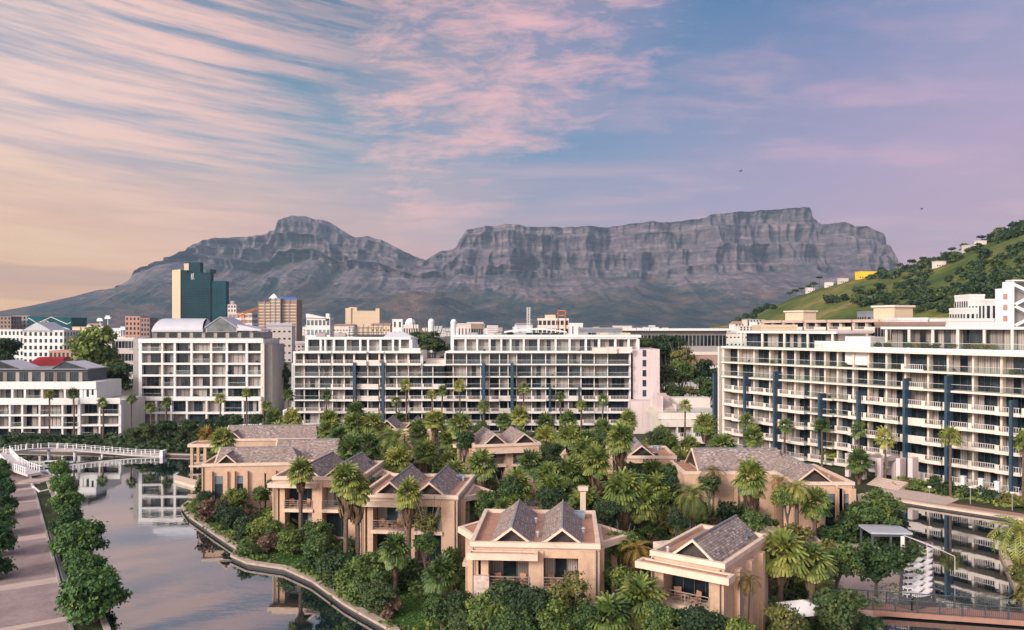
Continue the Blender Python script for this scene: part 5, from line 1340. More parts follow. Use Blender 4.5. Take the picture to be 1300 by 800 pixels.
def feather_crown(seed, r=2.4, nf=46):
    g = np.random.default_rng(seed); C = []; U = []; V = []; T = []
    for i in range(nf):
        t_ = (i+.5)/nf; az_ = i*2.39996; e0 = math.radians(84 - 85*t_); ft = g.random()
        hd = np.array([math.cos(az_), math.sin(az_), 0]); side = np.array([-math.sin(az_), math.cos(az_), 0]); p = np.zeros(3); e = e0; st_ = r/11
        for s_ in range(13):
            d = hd*math.cos(e)+np.array([0, 0, math.sin(e)]); q = p + d*st_
            if s_ > 1:
                for sg in (-1, 1):
                    l_ = r*.20*(1-(abs(s_-7)/9)**2); bd = side*sg*.85 + d*.6 + np.array([0, 0, -.15]); bd /= np.linalg.norm(bd)
                    C.append(q+bd*l_*.5); U.append(d*.045*r/2.4*1.3); V.append(bd*l_*.55); T.append(np.clip(.5*ft+.4*g.random(), 0, 1))
            C.append((p+q)/2); U.append(side*.03); V.append(d*st_*.5); T.append(.8)
            p = q; e -= math.radians(8.5+3*t_)
    return map(np.array, (C, U, V, T))
TRUNK = {}
def trunk_mesh(h, r0=.34, r1=.22, seed=0, lean=.0):
    k = (round(h*2)/2, seed % 3, r0)
    if k in TRUNK: return TRUNK[k]
    g = random.Random(seed % 3); b = MB(); n = max(5, int(k[0]/.8)); dx_ = g.uniform(-1, 1)*.05*k[0]; dy_ = g.uniform(-1, 1)*.03*k[0]
    pts = []; rad = []
    for i in range(n+1):
        t_ = i/n; pts.append((dx_*(t_*t_-t_)*2, dy_*(t_*t_-t_)*2, -1.2+(k[0]+1.2)*t_)); rad.append((r0+(r1-r0)*min(1, t_*2.5))*(1+(.10 if i % 2 else -.04)) + (.18 if i == 0 else 0))
    b.tube(pts, rad, 7); TRUNK[k] = b.mesh('trunk', M['bark']); return TRUNK[k]
FAN = [quads_mesh('crown', *list(fan_crown(10+s)), M['palm']) for s in range(4)]
FANS = [quads_mesh('crown', *list(fan_crown(30+s, 1.9, 24, 8)), M['palm']) for s in range(2)]      # thin crowns for the tall row palms
FANY = [quads_mesh('crown', *list(fan_crown(40+s, 1.9, 26, 8)), M['palmy']) for s in range(1)]
FEA = [quads_mesh('crown', *list(feather_crown(50+s)), M['palm']) for s in range(2)]
FEAY = [quads_mesh('crown', *list(feather_crown(60, 2.4, 24)), M['palmy'])]
SKIRT = [quads_mesh('dead_fronds', *dead_skirt(70+s), M['palmdead']) for s in range(3)]
SKIRTL = [quads_mesh('dead_fronds', *dead_skirt(80+s, 1.15, 240, 3.0), M['palmdead']) for s in range(2)]
PLANTS = []                                      # (object, kind words) for the labels given at the end
def ground_z(x, y): return 1.0
def palm(cx, cy, dpx, kind='fan', Y=None, dia=3.9, skirt=1, zmin=2.2):
    if Y is None: Y = dia*F/dpx
    r = dpx*Y/F/2
    z = H-(cy-HY)*Y/F; zc = max(z, 1+zmin)
    x = X_(cx, Y)
    rt = empty('palm_tree', (x, Y, 1.0), rng.uniform(0, 6.28))
    src = {'fan': FAN, 'thin': FANS, 'fany': FANY, 'feather': FEA, 'feathery': FEAY}[kind]
    sc_ = r/(1.62 if kind in ('fan', 'fany') else 1.75 if kind == 'thin' else 2.1)
    hc = zc-1.0
    o = link_mesh('crown', rng.choice(src), rt, (0, 0, hc)); o.scale = (sc_*rng.uniform(.9, 1.1), sc_*rng.uniform(.9, 1.1), sc_*rng.uniform(.85, 1.25)); o.rotation_euler = (rng.uniform(-.14, .14), rng.uniform(-.14, .14), 0)
    tr_ = link_mesh('trunk', trunk_mesh(hc+.1, .26 if kind == 'thin' else .34, .17 if kind == 'thin' else .24, len(PLANTS)), rt)
    tr_.scale = (1, 1, (hc+.1)/(round((hc+.1)*2)/2))
    if kind in ('fan', 'fany') and skirt:
        s_ = link_mesh('dead_fronds', rng.choice(SKIRTL if skirt > 1 else SKIRT), rt, (0, 0, hc-.1)); s_.scale = (sc_,)*3
    PLANTS.append((rt, kind, 'palm')); return rt
# row before the left white blocks and the middle blocks
for cx, cy in [(63, 502), (93, 500), (130, 512), (167, 507), (191, 518), (212, 511), (280, 507), (313, 500), (339, 516)]: palm(cx, cy, 15, 'thin', Y=179+rng.random()*4)
for cx, cy in [(366, 503), (415, 503), (503, 510), (515, 490), (548, 502), (562, 497), (583, 491), (614, 517), (665, 494), (711, 504), (738, 515), (766, 509)]: palm(cx, cy, 16.5, 'thin', Y=183+rng.random()*5)
for cx, cy, d, Y in [(870, 516, 18, 165), (948, 536, 20, 158), (997, 541, 21, 152), (1043, 541, 23, 146), (1090, 546, 21, 141), (1123, 557, 25, 132), (1207, 556, 28, 121), (1299, 560, 26, 117)]: palm(cx, cy, d, 'thin', Y=Y)
ISL = [(349, 533, 22), (371, 535, 25), (353, 552, 24), (399, 531, 16), (419, 536, 26), (451, 526, 26), (449, 539, 30), (418, 548, 28), (472, 541, 30), (466, 566, 34), (446, 576, 36),
       (508, 533, 20), (531, 552, 28), (552, 534, 28), (584, 541, 30), (505, 585, 36), (570, 590, 32), (660, 529, 25), (693, 539, 24), (721, 537, 24),
       (724, 556, 32), (693, 559, 28), (612, 592, 38), (675, 589, 34), (698, 606, 38), (723, 604, 38), (798, 535, 24), (787, 559, 36), (756, 588, 38), (791, 626, 46), (896, 540, 30),
       (918, 568, 32), (956, 556, 27), (1017, 571, 22), (1057, 584, 26), (1090, 587, 30), (953, 609, 40), (921, 636, 36), (871, 632, 36), (845, 640, 38), (991, 655, 34),
       (660, 560, 26), (640, 535, 22), (570, 560, 28), (605, 570, 28), (745, 560, 28), (765, 545, 24), (812, 585, 32), (830, 605, 34), (735, 625, 38), (760, 640, 36), (868, 590, 30), (433, 556, 30), (490, 560, 28), (540, 575, 32)]
for k in range(30):
    cy = rng.uniform(555, 650); ISL.append((rng.uniform(580, 910) if k % 3 else rng.uniform(400, 600), cy, 20+(cy-540)*.22))
for cx, cy, d in ISL: palm(cx, cy, d, 'fan', skirt=2 if rng.random() < .45 else 1)
palm(283, 560, 29, 'fan'); palm(261, 553, 19, 'fany', dia=3.2)
palm(382, 600, 36, 'fan', Y=92); palm(440, 610, 44, 'fan', Y=80, skirt=2); palm(452, 622, 38, 'fan', Y=80.5, skirt=2); palm(519, 629, 36, 'fan', Y=82, skirt=2)
palm(503, 561, 46, 'feather', dia=5.2); palm(600, 560, 30, 'feather', dia=4.6); palm(880, 633, 50, 'feather', dia=4.8); palm(846, 645, 40, 'feather', dia=4.4)
palm(700, 625, 36, 'fan', Y=98); palm(640, 650, 30, 'fan', Y=84); palm(815, 640, 40, 'fan', Y=96); palm(742, 575, 32, 'fan', Y=118); palm(1035, 640, 34, 'fan', Y=94); palm(992, 704, 56, 'fan', Y=69, skirt=1); palm(1030, 716, 50, 'fan', Y=69.5); palm(950, 738, 32, 'feathery', Y=61.5); palm(812, 762, 60, 'fan', Y=62, zmin=1.4); palm(774, 786, 54, 'fan', Y=60, zmin=1.2)
palm(808, 700, 44, 'feathery', Y=70, zmin=1.6); palm(501, 700, 38, 'fan', Y=76, zmin=1.6); palm(559, 733, 40, 'fan', Y=69, zmin=1.0); palm(598, 796, 44, 'feather', Y=63, zmin=.8)
palm(1012, 622, 34, 'feather', Y=92); palm(991, 612, 30, 'feathery', Y=96); palm(905, 600, 30, 'feathery', Y=106); palm(757, 608, 36, 'fany', dia=3.8); palm(530, 560, 26, 'fany')
palm(1296, 680, 66, 'feather', Y=80); palm(372, 648, 30, 'fan', Y=101, skirt=0, zmin=1.4); palm(363, 665, 34, 'feather', Y=97, zmin=1.0)

# broad-leaved trees and shrubs
SH = {}
for key, mt, seeds in (('leaf', 'leaf', 4), ('leafd', 'leafd', 3), ('leafy', 'leafy', 2), ('leafr', 'leafr', 2)):
    SH[key] = [leaf_cloud('foliage', lobes_round(100+s*7, 1.0, 1.5, 10), 1700, .10, M[mt], s+5) for s in range(seeds)]
TRN = [leaf_cloud('crown', lobes_round(200+s, 2.45, 4.0, 18), 7000, .19, M['leaf'], s+50) for s in range(3)]
TRD = [leaf_cloud('crown', lobes_round(230+s, 2.45, 4.0, 18), 7000, .19, M['leafd'], s+60) for s in range(3)]
TRY = [leaf_cloud('crown', lobes_round(250+s, 2.3, 3.6, 12), 3000, .18, M['leafy'], s+70) for s in range(2)]
TRP = [leaf_cloud('crown', [(x, y, z*.7, q*.9) for x, y, z, q in lobes_round(270+s, 2.4, 4.0, 22)], 8500, .17, M['leaft'], s+80) for s in range(3)]
def limbs_mesh(seed, h, r, top):
    g = random.Random(seed); b = MB(); b.tube([(0, 0, -1), (g.uniform(-.1, .1), 0, h*.5), (0, 0, h)], [.22, .16, .13], 7)
    for i in range(6):
        a = i*1.05+g.uniform(-.3, .3); b.tube([(0, 0, h*(.6+.06*i)), (math.cos(a)*r*.35, math.sin(a)*r*.35, h+top*.25), (math.cos(a)*r*.7, math.sin(a)*r*.7, h+top*(.45+.1*g.random()))], [.09, .06, .03], 5)
    return b.mesh('trunk', M['bark2'])
LIMB = [limbs_mesh(s, 2.0, 2.6, 3.2) for s in range(3)]
def tree(px, py, dpx, Y, kind, src, zr=1.0, name='tree', base=1.0):
    """px,py centre of the crown in the photo, dpx its width"""
    r = dpx*Y/F/2; sc_ = r/2.6; x = X_(px, Y); zc = H-(py-HY)*Y/F
    rt = empty(name, (x, Y, base), rng.uniform(0, 6.28))
    zb = max(.2, zc-base-2.0*sc_*zr)
    o = link_mesh('crown', rng.choice(src), rt, (0, 0, zb)); o.scale = (sc_, sc_, sc_*zr)
    t_ = link_mesh('trunk', rng.choice(LIMB), rt); t_.scale = (sc_, sc_, max(.3, (zb+sc_*.9)/2.6)*1.0)
    PLANTS.append((rt, kind, 'tree')); return rt
def shrub(x, y, s_, key, zr=1.0, base=1.0):
    rt = link_mesh('shrub', rng.choice(SH[key]), None, (x, y, base-.15)); rt.scale = (s_, s_, s_*zr); rt.rotation_euler = (0, 0, rng.uniform(0, 6.28))
    PLANTS.append((rt, key, 'shrub')); return rt
# promenade trees, right row and left row
for px, py, d, Y in [(75, 592, 30, 128), (79, 612, 38, 117), (84, 634, 46, 108), (86, 656, 48, 99), (98, 692, 72, 87.5), (110, 736, 52, 79.5), (122, 762, 58, 75), (122, 800, 92, 69.5), (99, 718, 40, 83)]: tree(px, py, d, Y, 'prom', TRP, 1.15)
for px, py, d, Y in [(1, 586, 26, 136), (-1, 606, 32, 126), (0, 628, 40, 117), (-2, 652, 46, 107), (-4, 680, 52, 98), (-8, 712, 58, 89), (-16, 748, 64, 81)]: tree(px, py, d, Y, 'proml', TRP, 1.2)
# big dark trees of the city and the gap
for px, py, d, Y, s_, zr in [(118, 452, 74, 300, TRN, 1.15), (6, 446, 40, 290, TRD, 1.0), (148, 480, 50, 240, TRD, .9), (124, 478, 36, 235, TRD, .9), (355, 485, 44, 215, TRD, 1.3), (350, 470, 30, 225, TRD, 1.0),
        (548, 434, 46, 230, TRD, .8), (530, 430, 26, 235, TRD, .8), (845, 445, 52, 262, TRD, .9), (865, 452, 44, 240, TRY, .9), (842, 478, 36, 215, TRD, 1.0), (866, 476, 40, 222, TRN, 1.0), (890, 470, 44, 230, TRD, .9),
        (900, 492, 44, 205, TRN, .8), (855, 495, 36, 200, TRD, .8), (878, 496, 30, 205, TRY, .6), (918, 478, 30, 240, TRD, 1.0), (815, 440, 30, 255, TRD, .9)]: tree(px, py, d, Y, 'far', s_, zr)
for px, py, d in [(170, 553, 26), (188, 549, 30), (215, 546, 34), (240, 543, 28), (262, 540, 26), (282, 536, 26), (300, 533, 24), (326, 532, 22), (228, 556, 24), (252, 552, 22), (200, 560, 22), (275, 549, 22)]: tree(px, py, d, 172, 'bank', TRD, .9)
# trees on the island
for px, py, d, Y, s_ in [(724, 748, 66, 61.5, TRY), (545, 660, 46, 78, TRY), (620, 776, 66, 61, TRN), (675, 780, 64, 60, TRD), (745, 785, 50, 60, TRN), (590, 788, 50, 62, TRD), (840, 790, 56, 58, TRN), (888, 800, 64, 57.5, TRD), (938, 798, 50, 57, TRN), (560, 770, 50, 66, TRN), (795, 765, 44, 64, TRD), (705, 795, 50, 59, TRN), (650, 800, 60, 59, TRN), (1115, 650, 66, 92, TRN), (1085, 655, 50, 96, TRD), (1113, 716, 62, 76, TRN), (1062, 708, 60, 74, TRN), (1066, 775, 70, 64, TRD), (1000, 785, 64, 60, TRY),
        (830, 558, 28, 138, TRD), (825, 590, 44, 118, TRD), (855, 600, 40, 112, TRN), (880, 600, 34, 116, TRY), (800, 600, 40, 112, TRD), (845, 618, 36, 104, TRD), (590, 560, 30, 128, TRN), (765, 565, 30, 128, TRN),
        (645, 620, 44, 92, TRN), (620, 640, 40, 86, TRN), (560, 620, 36, 96, TRD), (590, 612, 30, 98, TRN), (262, 640, 26, 112, TRD), (275, 660, 30, 107, TRD), (262, 655, 26, 110, TRD), (296, 668, 34, 101, TRD), (312, 684, 38, 96, TRD), (348, 690, 34, 95, TRN), (352, 680, 30, 98, TRD), (428, 724, 56, 78, TRD), (452, 742, 56, 75, TRN), (478, 762, 54, 71, TRD), (405, 705, 50, 84, TRN), (372, 692, 44, 90, TRN), (415, 715, 34, 86, TRN), (300, 632, 30, 110, TRN), (330, 628, 28, 109, TRN), (352, 620, 34, 108, TRD), (285, 650, 34, 104, TRD), (335, 676, 48, 96, TRN),
        (405, 690, 46, 90, TRN), (465, 740, 62, 76, TRN), (440, 722, 40, 80, TRD), (790, 690, 46, 72, TRN), (790, 730, 44, 67, TRN), (860, 660, 36, 84, TRD), (700, 575, 30, 120, TRD), (1000, 630, 40, 92, TRN), (960, 660, 40, 84, TRN),
        (648, 770, 70, 62, TRD), (700, 780, 60, 60, TRN), (590, 775, 50, 64, TRD), (540, 690, 36, 76, TRN), (700, 640, 44, 84, TRD), (770, 655, 44, 82, TRD), (480, 620, 34, 98, TRD), (900, 615, 34, 104, TRD)]: tree(px, py, d, Y, 'isle', s_, rng.uniform(.85, 1.1))
for px, py, d in [(840, 548, 22), (850, 560, 20), (905, 560, 22), (480, 548, 24), (610, 545, 22), (650, 560, 22), (760, 552, 24), (570, 548, 22), (430, 565, 26)]: tree(px, py, d, 150, 'isle', TRN, 1.1)
# shrubs: island fill, kept off the villas, lawns and paths
def in_poly(x, y, P_):
    c = False; j = len(P_)-1
    for i in range(len(P_)):
        if (P_[i][1] > y) != (P_[j][1] > y) and x < (P_[j][0]-P_[i][0])*(y-P_[i][1])/(P_[j][1]-P_[i][1])+P_[i][0]: c = not c
        j = i
    return c
ISLE = ISLE_W[3:] + [(2, 58), (31, 60)] + ISLE_E + [GP(1092, 625), GP(1000, 598), GP(900, 590), GP(700, 575), GP(400, 575), GP(262, 580)]
LAWNS = [[GP(350, 716), GP(400, 724), GP(420, 712), GP(400, 692), GP(345, 696)], [GP(470, 765), GP(520, 800), GP(560, 800), GP(545, 765), GP(520, 748)], [GP(1108, 745), GP(1160, 735), GP(1160, 755), GP(1110, 765)]]
PAVED = [[GP(1040, 690), GP(1098, 690), GP(1125, 720), GP(1165, 735), GP(1160, 770), GP(1060, 765), GP(1055, 720)], [GP(860, 655), GP(880, 655), GP(890, 690), GP(872, 690)], [GP(940, 668), GP(1030, 668), GP(1040, 692), GP(950, 692)]]
def blocked(x, y, m_=1.0):
    for rt, w_, d, a in VILLAS:
        dx_, dy_ = x-rt.location.x, y-rt.location.y; c, s_ = math.cos(-a), math.sin(-a)
        lx_, ly_ = dx_*c-dy_*s_, dx_*s_+dy_*c
        if -w_/2-m_ < lx_ < w_/2+m_ and -m_ < ly_ < d+m_: return True
    if -17+39.2-m_ < x < 39 and 106-m_ < y < 116+m_: return True
    return any(in_poly(x, y, q) for q in LAWNS+PAVED)
def edge_ok(x, y, m_):
    return all(in_poly(x+dx_, y+dy_, ISLE) for dx_, dy_ in ((m_, 0), (-m_, 0), (0, m_), (0, -m_)))
spots = []; tries = 0
while len(spots) < 215 and tries < 9000:
    tries += 1; y = 58 + 100*rng.random()**1.35; x = rng.uniform(-.45, .48)*y*1.1
    if not edge_ok(x, y, 1.5) or blocked(x, y, 1.0): continue
    if any((x-a)**2+(y-c)**2 < (1.7+y/90)**2 for a, c in spots): continue
    spots.append((x, y))
for x, y in spots:
    key = rng.choices(['leaf', 'leafd', 'leafy', 'leafr'], [4, 3.2, 2.2, 1.8])[0]
    shrub(x, y, rng.uniform(1.0, 1.9)*(1+(y-60)/200), key, rng.uniform(.8, 1.15))
# strappy clumps: young palms without a trunk
k_ = 0; tries = 0
while k_ < 34 and tries < 3000:
    tries += 1; y = 58+80*rng.random()**1.3; x = rng.uniform(-.42, .46)*y*1.1
    if not edge_ok(x, y, 1.2) or blocked(x, y, .8): continue
    src = FEA if k_ % 3 else (FEAY if k_ % 2 else FAN); rt = link_mesh('palm_shrub', rng.choice(src), None, (x, y, 1.5)); s_ = rng.uniform(.45, .8); rt.scale = (s_,)*3
    rt.rotation_euler = (0, 0, rng.uniform(0, 6.28)); PLANTS.append((rt, 'strap', 'palm')); k_ += 1
# undergrowth that nobody could count
def undergrowth(name, pts, mats, size, seed, label):
    pass
def ug(name, n, mat, seed, test, bx, size=.2, hmax=1.0):
    g = np.random.default_rng(seed); C = []; 
    x = g.uniform(bx[0], bx[1], n*3); y = g.uniform(bx[2], bx[3], n*3); keep = []
    cell = {}
    for i in range(len(x)):
        k = (int(x[i]*1.2), int(y[i]*1.2))
        if k not in cell: cell[k] = test((k[0]+.5)/1.2, (k[1]+.5)/1.2)
        if cell[k]: keep.append(i)
        if len(keep) >= n: break
    x = x[keep]; y = y[keep]
    hh = np.clip((fbm(x/2.2, y/2.2, 3, seed)-.35)*2.6, .05, 1.1)*hmax
    z = 1.0 + hh*(0.35+.65*g.random(len(x)))
    C = np.stack([x, y, z], 1); N = g.normal(size=C.shape)*.6+np.array([0, -.2, .8]); N /= np.linalg.norm(N, axis=1)[:, None]
    a = np.cross(N, g.normal(size=C.shape)); a /= np.linalg.norm(a, axis=1)[:, None]; b_ = np.cross(N, a)
    s_ = (size*(.6+.8*g.random(len(x))))[:, None]
    tint = np.clip(fbm(x/1.5, y/1.5, 3, seed+9)*.9-.1 + .35*g.random(len(x)), 0, 1)
    return tag(link_mesh(name, quads_mesh(name, C, a*s_*.5, b_*s_*.6, tint, mat)), kind='stuff')
ug('undergrowth', 90000, M['leaf'], 3, lambda x, y: edge_ok(x, y, .9) and not blocked(x, y, .25), (-50, 56, 56, 130), .26, 1.0)
ug('undergrowth', 36000, M['leaf'], 4, lambda x, y: edge_ok(x, y, .9) and not blocked(x, y, .25), (-62, 56, 130, 175), .42, 1.5)
ug('lawn_grass', 26000, M['leaf'], 5, lambda x, y: any(in_poly(x, y, q) for q in LAWNS), (-40, 40, 58, 110), .13, .07)
FARB = [GP(0, 568), GP(258, 576), GP(400, 566), GP(700, 566), GP(700, 556), GP(400, 552), GP(258, 556), GP(0, 556)]
ug('undergrowth', 16000, M['leafd'], 6, lambda x, y: in_poly(x, y, FARB), (-125, 20, 160, 190), .5, 1.6)
# garden before the right block
def right_garden(x, y):
    k = (Vector((x, y)) - A0); s_ = k.dot(AD); q = k.dot(Vector((AD.y, -AD.x)))
    return s_ > 40 and 3.2 < q < 9.5 and s_ < 96 and not (tpx(1105) < s_ < tpx(1160))
ug('undergrowth', 16000, M['leaf'], 7, right_garden, (40, 100, 85, 135), .25, 1.2)
for s_, q, z_ in [(48.0, 7.0, 1.2), (50.5, 6.0, 1.5), (53, 7.5, 1.6), (55.5, 6.5, 1.3), (59, 7.2, 1.5), (62, 6.6, 1.2), (46, 6.0, 1.2), (66, 7, 1.4), (70, 6.5, 1.5), (61, 5.0, 1.1), (64, 8, 1.2)]:
    p = A0 + AD*s_ + Vector((AD.y, -AD.x))*q; shrub(p.x, p.y, z_, rng.choice(['leaf', 'leafd', 'leafy']))
# roof-terrace planting on the right block
for px in (1110, 1122, 1150, 1160, 1172, 1184, 1205, 1225, 1235, 1246, 1256):
    t_ = tpx(px); p = A0 + AD*t_ + Vector((-AD.y, AD.x))*1.0
    o = shrub(p.x, p.y, .85, rng.choice(['leaf', 'leafd', 'leafy']), .9, 23.4); PLANTS[-1] = (o, 'roof', 'shrub')
# potted plants on the balconies
for (ax, ay, au, px_, dep_, zs, n_) in ((X_(373, 196), 196, 0, (373, 565), .5, [0.2]+FL[:6], 26), (X_(565, 196), 196, 0, (565, 795), .5, [0.2]+FL, 34), (X_(175, 200), 201.2, 0, (175, 330), .7, [9, 11.8, 14.8, 17.8, 20.8], 18)):
    for k in range(n_):
        px = rng.uniform(*px_); o = shrub(X_(px, ay), ay+rng.uniform(.3, 1.0), rng.uniform(.28, .6), rng.choice(['leaf', 'leafd', 'leafr', 'leafy']), 1.0, rng.choice(zs)+.15); o.name = 'potted_plant'; PLANTS[-1] = (o, 'pot', 'potted plant')
for k in range(34):
    t_ = rng.uniform(tpx(925), tpx(1298)); p = A0+AD*t_+Vector((-AD.y, AD.x))*rng.uniform(.2, 1.2)
    o = shrub(p.x, p.y, rng.uniform(.28, .6), rng.choice(['leaf', 'leafd', 'leafr', 'leafy']), 1.0, rng.choice(FR)+.15); o.name = 'potted_plant'; PLANTS[-1] = (o, 'pot', 'potted plant')
# right bank planting
for px, py, Y, s_ in [(1285, 735, 79, 1.6), (1297, 762, 74, 1.8), (1290, 715, 84, 1.5), (1302, 700, 88, 1.5), (1300, 785, 70, 1.6)]:
    shrub(X_(px, Y)+1.2, Y, s_, 'leafy' if s_ > 1.55 else 'leaf')
# hill trees: dark pines and scrub in clumps
HT = [leaf_cloud('crown', lobes_round(300+s, 4.2, 5.5, 10, .6), 620, 1.0, M['leafd'], s+90) for s in range(4)]
UMB = [leaf_cloud('crown', [(x, y, z*.25, q*.6) for x, y, z, q in lobes_round(320+s, 4.6, 4.0, 12)], 420, .8, M['leafd'], s+95) for s in range(2)]
HTR = MB(); HTR.tube([(0, 0, -2), (0, 0, 3)], [.5, .3], 5); HTR = HTR.mesh('trunk', M['bark2'])
def hill_tree(p, Y, s_, src, up=0.0):
    rt = empty('pine_tree', (X_(p, Y), Y, hill_z(p, Y)-.5), rng.uniform(0, 6.28))
    o = link_mesh('crown', rng.choice(src), rt, (0, 0, up)); o.scale = (s_, s_, s_*rng.uniform(.8, 1.15))
    t_ = link_mesh('trunk', HTR, rt); t_.scale = (1, 1, max(1, up/2.6)); PLANTS.append((rt, 'hill', 'pine')); return rt
def hy(p, py):                                   # depth on the hill seen at a pixel
    Ys_ = np.linspace(float(np.interp(p, [900, 1150, 1300, 1900], [620, 400, 330, 300])), float(hill_yr(p)), 80)
    yy = HY + F*(H-hill_z(p, Ys_))/Ys_; i = int(np.argmin(np.abs(yy-py))); return float(Ys_[i])
cl = [(1055, 384, 9, 3), (1068, 386, 7, 3), (1085, 383, 7, 3), (1108, 374, 16, 8), (1120, 380, 12, 6), (1095, 388, 8, 3), (1118, 352, 14, 7), (1138, 350, 16, 9), (1160, 345, 18, 9), (1180, 338, 18, 9), (1202, 330, 16, 8),
      (1150, 372, 20, 10), (1180, 378, 20, 9), (1140, 385, 16, 7), (1215, 372, 22, 10), (1245, 368, 22, 10), (1238, 340, 10, 5), (1275, 350, 22, 11), (1290, 330, 20, 9), (1285, 300, 16, 8), (1265, 305, 14, 6), (1240, 315, 14, 6), (1292, 372, 14, 6),
      (960, 392, 10, 4), (975, 386, 12, 5), (940, 400, 12, 5), (952, 402, 8, 3), (1298, 290, 10, 5), (1228, 355, 10, 4), (1262, 330, 10, 4), (1165, 392, 20, 5), (1200, 392, 20, 5)]
for p, py, rr_, n in cl:
    for k in range(max(2, int(n*.85))):
        q = p+rng.gauss(0, rr_*.55); w2 = py+rng.gauss(0, rr_*.35)
        hill_tree(q, hy(q, w2), rng.uniform(.75, 1.45), HT)
for i in range(70):
    q = rng.uniform(1135, 1300); w2 = rng.uniform(345, 398); hill_tree(q, hy(q, w2), rng.uniform(.5, 1.1), HT)
for i in range(34):
    q = rng.uniform(1120, 1300); hill_tree(q, float(hill_yr(q))*rng.uniform(.97, 1.01), rng.uniform(.45, .95), HT)
for q in (1010, 1018, 1026, 1033, 1040, 1003): hill_tree(q, float(hill_yr(q))-10, 1.05, UMB, 8 if q != 1040 else 13)
for q in (1140, 1158, 1172, 1208, 1247, 1270): hill_tree(q, float(hill_yr(q)), 1.1, UMB, 7)
# trees scattered among the far houses
for i in range(46):
    q = rng.uniform(100, 950); Yq = rng.uniform(380, 900)
    rt = empty('city_tree', (X_(q, Yq), Yq, 1), rng.uniform(0, 6.28)); o = link_mesh('crown', rng.choice(HT), rt, (0, 0, 1.5)); o.scale = (rng.uniform(.8, 1.5),)*2+(rng.uniform(.8, 1.5),)
    t_ = link_mesh('trunk', HTR, rt); PLANTS.append((rt, 'city', 'city tree'))
# ------------------------------------------------------------------ waterfront furniture
# clipped hedge
hb = MB()
rt = [o for o in bpy.data.objects if o.name == 'hedge'][0]
g = np.random.default_rng(4); n = 5200
x0, x1 = X_(10, 177), X_(108, 177); C = np.stack([g.uniform(x0, x1, n), 176+g.uniform(-.7, .7, n), 1.0+1.7*np.sqrt(g.random(n))], 1)
N = g.normal(size=C.shape)+np.array([0, -.6, .6]); N /= np.linalg.norm(N, axis=1)[:, None]; a = np.cross(N, g.normal(size=C.shape)); a /= np.linalg.norm(a, axis=1)[:, None]; b_ = np.cross(N, a)
C -= np.array(rt.location); link_mesh('foliage', quads_mesh('foliage', C, a*.2, b_*.22, g.random(n), M['leafd']), rt)
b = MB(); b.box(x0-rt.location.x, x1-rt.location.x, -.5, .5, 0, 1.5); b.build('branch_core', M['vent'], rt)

# white footbridge with its landing
def path_deck(b, pts, w_, t_):
    for i in range(len(pts)-1):
        p, q = Vector(pts[i]), Vector(pts[i+1]); d = (q-p); n_ = Vector((-d.y, d.x, 0)).normalized()*w_/2
        b.hexa([p-n_-Vector((0, 0, t_)), q-n_-Vector((0, 0, t_)), q+n_-Vector((0, 0, t_)), p+n_-Vector((0, 0, t_)), p-n_, q-n_, q+n_, p+n_])
def rails(b, pts, w_, sp=1.3, hgt=1.1):
    for s_ in (-1, 1):
        off = []
        for i, p in enumerate(pts):
            a = Vector(pts[max(0, i-1)]); c_ = Vector(pts[min(len(pts)-1, i+1)]); d = c_-a; n_ = Vector((-d.y, d.x, 0)).normalized()*w_/2*s_; off.append(Vector(p)+n_)
        b.tube([p+Vector((0, 0, hgt*.92)) for p in off], .035, 4); b.tube([p+Vector((0, 0, hgt*.5)) for p in off], .02, 4)
        for i in range(len(off)-1):
            L = (off[i+1]-off[i]).length; n = max(1, round(L/sp))
            for k in range(n): q = off[i]+(off[i+1]-off[i])*k/n; b.box(q.x-.07, q.x+.07, q.y-.07, q.y+.07, q.z, q.z+hgt+.05)
def wp(px, py_deck, Y): return PX(px, py_deck, Y)
rt = empty('footbridge', (0, 0, 0), 0, 'long white footbridge with posts arching low over the left canal', 'bridge')
pts = [wp(2, 576, 148), wp(18, 572, 152), wp(38, 569.5, 156), wp(62, 568.5, 159), wp(95, 570, 160), wp(130, 573, 160.5), wp(170, 576.5, 160.5), wp(206, 578, 160.5)]
b = MB(); path_deck(b, pts, 1.8, .30); b.build('deck', M['railmetal'], rt)
b = MB(); rails(b, pts, 1.7, 1.7, .9); b.build('railing', M['whitemetal'], rt)
for i in (1, 3, 4, 5): p = pts[i]; b = MB(); b.tube([(p.x, p.y, -.5), (p.x, p.y, p.z-.4)], .28, 8); b.build('pier', M['whitemetal'], rt)
b = MB(); p = wp(206, 577.5, 160.5); b.box(p.x-.1, p.x+.5, p.y-1.0, p.y+1.0, 0, p.z+.9); b.build('end_pylon', M['whitemetal'], rt)
rt = empty('boarding_ramp', (0, 0, 0), 0, 'white railed ramp curving down from the footbridge to the promenade', 'ramp')
pts = [wp(4, 577, 147), wp(14, 588, 141), wp(28, 596, 136.5), wp(44, 601, 133.5)]
b = MB(); path_deck(b, pts, 2.2, .4); b.build('deck', M['railmetal'], rt); b = MB(); rails(b, pts, 2.3, .9); b.build('railing', M['whitemetal'], rt)
rt = empty('floating_jetty', (0, 0, 0), 0, 'dark rounded jetty with a white rim at the head of the brick path', 'jetty')
jp = [GP(38, 602, .9), GP(60, 598, .9), GP(72, 608, .9), GP(66, 622, .9), GP(50, 626, .9), GP(40, 618, .9)]
b = MB(); b.prism(jp, -.4, .85); b.build('hull', M['dgrey'], rt); b = MB(); ribbon(b, jp+[jp[0]], -.18, .12, .85, 1.15); b.build('rim', M['whitemetal'], rt)
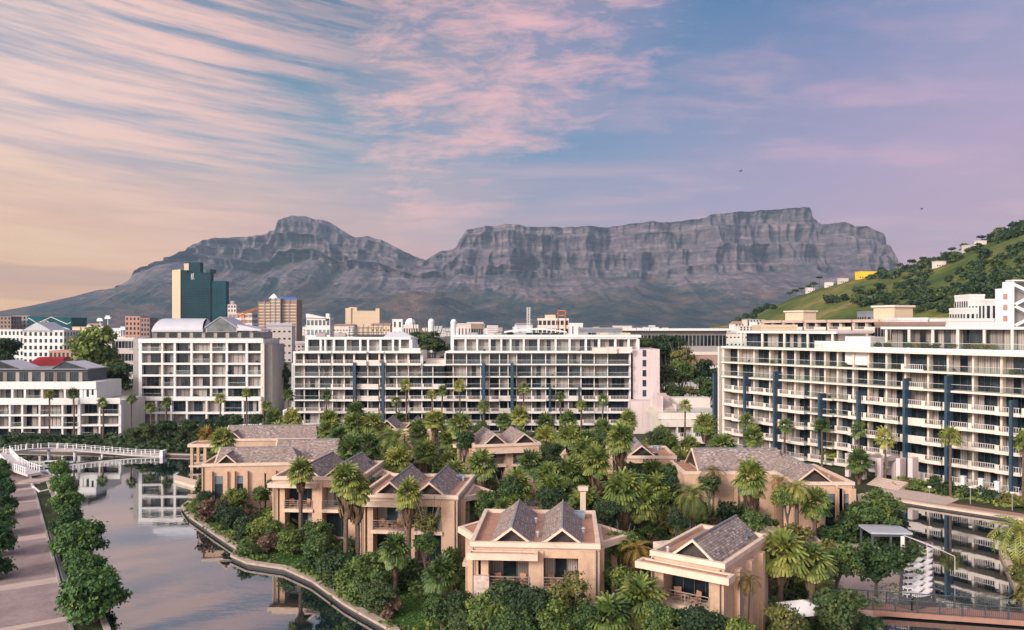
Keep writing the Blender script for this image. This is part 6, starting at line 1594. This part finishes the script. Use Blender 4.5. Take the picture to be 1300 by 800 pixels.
b = MB(); b.prism([(GP(48, 610, 1)[0]+u, GP(48, 610, 1)[1]+v) for u, v in ((-2, -3), (2.2, -3), (3, 3), (-1, 4))], .87, 1.25); b.build('bench_box', M['paving'], rt)
rt = empty('moored_boat', (X_(62, 150), 150, 0), .2, 'small white moored boat under the left arch of the footbridge', 'boat')
b = MB(); b.hexa([(-2.6, -.5, -.1), (2.4, -.6, -.1), (2.4, .6, -.1), (-2.6, .5, -.1), (-3.4, -.2, .7), (2.6, -.9, .6), (2.6, .9, .6), (-3.4, .2, .7)]); b.build('hull', M['whitemetal'], rt)
b = MB(); b.hexa([(-1, -.6, .6), (1.6, -.7, .6), (1.6, .7, .6), (-1, .6, .6), (-.6, -.5, 1.5), (1.4, -.5, 1.5), (1.4, .5, 1.5), (-.6, .5, 1.5)]); b.build('cabin', M['white'], rt); part(rt, 'window', 'glass', (-.5, 1.2, -.68, -.5, 1.0, 1.35))
# landing jetties on the island's west side
b = MB(); q = [GP(222, 603), GP(258, 612), GP(258, 620), GP(222, 610)]; b.prism(q, -.3, 1.05); tag(b.build('stone_jetty', M['beige_l']), 'pale stone jetty slab poking into the canal beside the left villas', 'jetty')
# benches on the path
def bench(px, py, label):
    x, y = GP(px, py); rt = empty('bench', (x, y, 1.02), math.atan2(WPX[1], WPX[0]), label, 'bench', 'benches on the promenade')
    for k in range(4): part(rt, 'seat_slat', 'grey', (-1.1, 1.1, -.30+k*.16, -.18+k*.16, .42, .47))
    for k in range(2): part(rt, 'back_slat', 'grey', (-1.1, 1.1, -.42, -.37, .62+k*.18, .74+k*.18))
    for x_ in (-.9, .9): part(rt, 'leg', 'black', (x_-.05, x_+.05, -.4, .3, 0, .42)); 
    return rt
bench(79, 766, 'grey slatted bench beside the planter on the brick path, partly under the trees')
rt = empty('planter', (*PP(-2, -1.3), 1.0), ANG if False else math.atan2(WPX[1], WPX[0]), 'long low dark planter wall along the right side of the brick path', 'planter')
part(rt, 'wall', 'dgrey', (-1, 26, .6, .9, 0, .6), (-1, 26, -.9, -.6, 0, .6), (-1, -.7, -.59, .59, 0, .6), (25.7, 26, -.59, .59, 0, .6)); part(rt, 'soil', 'vent', (-.69, 25.69, -.59, .59, 0, .45))
# flue column in the garden (pale square column with a cap, left of the middle tree line)
x, y = X_(740, 84), 84
rt = empty('flue_column', (x, y, 1), 0, 'slim pale square column with a flat cap among the palms behind the nearest villa', 'column')
part(rt, 'shaft', 'beige_l', (-.28, .28, -.28, .28, 0, 8.6)); part(rt, 'cap', 'beige_l', (-.5, .5, -.5, .5, 8.6, 8.95))
# garden path and terrace paving
for i, q in enumerate(PAVED):
    b = MB(); b.face([(x, y, 1.008) for x, y in (q if sum(q[k][0]*q[(k+1) % len(q)][1]-q[(k+1) % len(q)][0]*q[k][1] for k in range(len(q))) > 0 else q[::-1])]); tag(b.build('garden_paving', M['paving']), kind='structure')
M['lawn'] = mat_plain('lawn_turf', (0.035, 0.085, 0.018), .95, .1, .2, 1.5)
for q in LAWNS:
    b = MB(); b.face([(x, y, 1.006) for x, y in (q if sum(q[k][0]*q[(k+1) % len(q)][1]-q[(k+1) % len(q)][0]*q[k][1] for k in range(len(q))) > 0 else q[::-1])]); tag(b.build('lawn', M['lawn']), kind='structure')
rt = empty('terrace_wall', (0, 0, 0), 0, 'low curved beige wall round the sunbathing terrace right of the single-gabled villa', 'wall')
b = MB(); ribbon(b, [GP(950, 692), GP(1000, 690), GP(1030, 688), GP(1042, 700)], -.15, .15, .6, 2.1); b.build('wall', M['beige_l'], rt)
# sun loungers
M['lcushion'] = mat_plain('off_white_lounger_pad', (0.55, 0.53, 0.52), .9, var=.1)
def lounger(x, y, z, rz, label, mat='lcushion', fr='whitemetal', group='sun loungers'):
    rt = empty('sun_lounger', (x, y, z), rz, label, 'sun lounger', group)
    part(rt, 'frame', fr, (-.33, .33, -1.0, 1.0, .26, .32)); part(rt, 'cushion', mat, (-.30, .30, -.98, .25, .322, .42))
    b = MB(); b.hexa([(-.30, .26, .33), (.30, .26, .33), (.30, .95, .72), (-.30, .95, .72), (-.30, .24, .43), (.30, .24, .43), (.30, .90, .84), (-.30, .90, .84)]); b.build('backrest', M[mat], rt)
    for a in (-.28, .28):
        for c_ in (-.9, .85): part(rt, 'leg', fr, (a-.03, a+.03, c_-.03, c_+.03, 0, .26))
    return rt
# east deck: timber, loungers, pergola, rail
M['deck'] = mat_plain('grey_timber_deck', (0.13, 0.115, 0.12), .8, .2, .3, 2.5)
dk = [GP(1146, 690), GP(1182, 688), GP(1189, 772), GP(1140, 772)]
b = MB(); b.prism(dk, .4, 1.12); tag(b.build('canal_deck', M['deck']), kind='structure')
for i in range(8):
    py = 700+i*7.6
    for c_, (pa, nm) in enumerate(((1161, 'left'), (1171, 'right'))):
        x, y = GP(pa-i*.3+c_*1.5, py+c_*2.5, 1.4)
        lounger(x, y, 1.12, R(-75), f'white sun lounger on the canal deck, {nm} column, {["farthest", "second", "third", "fourth", "fifth", "sixth", "seventh", "nearest"][i]} from the canal wall end', group='sun loungers in two columns on the canal deck')
for i, (px, py) in enumerate([(985, 683), (1003, 680), (1018, 684)]):
    x, y = GP(px, py, 1.3); lounger(x, y, 1.02, R(-50+20*i), ['left', 'middle', 'right'][i] + ' of three dark-framed loungers on the paved sun terrace', fr='dgrey', group='sun loungers on the paved terrace')
rt = empty('shade_frame', (*GP(1176, 718, 1.1), 1.12), R(8), 'white angular steel shade frame standing on the canal deck', 'shade frame')
b = MB(); b.tube([(-1.8, 1.2, 0), (-1.8, 1.2, 3.0), (.5, .6, 2.2), (.3, .2, 0)], .05, 5); b.tube([(.5, .6, 2.2), (.8, -3.4, 1.9), (.8, -3.4, 0)], .05, 5); b.tube([(-1.8, 1.2, 3.0), (.5, -1.4, 2.1)], .04, 5); b.build('frame', M['railmetal'], rt)
part(rt, 'upright_panel', 'whitemetal', (-2.1, -1.7, 1.2, 1.35, 0, 2.9))
rt = empty('pergola', (*GP(1112, 712, 1.0), 1.0), R(-3), 'flat-roofed dark open pavilion beside the east canal, white furniture inside', 'pavilion')
part(rt, 'roof', 'metalroof', (-.6, 3.9, -.2, 3.4, 3.0, 3.2)); part(rt, 'beam', 'dgrey', (-.5, 3.8, -.1, .1, 2.7, 2.99), (-.5, 3.8, 3.1, 3.3, 2.7, 2.99))
for x in (-.4, 1.6, 3.7):
    for y in (0, 3.2): part(rt, 'post', 'dgrey', (x-.1, x+.1, y-.1, y+.1, 0, 2.69))
for k in range(4):
    x, y = GP(1118+k*8, 706-k*1.0, 1.0); lounger(x, y, 1.02, R(60), ['first', 'second', 'third', 'fourth'][k]+' white lounger from the left inside the flat-roofed pavilion', group='sun loungers under the pavilion')
# railings by the deck and the service bridge
def fence(label, pts, z, hgt=1.1, mat='dgrey', panel=True):
    rt = empty('railing', (0, 0, 0), 0, label, 'railing')
    for i in range(len(pts)-1):
        p, q = Vector(pts[i]), Vector(pts[i+1]); L = (q-p).length; n = max(1, round(L/1.8)); b = MB()
        P3 = lambda v, zz: (v.x, v.y, zz)
        b.tube([P3(p, z+hgt), P3(q, z+hgt)], .045, 4); b.tube([P3(p, z+.12), P3(q, z+.12)], .035, 4)
        m_ = int(L/.16)
        for k in range(m_): v = p+(q-p)*(k+.5)/m_; b.box(v.x-.012, v.x+.012, v.y-.012, v.y+.012, z+.12, z+hgt)
        b.build('bar_panel', M[mat], rt)
        for k in range(n+1): v = p+(q-p)*k/n; part(rt, 'post', mat, (v.x-.05, v.x+.05, v.y-.05, v.y+.05, z, z+hgt+.05))
    return rt
fence('dark bar railing across the near end of the canal deck', [GP(1125, 768), GP(1158, 778), GP(1186, 772)], 1.1)
rt = empty('service_bridge', (0, 0, 0), 0, 'red-brown paved low bridge crossing the canal at the lower right corner', 'bridge')
bp = [Vector((29.5, 73.5)), Vector((62, 66.5))]
b = MB(); d = (bp[1]-bp[0]).normalized(); nn = Vector((-d.y, d.x))
qd = [bp[0]-nn*1.1, bp[1]-nn*1.1, bp[1]+nn*1.1, bp[0]+nn*1.1]; b.prism([tuple(v) for v in qd], .75, 1.2); b.build('deck', M['redpave'], rt)
for k in range(5): v = bp[0]+(bp[1]-bp[0])*(k+.5)/5; part(rt, 'pier', 'grey', (v.x-.2, v.x+.2, v.y-.7, v.y+.7, -.5, .74))
fence('dark bar railing along the far side of the low red-brown bridge', [tuple(bp[0]+nn*1.05), tuple(bp[1]+nn*1.05)], 1.2)
fence('dark bar railing along the near side of the low red-brown bridge', [tuple(bp[0]-nn*1.05), tuple(bp[1]-nn*1.05)], 1.2)
# white canvas parasol
x, y = X_(1019, 66), 66
rt = empty('parasol', (x, y, 1.0), R(12), 'square off-white canvas parasol under the palms right of the single-gabled villa', 'umbrella')
b = MB(); s_ = 1.55
for k in range(4):
    a0, a1 = math.pi/4+k*math.pi/2, math.pi/4+(k+1)*math.pi/2; c_ = 1.414*s_
    b.face([(math.cos(a0)*c_, math.sin(a0)*c_, 2.5), (math.cos(a1)*c_, math.sin(a1)*c_, 2.5), (0, 0, 3.15)]); b.face([(math.cos(a0)*c_, math.sin(a0)*c_, 2.32), (math.cos(a1)*c_, math.sin(a1)*c_, 2.32), (math.cos(a1)*c_, math.sin(a1)*c_, 2.5), (math.cos(a0)*c_, math.sin(a0)*c_, 2.5)])
b.build('canopy', M['cushion'], rt); b = MB(); b.tube([(0, 0, 0), (0, 0, 3.1)], .04, 6); b.build('pole', M['timber'], rt)
# entrance pergola of the right block: concrete portal frames and steps
pg = A0 + AD*tpx(1148) + Vector((AD.y, -AD.x))*4.8
rt = empty('entrance_portal', (pg.x, pg.y, 1.0), ANG, 'grey concrete portal frames and steps at the entrance of the canalside apartments', 'portal')
for k, x in enumerate((-6.5, -3.6, -.6)): part(rt, 'portal_frame', 'mauve', (x, x+.7, -2.4, -1.7, 0, 4.0), (x, x+.7, 1.9, 2.5, 0, 4.0), (x, x+.7, -1.69, 1.89, 3.3, 4.0))
part(rt, 'beam', 'mauve', (-5.79, -3.61, -2.35, -1.75, 3.4, 3.9), (-2.89, -.61, -2.35, -1.75, 3.4, 3.9)); part(rt, 'blade_wall', 'mauve', (2.0, 2.7, -1.2, .6, 0, 4.2), (4.0, 4.8, -1.2, .6, 0, 4.6))
for k in range(6): part(rt, 'step', 'paving', (-.2, 5.2, -6.0+k*.5, -5.5+k*.5, -.05, .16+k*.16))
# low lamp bollards on the east towpath
for i, (px, py) in enumerate(((1180, 640), (1232, 640), (1285, 648))):
    x, y = GP(px, py); rt = empty('lamp_post', (x, y, 1), 0, ['left', 'middle', 'right'][i]+' of three slim grey lamp posts in the planting along the east canal', 'lamp post', 'slim lamp posts along the east canal')
    b = MB(); b.tube([(0, 0, 0), (0, 0, 2.4)], .06, 6); b.build('pole', M['grey'], rt); part(rt, 'lamp_head', 'whitemetal', (-.18, .18, -.18, .18, 2.4, 2.6))
# benches / terrace furniture before the right block
for i, (t_, q) in enumerate(((tpx(1240), 4.2), (tpx(1262), 4.0), (tpx(1284), 4.4))):
    p = A0+AD*t_+Vector((AD.y, -AD.x))*q; rt = empty('gate_pillar', (p.x, p.y, 1), ANG, ['first', 'second', 'third'][i]+' white garden gate pillar from the left below the right block', 'pillar', 'white pillars before the right block')
    part(rt, 'shaft', 'white', (-.3, .3, -.3, .3, 0, 2.5)); part(rt, 'cap', 'white', (-.38, .38, -.38, .38, 2.5, 2.65))
# bright green hull-like float at the far right edge of the canal
M['green'] = mat_plain('bright_green_plastic', (0.02, 0.42, 0.06), .5, .3, .05)
x, y = GP(1292, 656, .5)
rt = empty('weed_barrier', (x, y, 0), R(-47), 'bright green float along the canal wall at the right edge', 'float')
b = MB(); b.tube([(-4, 0, .35), (-3.6, 0, .35), (5, 0, .35), (5.4, 0, .35)], [.15, .42, .42, .15], 8); b.build('float_tube', M['green'], rt)
# gull on the water, birds in the sky
def bird(loc, s_, rz, label, flying):
    rt = empty('bird', loc, rz, label, 'bird'); b = MB()
    b.tube([(-.42*s_, 0, .10*s_), (-.2*s_, 0, .10*s_), (.1*s_, 0, .13*s_), (.3*s_, 0, .2*s_), (.42*s_, 0, .24*s_), (.55*s_, 0, .22*s_)], [.03*s_, .11*s_, .14*s_, .08*s_, .07*s_, .02*s_], 7)
    b.build('body', M['cushion'] if not flying else M['dgrey'], rt)
    for sg in (-1, 1):
        b = MB(); 
        if flying: b.face([(.15*s_, sg*.08*s_, .16*s_), (-.12*s_, sg*.08*s_, .16*s_), (-.1*s_, sg*.55*s_, .38*s_), (.12*s_, sg*.55*s_, .38*s_)]); b.face([(.12*s_, sg*.55*s_, .38*s_), (-.1*s_, sg*.55*s_, .38*s_), (-.2*s_, sg*1.05*s_, .25*s_)])
        else: b.hexa([(-.4*s_, sg*.05*s_, .12*s_), (.15*s_, sg*.13*s_, .08*s_), (.15*s_, sg*.15*s_, .16*s_), (-.4*s_, sg*.07*s_, .14*s_), (-.4*s_, sg*.05*s_, .18*s_), (.1*s_, sg*.10*s_, .25*s_), (.1*s_, sg*.12*s_, .26*s_), (-.4*s_, sg*.06*s_, .19*s_)])
        b.build('wing', M['cushion'] if not flying else M['dgrey'], rt)
bird((*GP(275, 777, 0.02), 0.0), 1.1, .4, 'white water bird swimming on the left canal', False)
p = PX(940, 218, 300); bird(tuple(p), 1.6, .5, 'tiny dark bird flying above the table of the mountain', True)
p = PX(1170, 266, 320); bird(tuple(p), 1.5, -.4, 'tiny dark bird flying above the right end of the mountain', True)
# cars glimpsed behind the garden
def car(x, y, rz, label, body):
    rt = empty('parked_car', (x, y, 1.0), rz, label, 'car', 'cars parked below the middle block')
    b = MB(); b.hexa([(-2.1, -.85, .3), (2.1, -.85, .3), (2.1, .85, .3), (-2.1, .85, .3), (-2.1, -.85, .85), (2.1, -.85, .8), (2.1, .85, .8), (-2.1, .85, .85)]); b.hexa([(-1.6, -.78, .85), (1.2, -.78, .82), (1.2, .78, .82), (-1.6, .78, .85), (-1.1, -.62, 1.4), (.5, -.62, 1.4), (.5, .62, 1.4), (-1.1, .62, 1.4)]); b.build('body', M[body], rt)
    part(rt, 'window', 'glass', (-1.0, .5, -.76, -.70, .95, 1.3)); 
    for a in (-1.35, 1.35):
        for c_ in (-.8, .8):
            o = MB(); o.tube([(a, c_-.1, .33), (a, c_+.1, .33)], .33, 10); o.build('wheel', M['black'], rt)
car(X_(766, 168), 168, .1, 'dark car parked below the middle block, behind the gables', 'dgrey'); car(X_(757, 172), 172, .05, 'white car parked below the middle block beside the dark one', 'whitemetal')
# rooftop clutter on the middle blocks
for i, (px, py, Y, s_) in enumerate([(408, 424, 204, 1.2), (432, 424, 205, 1.5), (600, 424, 206, 1.3), (632, 424, 206, 1.0), (660, 424, 206, 1.6), (740, 424, 206, 1.2), (780, 424, 207, 1.4)]):
    rt = empty('air_conditioner', (X_(px, Y), Y, 24.42 if px < 570 else 24.52), 0, f'{["small", "pale", "squat", "boxy", "wide", "lone", "grey"][i]} air conditioning unit on the central roofs, {["first", "second", "third", "fourth", "fifth", "sixth", "seventh"][i]} from the left', 'air conditioner', 'rooftop units on the central row')
    part(rt, 'casing', 'grey', (-s_, s_, -.6, .6, 0, 1.0)); b = MB(); b.lathe((0, 0, 1.0), [(.4, 0), (.4, .15), (.1, .16)], 10); b.build('fan_cover', M['dgrey'], rt)

# ------------------------------------------------------------------ names for the planting
LMK = [('the nearest twin-gabled villa', 680, 730), ('the single-gabled lower right villa', 890, 730), ('the villa by the curved canal bank', 520, 680), ('the villa behind the lawn', 400, 650), ('the wide villa above the canal bend', 320, 610),
       ('the columned waterside porch', 270, 560), ('the middle twin-gabled villa', 635, 570), ('the terracotta flat-roofed pavilion', 655, 610), ('the broad hipped villa', 1010, 610), ('the half-hidden gable', 818, 570), ('the flat-roofed waterside pavilion', 1130, 700),
       ('the sun terrace', 990, 680), ('the entrance portal', 1150, 600), ('the brick path', 50, 700), ('the footbridge', 100, 565), ('the low podium building', 860, 540), ('the white gridded block', 250, 500), ('the central terrace row', 500, 500), ('the mauve end wall', 790, 500), ('the canalside block', 1180, 560)]
KW = {'fan': 'shaggy fan palm', 'thin': 'tall slim fan palm', 'fany': 'yellowing fan palm', 'feather': 'feather-leaved date palm', 'feathery': 'feather palm with golden fronds', 'prom': 'dense green tree between path and water', 'proml': 'dense green tree along the left edge of the path',
      'far': 'big dark tree', 'bank': 'dark rounded tree on the far bank', 'isle': 'leafy garden tree', 'leaf': 'green shrub', 'leafd': 'dark green shrub', 'leafy': 'yellow-green shrub', 'leafr': 'dry reddish shrub', 'roof': 'terrace shrub on the right block roof', 'strap': 'stemless palm clump', 'pot': 'potted plant on a balcony', 'hill': 'dark pine on the green hill', 'city': 'dark tree among the distant city roofs'}
GR = {'palm': 'palms', 'tree': 'trees', 'shrub': 'shrubs', 'pine': 'pines on the hill', 'city tree': 'distant city trees', 'potted plant': 'potted plants'}
base_l = {}
for o, kd, cat in PLANTS:
    l = o.location; x, y = proj((l.x, l.y, l.z+1.5))
    if kd in ('roof', 'hill', 'city', 'prom', 'proml'):
        b0 = KW[kd] + ('' if kd != 'hill' else (' near the crest' if y < 345 else ' on the middle slope' if y < 378 else ' on the lower slope')) + ('' if kd != 'city' else (' left of centre' if x < 400 else ' in the middle' if x < 700 else ' right of centre'))
    else:
        nm, lx2, ly2 = min(LMK, key=lambda q: (q[1]-x)**2+((q[2]-y)*1.3)**2)
        rel = 'left of' if x < lx2-35 else 'right of' if x > lx2+35 else 'behind' if y < ly2 else 'in front of'
        b0 = f'{KW[kd]} {rel} {nm}'
    base_l.setdefault(b0, []).append((x, o, cat))
ORD = ['leftmost', 'second from left', 'third from left', 'fourth from left', 'fifth from left', 'sixth from left', 'seventh from left', 'eighth from left', 'ninth from left', 'tenth from left']
for b0, L in base_l.items():
    L.sort(key=lambda q: q[0])
    for i, (x, o, cat) in enumerate(L):
        if len(L) == 1: lb = b0
        elif len(L) == 2: lb = ('left ' if i == 0 else 'right ') + b0
        elif len(L) <= 10 and not b0.startswith(('dark pine', 'dark tree among')): lb = f'{b0}, {ORD[i] if i < len(L)-1 else "rightmost"}'
        else: lb = b0
        tag(o, lb, cat, GR[cat] if len(L) <= 10 else b0)
